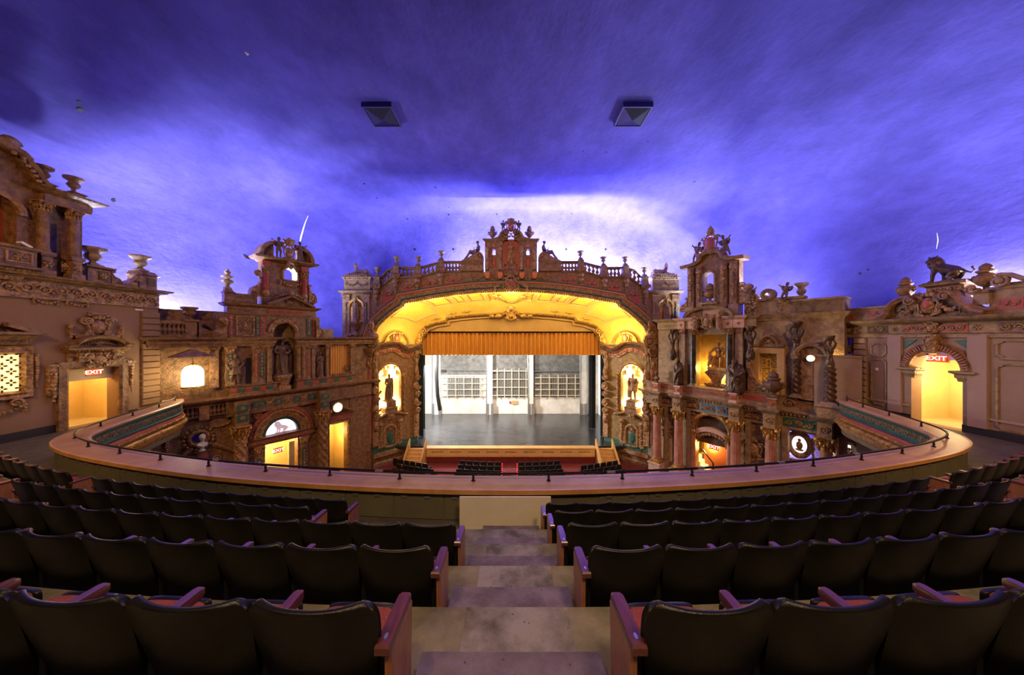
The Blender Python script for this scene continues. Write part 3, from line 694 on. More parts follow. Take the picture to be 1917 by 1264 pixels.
# ---------------------------------------------------------------- balcony: tiers, steps, parapet
YC = 41.3
def drow(k): return 1.33 + .985*(k-1)
def zrow(k): return E - 2.025 - .41*(k-1)
def polar(lat, d):
    R = YC - d; th = lat/R; return R*math.sin(th), YC - R*math.cos(th), th
plan = [(0,6.52),(3.4,6.72),(6.8,7.22),(10.2,8.08),(12.2,8.8),(13.3,9.5),(13.95,10.5),(14.55,11.8),(15.2,13.3),(15.75,14.5),(16.5,15.3)]
PP = catmull([(-x, y, 0) for x, y in reversed(plan)] + [(x, y, 0) for x, y in plan[1:]], 7)
PP = resample(PP, 141)
def pnorm(i):
    t = (PP[min(i+1, len(PP)-1)] - PP[max(i-1, 0)]).normalized(); return Vector((-t.y, t.x, 0))
PN = [pnorm(i) for i in range(len(PP))]
def offp(i, o, z):
    i = max(0., min(len(PP)-1, i)); k = min(int(i), len(PP)-2); f = i-k
    p = PP[k].lerp(PP[k+1], f) + PN[k].lerp(PN[k+1], f)*o; return (p.x, p.y, z)
ZL = E - 3.02; ZF = zrow(5)
def band(sec, i0=0, i1=None, step=1):
    i1 = len(PP)-1 if i1 is None else i1; m = MB(); rings = []; i = i0
    while i < i1 + 1e-6:
        rings.append([offp(i, o, z) for o, z in reversed(sec)]); i += step
    m.loft(rings); return m
# balcony slab down to the parapet
m = MB(); rings = []
yx = sorted([(p.x, p.y) for p in PP]); xs = [-17.6] + [lerp(-16.4, 16.4, i/80) for i in range(81)] + [17.6]
rows = []
for x in xs: rows.append((x, interp(yx, x)))
vsl = []; fsl = []
for x, y in rows: vsl += [(x,-1.0,ZF), (x,y,ZF), (x,y,ZF-.9), (x,-1.0,ZF-1.5)]
for i in range(len(rows)-1):
    a = i*4; b = a+4; fsl += [(a,b,b+1,a+1),(a+1,b+1,b+2,a+2),(a+2,b+2,b+3,a+3)]
m.add(vsl, fsl); BAL_FLOOR = m.build('floor_balcony', 'walkway', kind='structure', smooth=0)
for k in range(0, 5):          # seating tiers, each a curved platform
    m = MB(); rg = []
    d0 = drow(k)+.03 if k else -3.5; d1 = drow(k+1)+.03; z = zrow(k)
    for i in range(49):
        lat = lerp(-17, 17, i/48); x0, y0, th = polar(lat, d0)
        R1 = YC-d1; x1, y1 = R1*math.sin(th), YC - R1*math.cos(th)
        rg.append([(x0,y0,ZF-.3),(x1,y1,ZF-.3),(x1,y1,z),(x0,y0,z)])
    m.loft(rg); m.build('seating_tier', 'concrete', BAL_FLOOR, smooth=0)
for k in range(1, 6):          # half-height steps in the three aisles
    for ac, hw, mt in ((0., .52, 'step_mauve_lit'), (-8.85, .45, 'concrete'), (8.85, .45, 'concrete')):
        m = MB(); d0 = drow(k)+.03; d1 = d0+.45; zt = zrow(k)+.205; rg = []
        for i in range(5):
            lat = ac + lerp(-hw, hw, i/4); x0, y0, th = polar(lat, d0); x1, y1 = (YC-d1)*math.sin(th), YC-(YC-d1)*math.cos(th)
            rg.append([(x0,y0+.002,zrow(k)),(x1,y1,zrow(k)),(x1,y1,zt),(x0,y0+.002,zt)])
        m.loft(rg); m.build('step', mt, BAL_FLOOR, smooth=0)
    if k < 5:                  # painted landing strip of the centre aisle
        m = MB(); m.box(-.33, .42, drow(k)+.5, drow(k+1)+.025, zrow(k), zrow(k)+.008); m.build('landing', 'step_paint', BAL_FLOOR, smooth=0)
m = MB(); m.box(-.5,.7,drow(5)+.6,6.1,ZF,ZF+.006); m.build('landing', 'step_paint', BAL_FLOOR, smooth=0)

PAR = band([(-.27,ZF-.2),(-.27,ZL-.05),(.24,ZL-.05),(.24,ZF-.9)]).build('wall_balcony_front', 'parapet_green', kind='structure', smooth=25)
band([(-.33,ZL-.06),(-.33,ZL),(.30,ZL),(.36,ZL-.04),(.34,ZL-.10),(.24,ZL-.12)]).build('ledge', 'ledge_tan', PAR, smooth=25)
band([(-.365,ZL-.085),(-.365,ZL+.004),(-.325,ZL+.008),(-.325,ZL-.085)]).build('nosing', 'nosing_wood', PAR, smooth=25)
for a, b in ((0, 47), (93, 140)):      # decorated outer faces of the two arms that run forward along the side walls
    band([(.2,ZL-.62),(.30,ZL-.60),(.33,ZL-.54),(.27,ZL-.5),(.27,ZL-.2),(.34,ZL-.14),(.36,ZL-.1),(.2,ZL-.1)], a, b).build('frieze', 'green_paint', PAR)
    band([(.2,ZL-.86),(.34,ZL-.82),(.36,ZL-.7),(.30,ZL-.62),(.2,ZL-.60)], a, b).build('fascia', 'red_paint', PAR)
    band([(.0,ZL-1.5),(.22,ZL-1.42),(.36,ZL-1.2),(.44,ZL-1.0),(.44,ZL-.93),(.34,ZL-.86),(.1,ZL-.84)], a, b).build('corbel', 'gold', PAR)
    m = MB(); i = a+1; q = 0                       # running scrolls, beads and leaves on the outer face
    while i < b-.4:
        c = Vector(offp(i, .29, ZL-.35)); d = (Vector(offp(i+.3, .29, ZL-.35)) - c).normalized(); nn = PN[int(i)]
        m.x = Matrix(((d.x, -nn.x, 0, c.x), (d.y, -nn.y, 0, c.y), (0, 0, 1, c.z), (0, 0, 0, 1)))
        spiral(m, 0, 0, .125, 1.3, 0 if q % 2 else pi, 1 if q % 2 else -1, .02, 0, 11); m.ell((.15,0,.07), (.05,.02,.03), 6, 4); q += 1; i += .62
    m.x = Matrix(); m.build('scroll_ornament', 'stone_tan', PAR)
    m = MB(); i = a+1
    while i < b-.3:
        c = offp(i, .37, ZL-.77); m.ell(c, (.05,.05,.055), 6, 4); c = offp(i+.15, .45, ZL-.99); m.ell(c, (.04,.04,.06), 6, 4); i += .36
    m.build('bead_row', 'gold', PAR)
# olive panels and little vent plates on the inner face
i = 20.; q = 0
while i < 120:
    if not (66.2 < i < 73.8):
        band([(-.285,ZF+.02),(-.285,ZL-.09),(-.262,ZL-.09),(-.262,ZF+.02)], i+.04, i+3.42, 3.38/3).build('panel', 'parapet_green', PAR, smooth=25)
        for f in (.7, 2.3):
            c = Vector(offp(i+f, -.29, ZL-.19)); nn = PN[int(i+f)]
            m = MB(); m.x = T(*c) @ Rz(math.atan2(-nn.x, nn.y)); m.box(-.06,.06,-.012,.01,-.025,.025); m.build('vent_plate', 'steel', PAR, smooth=0)
    i += 3.5; q += 1
m = MB(); c = Vector(offp(69, -.30, 0)); m.box(-.98,.76,5.96,5.99,ZF+.01,ZL-.02)
tag(m.build('panel_board', 'cream_board', smooth=0), 'cream painted board standing against the balcony front at the foot of the centre aisle', 'board')
# iron railing on the ledge
RAIL = thing('railing', 'long curved black iron pipe rail on short posts along the balcony ledge', 'railing', T(0, 6.5, ZL))
ri = T(0, -6.5, -ZL)
m = MB(); m.tube([offp(i, .06, ZL+.155) for i in range(0, 141)], .026, 8); m.build('rail', 'iron', RAIL, ri)
pm_ = MB(); pm_.lathe([(.045,0),(.045,.02),(.022,.03),(.024,.07),(.034,.08),(.022,.09),(.022,.14),(.03,.15)], (0,0,0), 8); pme = pm_.mesh('post', 'iron')
L = 0.; tot = sum((b-a).length for a, b in zip(PP, PP[1:])); seg = tot/140; npost = 26
for k in range(npost): link('post', pme, RAIL, ri @ T(*offp(2 + 136*k/(npost-1), .06, ZL)))
for k in (46, 60, 77, 84, 91, 99): 
    m = MB(); m.tube([offp(k+j*.3, .06, ZL+.155) for j in range(3)], .031, 8); m.build('coupling', 'steel', RAIL, ri)

# ---------------------------------------------------------------- balcony seats
SHW, SB, ST = .278, .2, .85
def seat_back():
    VV = [0, .12, .26, .42, .58, .72, .82, .88, .92, .95, .972, .988, .997, 1.]; nu, nv = 16, 13; V = []; Fc = []
    def pt(u, v, front):
        top = .93; xx = lerp(.225, SHW, min(1, v*1.3)); k = 0
        if v > .88: t = (v-.88)/.12; k = .055*(1-math.sqrt(max(0, 1-t*t)))
        x = u*(xx - k); z = lerp(SB, ST, v) + (.014*u*u*v if v < .88 else .014*u*u*.88)
        y = .155*(1-v) + .03*abs(u)**2.8 - .012*(1-u*u)
        if v < .15: y -= .05*(1-v/.15)**2*0
        dy, do = ((0, -.009), (.004, -.003), (.014, 0), (.026, -.004), (.034, -.012))[front]
        y += dy; x += math.copysign(do*min(1, abs(u)*4), u); z += do*(2*v-1)
        return (x, y, z)
    for fr in range(5):
        for j in range(nv+1):
            vv = VV[j]
            for i in range(nu+1): V.append(pt(-1 + 2*i/nu, vv, fr))
    K = (nu+1)*(nv+1); idx = lambda i, j, f: f*K + j*(nu+1) + i
    for j in range(nv):
        for i in range(nu):
            Fc.append((idx(i,j,0), idx(i+1,j,0), idx(i+1,j+1,0), idx(i,j+1,0))); Fc.append((idx(i,j,4), idx(i,j+1,4), idx(i+1,j+1,4), idx(i+1,j,4)))
    for a in range(4):
        for j in range(nv): Fc += [(idx(0,j,a), idx(0,j+1,a), idx(0,j+1,a+1), idx(0,j,a+1)), (idx(nu,j,a), idx(nu,j,a+1), idx(nu,j+1,a+1), idx(nu,j+1,a))]
        for i in range(nu): Fc += [(idx(i,nv,a), idx(i+1,nv,a), idx(i+1,nv,a+1), idx(i,nv,a+1)), (idx(i,0,a), idx(i,0,a+1), idx(i+1,0,a+1), idx(i+1,0,a))]
    m = MB(); m.add(V, Fc); return m
def pillow(m, x0, x1, y0, y1, z0, z1, n=8, e=.42):
    """softly rounded slab"""
    rings = []; cx, cy = (x0+x1)/2, (y0+y1)/2; hx, hy = (x1-x0)/2, (y1-y0)/2
    for j in range(7):
        ph = -pi/2 + pi*j/6; k = abs(math.cos(ph))**.35; z = lerp(z0, z1, (math.copysign(abs(math.sin(ph))**.7, ph)+1)/2); rg = []
        for i in range(24):
            a = 2*pi*i/24; c, s = math.cos(a), math.sin(a)
            rg.append((cx + hx*lerp(.86, 1, k)*math.copysign(abs(c)**e, c), cy + hy*lerp(.86, 1, k)*math.copysign(abs(s)**e, s), z))
        rings.append(rg)
    m.loft(rings)
m = seat_back(); 
_u = sorted({i for f in m.f for i in f}); _r = {o: n for n, o in enumerate(_u)}; m.v = [m.v[i] for i in _u]; m.f = [tuple(_r[i] for i in f) for f in m.f]
ME_BACK = m.mesh('backrest', 'seat_plastic', 75)
m = MB(); m.x = T(0,.045,.0) ; rings = []
for j in range(8):
    v = j/7; z = lerp(.42, .735, v); yb = .155*(1-(z-SB)/(ST-SB)); bl = .045*math.sin(pi*min(1, v*1.15+.05))
    rings.append([(u*.205, yb + .05*abs(u)**2.6 + f, z) for u, f in [(-1+.25*i, -.03) for i in range(9)] + [(1-.25*i, .0 + bl*(1-(1-.25*i)**4)) for i in range(9)]])
m.loft(rings); ME_CUSH = m.mesh('back_cushion', 'seat_fabric', 50)
m = MB(); pillow(m, -.235,.235,.15,.50,.385,.455); ME_SEAT = m.mesh('seat_cushion', 'seat_fabric', 60)
m = MB(); pillow(m, -.243,.243,.14,.518,.345,.41); pillow(m, -.2,.2,.485,.524,.36,.452); ME_PAN = m.mesh('seat_pan', 'seat_plastic', 60)
m = MB()
P_ = [(-.034,.065),(.034,.065),(.036,.10),(.033,.36),(.02,.378),(-.02,.378),(-.033,.36),(-.036,.10)]
m.loft([[(x*k, .2+(y-.2)*k, z) for x, y in P_] for k, z in ((.94,.592),(1,.60),(1,.632),(.93,.642))]); ME_ARM = m.mesh('armrest', 'arm_wood', 30)
m = MB(); m.loft([[(x*k*.8, .25+(max(y, .135)-.25)*k, z) for x, y in P_] for k, z in ((.94,.592),(1,.60),(1,.632),(.93,.642))]); ME_ARM2 = m.mesh('armrest', 'arm_wood', 30)
m = MB(); m.box(-.018,.018,.14,.30,.04,.595); m.box(-.04,.04,.10,.36,0,.04); ME_LEG = m.mesh('standard', 'seat_metal', 0)
m = MB(); m.loft([[(-.016,.09,z),(.016,.09,z),(.016,.335+q,z),(-.016,.335+q,z)] for z, q in ((.03,.0),(.3,.015),(.6,.03))]); ME_PANEL = m.mesh('end_panel', 'panel_wood', 0)
m = MB(); m.lathe([(.012,0),(.011,.003),(0,.003)], (0,0,0), 14); ME_PLATE = m.mesh('number_plate', 'plate_metal')
ORD = ['zeroth','first','second','third','fourth','fifth','sixth','seventh','eighth','ninth','tenth','eleventh','twelfth','thirteenth','fourteenth','fifteenth']
ROWN = {1: 'nearest row', 2: 'second-nearest row', 3: 'middle row', 4: 'fourth row', 5: 'front row'}
PITCH = .57
def theatre_seat(k, lat, label, group, right_arm='plain', left_arm=None):
    x, y, th = polar(lat, drow(k)); t = thing('theatre_seat', label, 'seat', T(x, y, zrow(k)) @ Rz(th), group)
    link('backrest', ME_BACK, t); link('back_cushion', ME_CUSH, t); s = link('seat_pan', ME_PAN, t); link('seat_cushion', ME_SEAT, s)
    for sd, a in ((1, right_arm), (-1, left_arm)):
        if not a: continue
        xo = sd*(PITCH/2 + (.02 if a == 'end' else 0)); ar = link('armrest', ME_ARM if a == 'end' else ME_ARM2, t, T(xo, 0, 0)); link('standard', ME_LEG, t, T(xo - sd*(.03 if a == 'end' else 0), 0, 0))
        if a == 'end':
            link('end_panel', ME_PANEL, t, T(xo + sd*.02, 0, 0)); link('number_plate', ME_PLATE, ar, T(0,.115,.642) @ Matrix.Diagonal((.75,1.5,1,1)))
    return t
A0 = .60      # half-width of the centre aisle
for k, nl, nr, skip in ((1, 6, 6, 0), (2, 9, 9, 0), (3, 13, 13, 0), (4, 14, 14, 4), (5, 14, 14, 4)):
    for j in range(nl):
        if j < skip: continue
        lat = -(A0 + PITCH*(j+.5)); first = j == skip
        nm = ORD[j-skip+1]
        theatre_seat(k, lat, f'black-backed seat, {ROWN[k]}, left of the centre aisle, {nm} from the aisle', f'seats of the {ROWN[k]}, left block',
                     'end' if first else 'plain', 'end' if j == 13 else None)
    for j in range(nr):
        lat = A0 + PITCH*(j+.5)
        theatre_seat(k, lat, f'black-backed seat, {ROWN[k]}, right of the centre aisle, {ORD[j+1]} from the aisle', f'seats of the {ROWN[k]}, right block',
                     'plain' if j < 13 else 'end', 'end' if j == 0 else None)
for sd, nm in ((-1, 'left'), (1, 'right')):
    for k, n in ((5, 9), (4, 3), (3, 1)):
        for j in range(n):
            lat = sd*(9.35 + PITCH*(j+.5)); e = 'end' if j == 0 else ('plain' if sd < 0 else None)
            theatre_seat(k, lat, f'black-backed seat beyond the far {nm} aisle, {ROWN[k]}, {ORD[j+1]} along', f'seats beyond the far {nm} aisle',
                         ('end' if j == 0 else 'plain') if sd < 0 else 'plain', 'end' if (sd > 0 and j == 0) else None)
# ---------------------------------------------------------------- left side wall
def build_left():
    F = Frame((-17.6, 0), (0, 1)); S = F.s_; m = MB()
    def Z(px, py, o=0.): return F.z_(px, py, o)
    d0, d1 = S(124), S(219); zt = E-1.28
    arched_wall(m, 7.0, 15.6, 0, E+1.5, (d0+d1)/2, (d1-d0)/2, ZF, zt, 0, .45, rise=0)
    W = m.build('wall_left', 'tan_wall', None, F.m, smooth=0, kind='structure')
    def part(name, mb, mat, par=W, smooth=40): return mb.build(name, mat, par, None, smooth)
    alcove(W, d0-.1, d1+.5, ZF, E-.6, .45, 1.7)
    light('POINT', 'lobby_lamp', F.m @ Vector(((d0+d1)/2+.1, 1.0, E-1.3)), 105, (1., .66, .22), size=.12)
    m = MB(); m.box(d0, d1, .2, .32, E-1.78, zt); part('door_header', m, 'exit_wall', smooth=0)
    exit_sign(F.m @ T(S(175, -.18), .18, Z(175, 697, -.18)), .5, .27, 'red lit EXIT sign over the rectangular doorway in the left wall')
    m = MB(); m.box(7, d0-.3, -.03, 0, ZF, ZF+.3); m.box(d1+.3, 15.6, -.03, 0, ZF, ZF+.3); part('baseboard', m, 'baseboard', smooth=0)
    # door surround
    m = MB(); m.sweep([(d0, ZF), (d0, zt), (d1, zt), (d1, ZF)], [(0, 0), (.0, .1), (.08, .16), (.2, .12), (.3, .15), (.3, 0)]); part('door_frame', m, 'umber')
    m = MB()
    for sx, px in ((-1, d0-.42), (1, d1+.42)):
        m.box(px-.13, px+.13, -.12, 0, zt-.95, zt+.22); drop(m, px, zt-.1, zt-1.15, .11, -.15); m.box(px-.16, px+.16, -.16, 0, zt+.14, zt+.24)
    part('door_ear', m, 'umber_ornament')
    a, b = S(114), S(236)
    m = MB(); m.stack(a+.15, b-.15, .0, [(.12, zt+.28), (.12, E-.62), (.2, E-.58), (.3, E-.45)]); cartouche(m, (a+b)/2, E-.95, 1.0, .6, -.16)
    for sx in (a+.5, b-.5): scrollbracket(m, sx-.16, sx+.16, zt+.3, E-.62, -.26, -.1)
    part('door_frieze', m, 'umber_ornament')
    c = (a+b)/2; hw = (b-a)/2; m = MB()
    A = [(a, E-.42)] + [(c - hw*.72*math.cos(pi*i/10), E-.40 + .36*math.sin(pi*i/10)) for i in range(11)] + [(b, E-.42)]
    m.sweep(A, [(0, 0), (0, .3), (.07, .36), (.12, .42), (.15, .3), (.15, 0)]); m.box(a, b, -.32, 0, E-.5, E-.42); rosette(m, c, E-.25, .14, -.12); garland(m, (c-.5, E-.3), (c+.5, E-.3), -.08, .06, -.1, None, False)
    part('door_pediment', m, 'umber')
    m = MB(); cs = S(180); cartouche(m, cs, E+.45, .95, .85, -.12); m.stack(cs-.3, cs+.3, 0, [(.1, E+.88), (.16, E+.95), (.08, E+1.0), (.08, E+1.05)])
    for sx in (-1, 1):
        e = S(128) if sx < 0 else S(224)
        garland(m, (cs+sx*.35, E+.25), (e, E+.3), .25, .09, -.12); m.ell((e, -.1, E+.42), (.1, .1, .12)); spiral(m, cs+sx*.42, E+.7, .17, 1.4, 0, sx, .05, -.1)
    part('wall_cartouche', m, 'umber_ornament')
    # lattice window at the picture's edge
    g0, g1 = 9.9, S(35); z0, z1 = Z(18, 733), Z(18, 664)
    win = thing('window_lattice', 'glowing amber lattice window in a heavy carved frame, far left wall', 'window', F.m @ T(0, 0, 0))
    m = MB(); m.box(g0, g1, -.005, .02, z0, z1); m.build('glowing_pane', 'grille_glow', win, smooth=0)
    m = MB(); u = .2; nx = int((g1-g0)/u)+1; nz = int((z1-z0)/u)+1
    for i in range(nx):
        for j in range(nz):
            if (i+j) % 2 == 0:
                x = g0 + u*(i+.5); z = z0 + u*(j+.5)
                for k in range(4):
                    q = k*pi/2; m.ell((x + .075*math.cos(q), -.03, z + .075*math.sin(q)), (.055, .02, .035), 6, 4, (0, -q, 0))
    m.build('lattice', 'umber_dark', win)
    m = MB(); m.sweep([(g0-.1, z0), (g0-.1, z1), (g1, z1), (g1, z0)], moulding(0, .32, .14), closed=True); drop(m, g1+.4, z1-.05, z0+.1, .07, -.06); m.build('window_frame', 'umber_ornament', win)
    e = S(76); m = MB(); m.stack(g0, e-.3, 0, [(.1, z1+.35), (.12, z1+.5), (.22, z1+.62), (.3, z1+.68)]); rinceau(m, g0, e-.35, z1+.46, .2, -.15)
    m.prism([(g0-.5, z1+.7), (e, z1+.7), (e-.05, z1+.78), (e-.95, z1+1.12), (e-.95, z1+.98), (e-.5, z1+.8), (g0-.5, z1+.8)][:], -.32, 0); cartouche(m, e-1.3, z1+.95, .5, .4, -.2); m.build('window_pediment', 'umber', win)
    m = MB(); garland(m, (g0-.2, z0-.42), (g1+.1, z0-.5), .28, .08, -.08); spiral(m, g1-.1, z0-.42, .16, 1.4, 0, 1, .05, -.08); m.build('window_apron', 'umber_ornament', win)
    light('POINT', 'lattice_lamp', F.m @ Vector((10.6, -.35, (z0+z1)/2)), 14, (1., .6, .2), size=.3)
    # quoined corner strip
    q0, q1 = S(263), 15.6; z = E-3.25; k = 0
    while z < E+1.25:
        m = MB(); b = .03; m.loft([[(q0+o, -y, z+o), (q1, -y, z+o), (q1, -y, z+.27-o), (q0+o, -y, z+.27-o)] for o, y in ((0, 0), (0, .07), (b, .10))]); part('quoin', m, 'stone_tan' if 0 else 'tan_wall', smooth=0); z += .30
    # frieze and cornice
    m = MB(); m.box(7, 15.6, -.06, .3, E+1.5, E+2.08); m.box(7, 15.6, -.1, 0, E+1.44, E+1.5); rinceau(m, 8.5, 15.5, E+1.8, .42, -.1, .035); part('frieze', m, 'umber_ornament')
    m = MB(); m.stack(7, 15.6, .5, [(.08, E+2.08), (.12, E+2.12), (.28, E+2.16), (.3, E+2.2), (.42, E+2.24), (.44, E+2.3), (.4, E+2.32)]); part('cornice', m, 'umber')
    m = MB()
    for px in (80, 140): garland(m, (S(px)-.25, E+1.42), (S(px)+.35, E+1.42), .12, .06, -.05)
    part('swag', m, 'umber_ornament')
    m = MB(); m.box(S(252), S(266), -.05, 0, E+1.28, E+1.34); part('wire_clip', m, 'white_plate', smooth=0)
    # loggia on top
    L0, L1_ = 8.4, S(157); zb, ztp = E+2.3, E+5.05; ac, ah, asp = 10.58, .56, E+4.35
    m = MB(); arched_wall(m, L0, S(90), zb, ztp, ac, ah, zb+.3, asp, .0, .6)
    sl0, sl1 = S(92), S(106)
    arched_wall(m, S(90), L1_-.05, zb, ztp, (sl0+sl1)/2, (sl1-sl0)/2, E+3.05, E+4.4, .0, .6, rise=0)
    lo = part('loggia_wall', m, 'umber')
    m = MB(); m.box(ac-ah-.1, ac+ah+.1, .5, .56, zb+.3, asp+.7); m.build('loggia_curtain', 'red_paint', lo, smooth=0)
    m = MB(); m.sweep(arc(ac, asp, ah, pi, 0, 14), [(0, 0), (0, .12), (.07, .16), (.2, .12), (.22, 0)]); m.build('archivolt', 'umber_ornament', lo)
    for px in (83, 140): 
        s = S(px, .25); 
        m = MB(); m.stack(s-.2, s+.2, .0, [(.42, zb), (.42, zb+.2), (.36, zb+.24), (.36, E+3.0), (.42, E+3.05), (.42, E+3.12)]); m.build('pedestal', 'umber', lo)
        m = MB(); rosette(m, s, E+2.75, .16, -.42); m.build('pedestal_rosette', 'umber_ornament', lo)
        column(lo_col_parent(W), s, -.2, E+3.12, E+5.05, .155, 'plain', 'umber', 'umber_ornament', 'umber')
    m = MB(); m.box(S(106)+.05, S(132), -.12, 0, E+2.55, E+3.0); part('relief_panel', m, 'umber_ornament')
    m = MB(); rosette(m, (S(106)+S(132))/2, E+2.78, .17, -.15); part('panel_rosette', m, 'gold')
    m = MB(); m.stack(S(70), L1_, .6, [(.30, ztp), (.33, ztp+.12), (.33, ztp+.3), (.4, ztp+.35), (.6, ztp+.44), (.64, ztp+.52)]); part('loggia_entablature', m, 'umber')
    # sweeping ogee gable over the arch
    og = [(S(78), ztp+.5), (S(66), ztp+.52), (S(52), ztp+.7), (S(40), ztp+1.0), (S(22), ztp+1.22), (S(4), ztp+1.4), (8.9, ztp+1.65)]
    og = [tuple(p)[:2] for p in catmull([(a_, b_, 0) for a_, b_ in og], 4)]
    m = MB(); m.sweep([(p[0], p[1]) for p in og][::-1], [(-.0, 0), (-.0, .3), (.1, .42), (.2, .45), (.24, .3), (.24, 0)]); m.prism([(8.9, ztp)] + [(og[0][0], ztp)] + [(p[0], p[1]) for p in og], 0, .5); part('ogee_gable', m, 'umber')
    m = MB()
    for p in og[2::2]: m.ell((p[0], -.42, p[1]-.06), (.07, .07, .07), 6, 4)
    cartouche(m, 10.3, ztp+.55, .7, .7, -.1); spiral(m, S(12), ztp+1.72, .2, 1.5, 0, 1, .06, -.2); m.ell((S(8), -.2, ztp+1.75), (.25, .15, .22)); m.ell((S(24), -.2, ztp+1.5), (.16, .1, .14)); m.ell((S(34), -.2, ztp+1.28), (.12, .1, .1)); part('gable_crest', m, 'umber_ornament')
    # little balcony with its corbels
    m = MB(); m.stack(8.4, S(72, .6), 0, [(.5, E+2.38), (.62, E+2.42), (.62, E+2.5), (.52, E+2.54), (.52, E+3.05), (.6, E+3.1), (.62, E+3.18)]); bb = part('balconet', m, 'umber')
    m = MB(); m.stack(8.4, S(70, .6)-.25, 0, [(.05, E+1.95), (.2, E+2.05), (.25, E+2.18), (.45, E+2.28), (.55, E+2.38)]); m.build('balconet_corbel', 'umber_ornament', bb)
    for s in (S(36, .52), S(36, .52)-.9):
        m = MB(); framebar(m, rectpath(s-.28, s+.28, E+2.62, E+2.98), .05, .04, .52); rosette(m, s, E+2.8, .15, -.54); m.build('balconet_panel', 'umber_ornament', bb)
    # urns on the parapet
    s = S(182); zz = E+3.02
    m = MB(); m.stack(S(160), S(203), .5, [(.1, E+2.32), (.1, E+2.9), (.22, E+2.95), (.22, E+3.02)]); p1 = part('parapet_pedestal', m, 'umber')
    m = MB(); m.box(S(180), S(197), -.14, -.05, E+2.45, E+2.82); m.build('pedestal_panel', 'umber_dark', p1); m = MB(); rosette(m, S(188.5), E+2.63, .14, -.15); m.build('pedestal_rosette', 'gold', p1)
    m = MB(); scrollbracket(m, S(205), S(224), E+2.32, E+2.95, -.1, .3); part('side_scroll', m, 'umber')
    m = MB(); m.stack(S(258), S(290), .5, [(.1, E+2.32), (.1, E+2.95), (.2, E+3.0), (.12, E+3.05), (.05, E+3.18)]); p2 = part('parapet_pedestal', m, 'umber')
    m = MB(); m.box(S(272), S(286), -.14, -.05, E+2.5, E+2.85); m.build('pedestal_panel', 'umber_dark', p2)
    m = MB(); scrollbracket(m, S(254), S(240), E+2.32, E+2.95, -.1, .3, sg=-1); m.ell((S(252), -.2, E+2.75), (.13, .12, .2)); m.ell((S(252), -.22, E+3.0), (.09, .09, .1)); part('side_scroll', m, 'umber_ornament')
    for px, zb_, hh, lab in ((178, E+3.02, .78, 'wide-rimmed stone urn on the left parapet nearest the loggia'), (266.5, E+3.18, .72, 'wide-rimmed stone urn on the corner pedestal ending the left wall')):
        urn('tazza', F.m @ T(S(px), .1, zb_) @ Matrix.Diagonal((hh*.86, hh*.86, hh, 1)), lab, 'stone_tan', 'stone_tan')
    for px, py in ((82, 360), (140, 377)):
        s = S(px); z = ztp+.5
        m = MB(); m.stack(s-.18, s+.18, .4, [(.2, z), (.2, z+.2), (.26, z+.24), (.2, z+.28)]); part('urn_plinth', m, 'umber')
        urn('cup', F.m @ T(s, .05, z+.28) @ Matrix.Diagonal((.62, .62, .62, 1)), 'dark vase urn on the loggia roof, %s the gable' % ('beside' if px < 100 else 'farther from'), 'umber', 'umber')
    fl = thing('floodlight', 'small white floodlight lying on the loggia balcony rail', 'light', F.m @ T(S(46, .55), -.5, E+3.2) @ Matrix.Rotation(.5, 4, 'Y'))
    m = MB(); m.box(-.14, .14, -.1, .1, .02, .1); m.build('floodlight_body', 'white_plate', fl, smooth=0); m = MB(); m.box(-.05, .05, -.03, .03, -.02, .03); m.build('floodlight_bracket', 'iron', fl, smooth=0)
def lo_col_parent(w_): return w_
build_left()

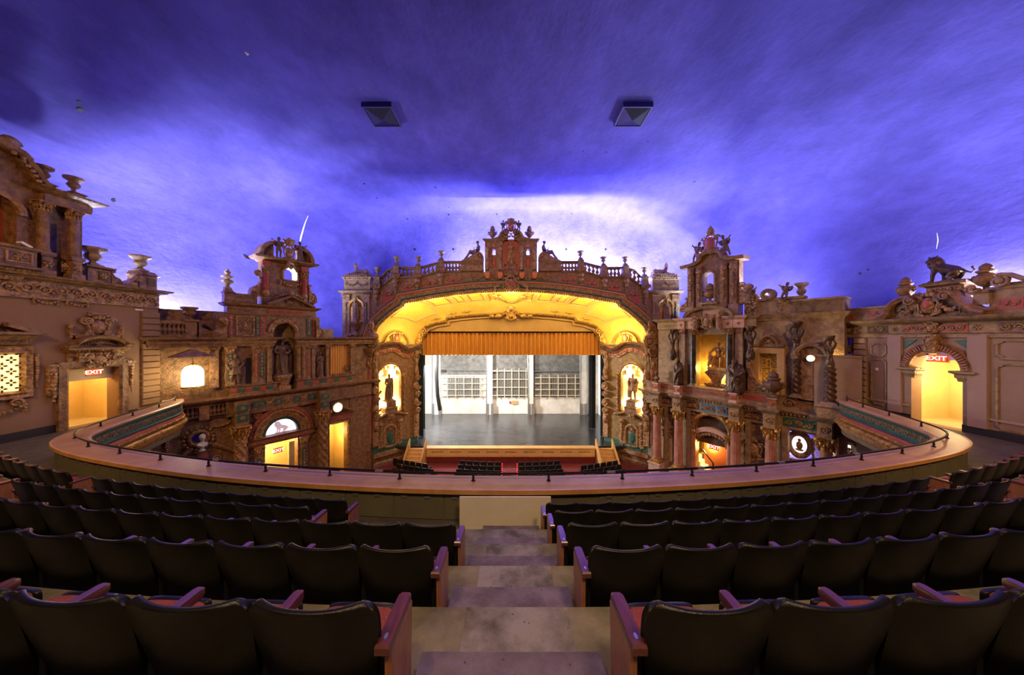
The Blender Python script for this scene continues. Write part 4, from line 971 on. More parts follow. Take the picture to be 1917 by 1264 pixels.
# ---------------------------------------------------------------- right side wall
def build_right():
    F = Frame((17.6, 16.0), (0, -1)); S = F.s_
    def Z(px, py, o=0.): return F.z_(px, py, o)
    d0, d1 = S(1706), S(1802); c = (d0+d1)/2; hw = (d1-d0)/2; zs = E-1.32; s_end = 8.8
    m = MB(); arched_wall(m, S(1602), s_end, 0, E+.1, c, hw, ZF, zs, 0, .45)
    W = m.build('wall_right', 'rose_wall', None, F.m, smooth=0, kind='structure')
    def part(name, mb, mat, par=W, smooth=40): return mb.build(name, mat, par, None, smooth)
    alcove(W, d0-.5, d1+.1, ZF, E-.2, .45, 1.9)
    light('POINT', 'lobby_lamp', F.m @ Vector((c-.1, 1.1, E-1.6)), 200, (1., .72, .33), size=.12)
    exit_sign(F.m @ T(S(1754, -.3), .3, Z(1754, 671, -.3)), .66, .30, 'red lit EXIT sign hanging in the arched doorway of the right wall')
    m = MB(); m.box(S(1602), d0, -.03, 0, ZF, ZF+.28); m.box(d1, s_end, -.03, 0, ZF, ZF+.28); part('baseboard', m, 'baseboard', smooth=0)
    # arch trim
    m = MB(); m.sweep(arc(c, zs, hw, pi, 0, 24), [(0, 0), (0, .1), (.06, .14), (.24, .1), (.3, .14), (.32, 0)]); A = part('archivolt', m, 'umber')
    for i in range(29):
        a = pi*(i+.5)/29; m = MB(); m.x = T(c, 0, zs) @ Matrix.Rotation(-a, 4, 'Y'); m.box(hw+.07, hw+.25, -.17, -.1, -.022, .022); m.build('dentil', 'red_paint' if i % 2 else 'stone_tan', A, smooth=0)
    m = MB()
    for x0, x1 in ((d0-.28, d0+.12), (d1-.12, d1+.28)):
        m.stack(x0, x1, .3, [(.02, zs-.42), (.04, zs-.3), (.08, zs-.26), (.08, zs-.14), (.18, zs-.08), (.18, zs)])
    part('impost', m, 'stone_tan')
    m = MB(); m.prism([(c-.16, zs+hw-.12), (c+.16, zs+hw-.12), (c+.24, E+.12), (c-.24, E+.12)], -.28, 0); cartouche(m, c, E-.18, .45, .55, -.3); part('keystone', m, 'umber_ornament')
    m = MB()
    for sx in (-1, 1):
        x = c + sx*(hw+.22); tri = [(x, E-.1), (x - sx*.42, E-.1), (x, E-.5)]; m.prism(tri if sx < 0 else tri[::-1], -.03, 0) 
    part('spandrel_inlay', m, 'green_paint', smooth=0)
    # pilasters and framed panels
    for a, b in ((1665, 1690), (1815, 1852)):
        m = MB(); m.box(S(a), S(b), -.1, 0, ZF+.28, E+.08); part('pilaster', m, 'rose_pilaster', smooth=0)
    for a, b, t0, t1 in ((1632, 1660, E-.28, E-.88), (1632, 1660, E-1.05, E-3.2), (1868, 1960, E-.1, E-.75), (1868, 1960, E-.95, E-3.3)):
        m = MB(); framebar(m, rectpath(S(a), S(b), t1, t0, .12), .06, .05); part('wall_panel', m, 'stone_tan')
    m = MB(); m.box(S(1602), d0-.05, -.04, 0, ZF+.62, ZF+.7); m.box(d1+.05, s_end, -.04, 0, ZF+.62, ZF+.7); part('dado_rail', m, 'rose_pilaster', smooth=0)
    m = MB(); s = S(1642); m.box(s-.05, s+.05, -.03, 0, E-1.58, E-1.46); part('switch_plate', m, 'white_plate', smooth=0)
    q0, q1 = S(1602), S(1623); z = E-3.3
    while z < E-.1:
        m = MB(); m.loft([[(q0, -y, z+o), (q1-o, -y, z+o), (q1-o, -y, z+.27-o), (q0, -y, z+.27-o)] for o, y in ((0, 0), (0, .07), (.03, .10))]); part('quoin', m, 'rose_wall', smooth=0); z += .30
    # entablature across, running on over the corner figure
    e0 = S(1544)
    m = MB(); m.stack(e0, s_end, .45, [(.02, E-.02), (.05, E+.0), (.05, E+.14), (.1, E+.18)]); part('architrave', m, 'stone_tan')
    m = MB(); m.box(e0, s_end, -.04, .4, E+.18, E+.58); part('frieze', m, 'stone_tan', smooth=0)
    for a, b, mt in ((1559, 1600, 'umber_dark'), (1626, 1664, 'umber_dark'), (1691, 1815, 'red_paint'), (1872, 1990, 'umber')):
        m = MB(); m.box(S(a), S(b), -.06, 0, E+.21, E+.55); f = part('frieze_panel', m, mt, smooth=0)
        m = MB(); rinceau(m, S(a)+.05, S(b)-.05, E+.38, .28, -.09, .026); m.build('scroll_ornament', 'stone_tan', f)
    for px in (1550, 1612, 1678, 1833):
        m = MB(); rosette(m, S(px), E+.38, .13, -.07); part('frieze_rosette', m, 'umber_ornament')
    m = MB(); cartouche(m, S(1747), E+.4, .5, .5, -.14); part('frieze_shield', m, 'umber_ornament')
    m = MB(); m.stack(e0, s_end, .5, [(.06, E+.58), (.1, E+.62), (.24, E+.66), (.36, E+.74), (.4, E+.82), (.36, E+.84)]); part('cornice', m, 'stone_tan')
    m = MB(); m.box(e0+.1, S(1668), .0, .35, E+.84, E+1.42); m.box(S(1852), s_end, .0, .35, E+.84, E+1.75); m.box(e0+.05, S(1668), -.06, .4, E+1.42, E+1.5); m.box(S(1848), s_end, -.06, .4, E+1.75, E+1.84); P = part('parapet_wall', m, 'stone_tan', smooth=0)
    for a, b, zz in ((1561, 1598, E+.95), (1625, 1660, E+.95), (1866, 1917, E+1.0)):
        m = MB(); m.box(S(a), S(b), -.02, 0, zz, zz+.38); q = m.build('parapet_panel', 'red_paint', P, smooth=0)
        m = MB(); h = (S(a)+S(b))/2; garland(m, (S(a)+.08, zz+.3), (h, zz+.3), .16, .035, -.04); garland(m, (h, zz+.3), (S(b)-.08, zz+.3), .16, .035, -.04); m.build('swag', 'stone_tan', q)
    # curved broken pediment with cartouche and the lion's pedestal
    cl = S(1745); zt = E+2.05
    for pts in (((1657, .86), (1668, 1.05), (1680, 1.5), (1700, 1.72), (1718, 1.72)), ((1858, .9), (1838, 1.0), (1818, 1.25), (1800, 1.62), (1786, 1.78))):
        pth = [tuple(p)[:2] for p in catmull([(S(px), E+z, 0) for px, z in pts], 5)]; right = pts[0][0] > 1745
        m = MB(); m.sweep([(p[0], p[1]) for p in (pth if not right else pth[::-1])], [(-.12, -.1), (-.12, .32), (.0, .42), (.1, .36), (.14, -.1)])
        ex, ez = pth[-1]; spiral(m, ex, ez-.12, .2, 1.6, 0, -1 if not right else 1, .06, -.4); part('scroll_pediment', m, 'umber')
    m = MB(); m.prism([(S(1668), E+.84), (S(1838), E+.84), (S(1815), E+1.3), (S(1800), E+1.6), (S(1700), E+1.65), (S(1680), E+1.4)], -.05, .4); part('tympanum', m, 'umber', smooth=0)
    m = MB(); cartouche(m, cl, E+1.33, .9, 1.0, -.2)
    garland(m, (S(1722), E+1.4), (S(1694), E+1.25), .22, .09, -.18); garland(m, (S(1768), E+1.4), (S(1806), E+1.3), .24, .1, -.18); part('pediment_cartouche', m, 'umber_ornament')
    m = MB(); m.ell((cl, -.28, E+1.38), (.14, .05, .22), 10, 6); part('shield_field', m, 'red_paint')
    p0, p1 = S(1728), S(1812)
    m = MB(); m.stack(p0, p1, .5, [(.1, E+1.62), (.05, E+1.75), (.0, E+1.8), (.0, E+2.08), (.12, E+2.14), (.16, E+2.24), (.1, E+2.27)]); L = part('lion_pedestal', m, 'umber')
    m = MB(); rinceau(m, p0+.1, p1-.1, E+1.95, .25, -.03, .03); spiral(m, p0-.12, E+1.75, .17, 1.5, 0, 1, .05, -.1); spiral(m, p1+.15, E+1.85, .2, 1.5, 0, -1, .06, -.1); m.build('pedestal_scroll', 'umber_ornament', L)
    statue('lion_statue', 'lion', 'bronze', F.m @ T((p0+p1)/2-.02, .1, E+2.28) @ Matrix.Diagonal((1.12, 1.12, 1.12, 1)), 'dark lion statue standing on the scrolled pediment of the right wall')
    for px, z, lab in ((1692, E+1.62, 'lidded stone urn to the left of the lion'), (1842, E+1.68, 'large lidded stone urn to the right of the lion')):
        m = MB(); m.stack(S(px)-.2, S(px)+.2, .4, [(.12, z-.45), (.12, z-.06), (.18, z)]); part('urn_plinth', m, 'stone_tan')
        urn('lidded', F.m @ T(S(px), .08, z) @ Matrix.Diagonal((.84, .84, 1.1, 1)), lab, 'umber', 'umber')
    m = MB(); spiral(m, S(1878), E+2.02, .24, 1.7, pi/2, -1, .075, -.15); m.tube([(S(1880), -.15, E+2.24), (S(1900), -.15, E+2.2), (S(1925), -.15, E+2.0), (S(1950), -.15, E+1.95)], .08, 8); m.box(S(1872), s_end, 0, .3, E+1.84, E+1.95); part('parapet_volute', m, 'stone_tan')
    urn('tazza', F.m @ T(S(1553), .1, E+1.5) @ Matrix.Diagonal((.62, .62, .72, 1)), 'small flaring urn on the corner where the right wall ends', 'stone_tan', 'stone_tan')
    # open corner bay: low cream wall, corner figure on a twisted column
    m = MB(); m.box(S(1536), S(1602), -.0, .4, 0, E-.95); m.box(S(1536), S(1602), -.05, .45, E-.95, E-.85); part('low_wall', m, 'rose_wall', smooth=0)
    m = MB(); s = S(1596); spiral(m, s-.2, E-.62, .2, 1.4, 0, 1, .06, .1); m.ell((s-.02, .1, E-.25), (.12, .1, .22)); m.tube([(s, .1, E-.1), (s+.03, .1, E-.4), (s-.1, .1, E-.75)], .07, 6); part('scroll_bracket', m, 'umber')
build_right()
# ---------------------------------------------------------------- helpers for the two angled facades
def tiles(parent, S, px0, px1, n, z0, z1, out, mats=('red_paint', 'green_paint')):
    a, b = S(px0, out), S(px1, out); u = (b-a)/n
    for i in range(n):
        m = MB(); m.box(a + u*(i+.1), a + u*(i+.9), -out-.025, -out+.02, z0, z1); m.build('inlay_tile', mats[i % len(mats)], parent, smooth=0)
def pilaster(parent, s, w_, z0, z1, out, mat='umber', inlay=None, cap=.3):
    m = MB(); m.box(s-w_/2, s+w_/2, -out, .05, z0, z1-cap); p = m.build('pilaster', mat, parent, smooth=0)
    m = MB(); m.stack(s-w_*.42, s+w_*.42, .05, [(out, z1-cap), (out+.02, z1-cap*.8), (out+.08, z1-cap*.15), (out+.1, z1)])
    for k in (-.3, 0, .3): m.ell((s+k*w_, -out-.05, z1-cap*.55), (w_*.16, .05, cap*.3), 6, 4)
    for k in (-.55, .55): m.ell((s+k*w_, -out-.06, z1-cap*.2), (w_*.16, .07, cap*.16), 6, 4)
    m.build('capital', 'umber_ornament', p)
    m = MB(); m.stack(s-w_*.45, s+w_*.45, .05, [(out+.08, z0), (out+.08, z0+.12), (out+.03, z0+.18), (out+.02, z0+.22)]); m.build('pilaster_base', mat, p)
    if inlay:
        m = MB(); m.box(s-w_*.26, s+w_*.26, -out-.012, -out+.01, z0+.35, z1-cap-.12); q = m.build('inlay', inlay, p, smooth=0)
        m = MB(); z = z0+.5
        while z < z1-cap-.2: m.ell((s, -out-.02, z), (w_*.15, .02, .09), 6, 4); z += .2
        m.build('inlay_ornament', 'umber_ornament', q)
    return p
def lamp_disc(F, px, py, out, r, label):
    t = thing('wall_lamp', label, 'lamp', F.at(px, py, out))
    m = MB(); m.x = Matrix.Rotation(pi/2, 4, 'X'); m.lathe([(r, -.02), (r, .02), (r*.9, .06), (r*.5, .1), (0, .115)], (0,0,0), 20); m.build('lamp_glass', 'disc_glow', t)
    m = MB(); m.x = Matrix.Rotation(pi/2, 4, 'X'); m.lathe([(r*.98, -.05), (r*1.14, -.05), (r*1.16, .02), (r*1.0, .045)], (0,0,0), 20)
    m.x = Matrix(); m.ell((0,-.03,r*1.15), (r*.16,.05,r*.2)); m.build('lamp_rim', 'gold', t); return t

# ---------------------------------------------------------------- left angled facade
def build_left_facade():
    F = Frame((-17.2, 15.9), (5.9, 8.7)); S = F.s_; LEN = 10.5
    def Z(px, py, o=0.): return F.z_(px, py, o)
    m = MB(); a, b = S(512), S(552); nc, nh = (a+b)/2, (b-a)/2; la, lb = S(497), S(557); lc, lh = (la+lb)/2, (lb-la)/2
    da, db = S(617), S(650); zlint = E-6.05
    # lower storey wall with the great arch and the small door
    arched_wall(m, -.85, lc+1.95, 0, E-3.3, lc, lh+.02, 0, zlint, 0, .5)
    arched_wall(m, lc+1.95, LEN+.3, 0, E-3.3, (da+db)/2, (db-da)/2, 0, E-6.25, 0, .5, rise=0)
    # upper storey with the statue niche
    arched_wall(m, S(404), S(598), E-3.3, E+1.4, nc, nh, E-3.25, E+.33, 0, .5)
    m.box(-.85, S(404), .25, .6, E-3.3, E-.4); m.box(S(598), LEN+.2, .1, .5, E-3.3, E-.3)
    W = m.build('wall_left_angled', 'umber', None, F.m, smooth=0, kind='structure')
    def part(name, mb, mat, par=W, smooth=40): return mb.build(name, mat, par, None, smooth)
    # niche shell
    m = MB(); k = 12; rings = [[(nc - (nh+.02)*math.cos(pi*i/k), .0 + .85*math.sin(pi*i/k), z) for i in range(k+1)] for z in (E-3.25, E+.33)]
    for j in range(1, 7): q = math.cos(pi/2*j/6); rings.append([(nc - (nh+.02)*q*math.cos(pi*i/k), .85*q*math.sin(pi*i/k), E+.33 + (nh+.02)*math.sin(pi/2*j/6)) for i in range(k+1)])
    m.loft(rings, False, False); part('niche_shell', m, 'stone_tan')
    # ---- ledge between the storeys and its frieze
    m = MB(); m.stack(-.85, LEN+.3, .3, [(.3, E-3.62), (.36, E-3.56), (.5, E-3.5), (.62, E-3.42), (.66, E-3.34), (.6, E-3.31)]); part('ledge', m, 'umber')
    m = MB(); m.box(S(420), LEN+.2, -.3, 0, E-4.45, E-3.62); part('entablature', m, 'umber', smooth=0)
    for p0, p1, mt in ((472, 497, 'green_paint'), (514, 528, 'green_paint'), (550, 562, 'green_paint'), (576, 592, 'green_paint')):
        m = MB(); m.box(S(p0, .3), S(p1, .3), -.325, -.28, E-4.15, E-3.78); f = part('frieze_panel', m, mt, smooth=0); m = MB(); rinceau(m, S(p0, .3)+.04, S(p1, .3)-.04, E-3.97, .3, -.34, .025); m.build('scroll_ornament', 'stone_tan', f)
    m = MB(); 
    for px in (505, 539, 569): cartouche(m, S(px, .3), E-3.97, .45, .36, -.34)
    part('frieze_relief', m, 'umber_ornament')
    # ---- big columns of the lower storey
    for px in (450.5, 604.5):
        s = S(px, .45); m = MB(); m.stack(s-.3, s+.3, .0, [(.75, E-5.0), (.75, E-4.4), (.78, E-3.62)][:3]); blk = part('column_block', m, 'umber', smooth=0)
        for zz, rd in ((E-4.0, 0), (E-4.55, 1)):
            m = MB(); m.box(s-.24, s+.24, -.80, -.74, zz-.2, zz+.2); q = m.build('block_inlay', 'green_paint', blk, smooth=0); m = MB(); rosette(m, s, zz, .15, -.81, 6); m.build('block_rosette', 'stone_tan', q)
        column(W, s, -.45, 0.6, E-5.0, .31, 'rope', 'umber_ornament' if px < 500 else 'umber', 'gold', 'umber', .75, .5)
        m = MB(); m.stack4(s, -.45, [(.5, 0), (.5, .45), (.42, .5), (.42, .6)]); part('column_plinth', m, 'umber', smooth=0)
    # ---- great arch
    m = MB(); m.sweep(arc(lc, zlint, lh, pi, 0, 24), [(0, 0), (0, .05), (.12, .08), (.16, .0)]); part('archivolt', m, 'green_paint')
    m = MB(); m.sweep(arc(lc, zlint, lh+.16, pi, 0, 24), [(0, -.05), (0, .1), (.3, .2), (.36, .2), (.36, -.05)]); part('archivolt', m, 'umber_ornament')
    m = MB(); m.sweep(arc(lc, zlint, lh+.52, pi, 0, 24), [(0, -.05), (0, .22), (.06, .3), (.12, .3), (.12, -.05)]); part('archivolt', m, 'gold')
    m = MB(); m.sweep(arc(lc, zlint, lh+.64, pi, 0, 24), [(0, -.05), (0, .2), (.24, .22), (.24, -.05)]); A = part('archivolt', m, 'red_paint')
    m = MB()
    for i in range(21): q = pi*(i+.5)/21; rosette(m, lc + (lh+.76)*math.cos(q), zlint + (lh+.76)*math.sin(q), .1, -.23, 5)
    m.build('archivolt_rosettes', 'stone_tan', A)
    m = MB()
    for i in range(24): q = pi*(i+.5)/24; m.ell((lc + (lh+.35)*math.cos(q), -.2, zlint + (lh+.35)*math.sin(q)), (.06, .05, .06), 6, 4)
    part('archivolt_beads', m, 'umber_ornament')
    for px, py in ((482, 777), (585, 757)):
        s, z = S(px), Z(px, py); m = MB(); m.sweep(arc(s, z, .22, 0, 2*pi, 16)[:-1], [(0, 0), (0, .1), (.08, .12), (.1, 0)], closed=True); rosette(m, s, z, .16, -.05); part('spandrel_roundel', m, 'umber_ornament' if px < 500 else 'red_paint')
    lun = thing('lunette_window', 'glowing half-round lunette with a painted lion over the left exit', 'window', F.m @ T(lc, .2, zlint))
    m = MB(); A = arc(0, 0, lh, 0, pi, 20); m.prism([(x, z) for x, z in A], 0, .03); m.build('lunette_pane', 'lunette_glow', lun, smooth=0)
    m = MB(); m.x = Matrix.Diagonal((.95, .02, .95, 1)) @ T(.06, 0, .0); fl = fig_lion(); m.v = [((x+.05)*.8, y*.02 - .02, z*.72 + .03) for x, y, z in fl.v]; m.f = fl.f; m.build('painted_lion', 'lunette_paint', lun)
    m = MB(); m.stack(lc-1.7, lc+1.75, .1, [(.12, zlint-.5), (.14, zlint-.42), (.2, zlint-.38), (.2, zlint-.14), (.3, zlint-.08), (.34, zlint)]); L = part('lintel', m, 'umber')
    m = MB(); m.box(lc-1.6, lc+1.65, -.22, -.1, zlint-.36, zlint-.15); q = m.build('lintel_frieze', 'red_paint', L, smooth=0); m = MB(); rinceau(m, lc-1.55, lc+1.6, zlint-.255, .18, -.23, .018); m.build('scroll_ornament', 'stone_tan', q)
    for s in (lc-lh-.35, lc+lh+.35):
        pilaster(W, s, .42, .0, zlint-.5, .14, 'umber', 'green_paint', .6)
    alcove(W, lc-lh-.3, lc+lh+.4, 0, zlint-.45, .5, 2.2)
    light('POINT', 'lobby_lamp', F.m @ Vector((lc-.2, 1.5, zlint-1.0)), 240, (1., .74, .32), size=.12)
    m = MB(); m.box(lc-lh, lc+lh, .02, .45, zlint-.5, zlint-.02); part('lintel_core', m, 'umber_dark', smooth=0)
    exit_sign(F.m @ T(S(521, -.3), .3, Z(521, 843, -.3)), .5, .3, 'red lit EXIT sign under the lunette arch at lower left')
    m = MB(); m.box(S(541, -.9), S(556, -.9), .9, .95, 0, E-7.0); m.box(S(541, -.9), S(556, -.9), .87, .9, E-8.0, E-7.95); part('lobby_door', m, 'grey_door', smooth=0)
    # ---- small right-hand door with pediment and lamp
    alcove(W, da-.2, db+.3, 0, E-6.0, .5, 2.0)
    light('POINT', 'lobby_lamp', F.m @ Vector(((da+db)/2, 1.3, E-7.2)), 130, (1., .66, .2), size=.12)
    dc = (da+db)/2
    m = MB(); m.sweep([(da, 0), (da, E-6.25), (db, E-6.25), (db, 0)], moulding(0, .22, .12)); part('door_frame', m, 'umber_ornament')
    m = MB(); m.box(da-.25, db+.25, -.14, 0, E-6.0, E-5.6); q = part('door_frieze', m, 'red_paint', smooth=0); m = MB(); rinceau(m, da-.2, db+.2, E-5.8, .26, -.16, .024); m.build('scroll_ornament', 'stone_tan', q)
    m = MB(); m.sweep([(da-.4, E-5.5), (dc, E-4.95), (db+.4, E-5.5)], [(-.1, 0), (-.1, .25), (.0, .32), (.06, .25), (.06, 0)]); m.stack(da-.35, db+.35, 0, [(.15, E-5.6), (.28, E-5.52), (.3, E-5.46)]); garland(m, (dc-.4, E-5.3), (dc+.4, E-5.3), .02, .08, -.1, None, False); part('door_pediment', m, 'umber')
    lamp_disc(F, 632, 763, .35, .33, 'round glowing lamp above the small pedimented door at lower left')
    m = MB(); garland(m, (S(614), E-4.35), (S(654), E-4.25), .18, .06, -.05); drop(m, S(655), E-4.3, E-5.2, .1, -.05); part('swag', m, 'umber_ornament')
    # ---- balustrades in the ledge zone
    for p0, p1, n, z0, z1 in ((336, 420, 10, E-4.25, E-3.64), (612, 660, 9, E-4.2, E-3.64)):
        m = MB(); m.box(S(p0), S(p1), -.1, .0, z0-.18, z0); m.box(S(p0), S(p1), .02, .05, z0, z1); B = part('balustrade', m, 'umber_dark', smooth=0)
        balusters(B, (S(p0), -.14, z0), (S(p1), -.14, z0), n, z1-z0, .28, 'umber')
        m = MB(); c = (S(p0)+S(p1))/2; m.box(c-.2, c+.2, -.3, 0, z0-.15, z1); m.build('balustrade_pier', 'umber', B, smooth=0)
    # ---- bust in its oculus, with the broken pediment below
    oc, oz = S(371), Z(371, 820); r = .46
    m = MB(); m.x = T(oc, .0, oz) @ Matrix.Rotation(pi/2, 4, 'X'); m.lathe([(r, .0), (r, .015), (r*.8, .02), (0, .02)], (0,0,0), 20, cap=False); m.x = Matrix(); part('oculus', m, 'blue_oculus')
    m = MB(); m.sweep(arc(oc, oz, r, 0, 2*pi, 24)[:-1], [(0, -.02), (0, .12), (.1, .18), (.2, .1), (.22, -.02)], closed=True)
    for i in range(18): q = 2*pi*i/18; m.ell((oc + (r+.12)*math.cos(q), -.17, oz + (r+.12)*math.sin(q)), (.07, .06, .07), 6, 4)
    garland(m, (oc-.5, oz+.45), (oc-1.1, oz+.4), .12, .07, -.1); garland(m, (oc+.5, oz+.5), (oc+1.5, oz+.75), .15, .07, -.1); drop(m, oc-1.15, oz+.35, oz-.5, .12, -.08); drop(m, oc+1.55, oz+.7, oz-.3, .12, -.08); part('oculus_wreath', m, 'umber_ornament')
    statue('portrait_bust', 'bust', 'white_marble', F.m @ T(oc+.12, -.22, oz-.68) @ Matrix.Diagonal((.95, .95, .98, 1)), 'white marble bust before the blue round niche at lower left', 'bust')
    m = MB(); m.stack(oc-.1, oc+.35, 0, [(.35, oz-1.15), (.35, oz-.75), (.42, oz-.7)]); q = part('bust_pedestal', m, 'umber', smooth=0); m = MB(); m.box(oc-.05, oc+.3, -.4, -.34, oz-1.1, oz-.85); m.build('pedestal_inlay', 'red_paint', q, smooth=0)
    for sx in (-1, 1):
        e = oc + (-1.25 if sx < 0 else 2.0); m = MB(); m.sweep([(oc+.12+sx*.45, oz-.45), (e, oz-1.5)] if sx > 0 else [(e, oz-1.5), (oc+.12+sx*.45, oz-.45)], [(-.1, 0), (-.1, .25), (.02, .34), (.1, .3), (.1, 0)]); part('raking_cornice', m, 'umber')
    m = MB(); m.stack(oc-1.3, oc+2.0, 0, [(.1, oz-2.4), (.1, oz-1.8), (.25, oz-1.7), (.32, oz-1.58)]); q = part('door_entablature', m, 'umber', smooth=0)
    tiles(q, S, 362, 436, 6, oz-2.25, oz-1.9, .1, ('red_paint', 'green_paint')); m = MB(); spiral(m, oc-.45, oz-1.3, .18, 1.5, 0, 1, .05, -.12); spiral(m, oc+.75, oz-1.3, .18, 1.5, pi, -1, .05, -.12); m.build('volute', 'umber_ornament', q)
    # ---- upper storey: plinth, orders, entablature
    m = MB(); m.stack(S(428), S(517), .2, [(.42, E-3.31), (.42, E-3.2), (.36, E-3.16), (.36, E-2.86), (.44, E-2.8), (.44, E-2.74)]); P = part('plinth', m, 'umber', smooth=0); tiles(P, S, 430, 512, 6, E-3.12, E-2.92, .36)
    m = MB(); m.stack(S(550), S(662), .2, [(.42, E-3.31), (.42, E-3.2), (.36, E-3.16), (.36, E-2.86), (.44, E-2.8), (.44, E-2.74)]); P = part('plinth', m, 'umber', smooth=0); tiles(P, S, 555, 660, 8, E-3.12, E-2.92, .36)
    zt = E-.5
    for px, w_, inl in ((402, .34, None), (431.5, .4, 'green_paint'), (480, .3, 'red_paint'), (490.5, .34, 'green_paint'), (577, .32, 'red_paint'), (587, .24, None), (613.5, .2, None), (660, .3, None)):
        pilaster(W, S(px, .25), w_, E-2.74, zt, .25, 'umber', inl)
    for px in (505, 559.5, 568):
        s = S(px, .3); column(W, s, -.28, E-2.74, zt, .13, 'plain', 'umber', 'umber_ornament', 'umber', .32, .16)
    for a, b in ((-.85, S(511)), (S(553), LEN+.2)):
        m = MB(); m.stack(a, b, .3, [(.28, zt), (.3, zt+.14), (.34, zt+.16), (.34, zt+.3), (.46, zt+.36), (.58, zt+.44), (.6, zt+.5), (.55, zt+.52)]); part('entablature', m, 'umber')
    m = MB(); m.box(S(438), S(478), .02, .06, E-2.7, zt); part('bay_recess', m, 'umber_dark', smooth=0)
    m = MB(); m.box(S(460), S(470), -.02, .05, E-2.7, E-1.2); part('dark_doorway', m, 'baseboard', smooth=0)
    m = MB()
    for i in range(9): x = S(617) + (S(656)-S(617))*(i+.5)/9; m.lathe([(.11, E-2.74), (.12, E-1.5), (.1, zt)], (x, .06, 0), 10)
    part('bay_drapery', m, 'valance')
    m = MB(); spiral(m, S(648), E-2.3, .3, 1.5, -pi/2, 1, .08, -.12); m.tube([(S(655), -.12, E-2.3), (S(657), -.12, E-1.7), (S(652), -.12, E-1.1)], .09, 6); m.box(S(622), S(660), -.2, .05, E-2.74, E-2.6); part('console_scroll', m, 'umber')
    # ---- middle storey panels, arch and pediment
    zm0, zm1 = E+.02, E+1.32
    m = MB(); m.sweep(arc(nc, E+.33, nh, pi, 0, 18), [(0, -.1), (0, .08), (.1, .14), (.2, .1), (.3, .14), (.32, -.1)]); part('niche_archivolt', m, 'umber_ornament')
    for i in range(9): 
        q = pi*(i+.5)/9; m = MB(); m.x = T(nc, 0, E+.33) @ Matrix.Rotation(-q, 4, 'Y'); m.box(nh-.04, nh+.01, .08, .4, -.08, .08); part('arch_coffer', m, 'green_paint' if i % 2 else 'red_paint', smooth=0)
    for px, w_, mt in ((431.5, .22, 'red_paint'), (482, .22, 'green_paint'), (492.5, .3, 'red_paint'), (578, .24, 'green_paint'), (587, .16, 'red_paint')):
        s = S(px); m = MB(); m.box(s-w_/2, s+w_/2, -.04, 0, zm0+.1, zm1-.05); q = part('inlay_strip', m, mt, smooth=0); m = MB(); z = zm0+.25
        while z < zm1-.15: m.ell((s, -.05, z), (w_*.3, .02, .08), 6, 4); z += .17
        m.build('strip_ornament', 'umber_ornament', q)
    m = MB(); p0, p1 = S(443), S(475); framebar(m, rectpath(p0, p1, zm0+.1, zm1-.1), .07, .07); cc = (p0+p1)/2
    for sx in (-1, 1):
        for sz in (-1, 1): spiral(m, cc+sx*.22, (zm0+zm1)/2+sz*.26, .2, 1.3, 0, sx*sz, .035, -.03)
    m.ell((cc, -.04, (zm0+zm1)/2), (.1, .05, .25)); part('relief_panel', m, 'umber_ornament')
    m = MB(); scrollbracket(m, S(424), S(398), zm0, E+.95, -.2, .25, sg=-1); m.ell((S(417), -.1, E+1.0), (.2, .15, .2)); part('side_scroll', m, 'umber_ornament')
    m = MB(); scrollbracket(m, S(590), S(605), zm0, E+1.2, -.2, .25); part('side_scroll', m, 'umber_ornament')
    z3 = E+1.35
    m = MB(); m.stack(S(424), S(590), .5, [(.1, z3), (.12, z3+.1), (.1, z3+.12), (.1, z3+.42), (.22, z3+.48), (.34, z3+.56), (.38, z3+.62), (.32, z3+.64)]); U = part('upper_entablature', m, 'umber')
    m = MB(); rinceau(m, S(428), S(476), z3+.27, .24, -.13, .025); m.build('frieze_scroll', 'umber_ornament', U)
    m = MB(); m.box(S(500), S(570), -.125, -.05, z3+.13, z3+.41); q = m.build('frieze_panel', 'red_paint', U, smooth=0); m = MB(); rinceau(m, S(502), S(568), z3+.27, .22, -.14, .024); m.build('scroll_ornament', 'stone_tan', q)
    zp = z3+.62; p0, p1 = S(497), S(584); pc = (p0+p1)/2
    m = MB(); m.sweep([(p0, zp), (pc, zp+.62), (p1, zp)], [(-.02, 0), (-.02, .4), (.06, .46), (.13, .4), (.13, 0)]); m.prism([(p0, zp), (p1, zp), (pc, zp+.6)], -.1, .3); cartouche(m, pc, zp+.25, .6, .3, -.14); part('pediment', m, 'umber')
    m = MB(); m.ell((pc, -.2, zp+.85), (.16, .14, .2)); garland(m, (pc-.75, zp+.55), (pc, zp+.8), -.08, .1, -.2); garland(m, (pc, zp+.8), (pc+.75, zp+.55), -.08, .1, -.2); part('pediment_crest', m, 'umber_ornament')
    # low parapet to the left of the tower with its finial
    m = MB(); m.box(S(430), S(482), 0, .4, z3+.64, z3+1.12); m.box(S(428), S(482), -.06, .45, z3+1.12, z3+1.2); q = part('parapet_wall', m, 'umber', smooth=0); m = MB(); framebar(m, rectpath(S(438), S(478), z3+.74, z3+1.04), .05, .05); m.build('parapet_frame', 'umber', q)
    s = S(428); m = MB(); m.stack(s-.2, s+.2, .4, [(.08, z3+.64), (.08, z3+1.15), (.16, z3+1.2), (.06, z3+1.3), (.02, z3+1.42)]); part('parapet_pedestal', m, 'umber')
    urn('finial', F.m @ T(s, .2, z3+1.42) @ Matrix.Diagonal((1.05, 1.05, 1.15, 1)), 'double-bulb finial on the pedestal left of the tall left tower', 'stone_tan', 'stone_tan', None, 'finial', 'finial')
    urn('finial', F.m @ T(S(587), .2, zp) @ Matrix.Diagonal((.7, .7, 1.1, 1)), 'small finial at the right foot of the tall left tower', 'umber', 'umber', None, 'finial', 'finial')
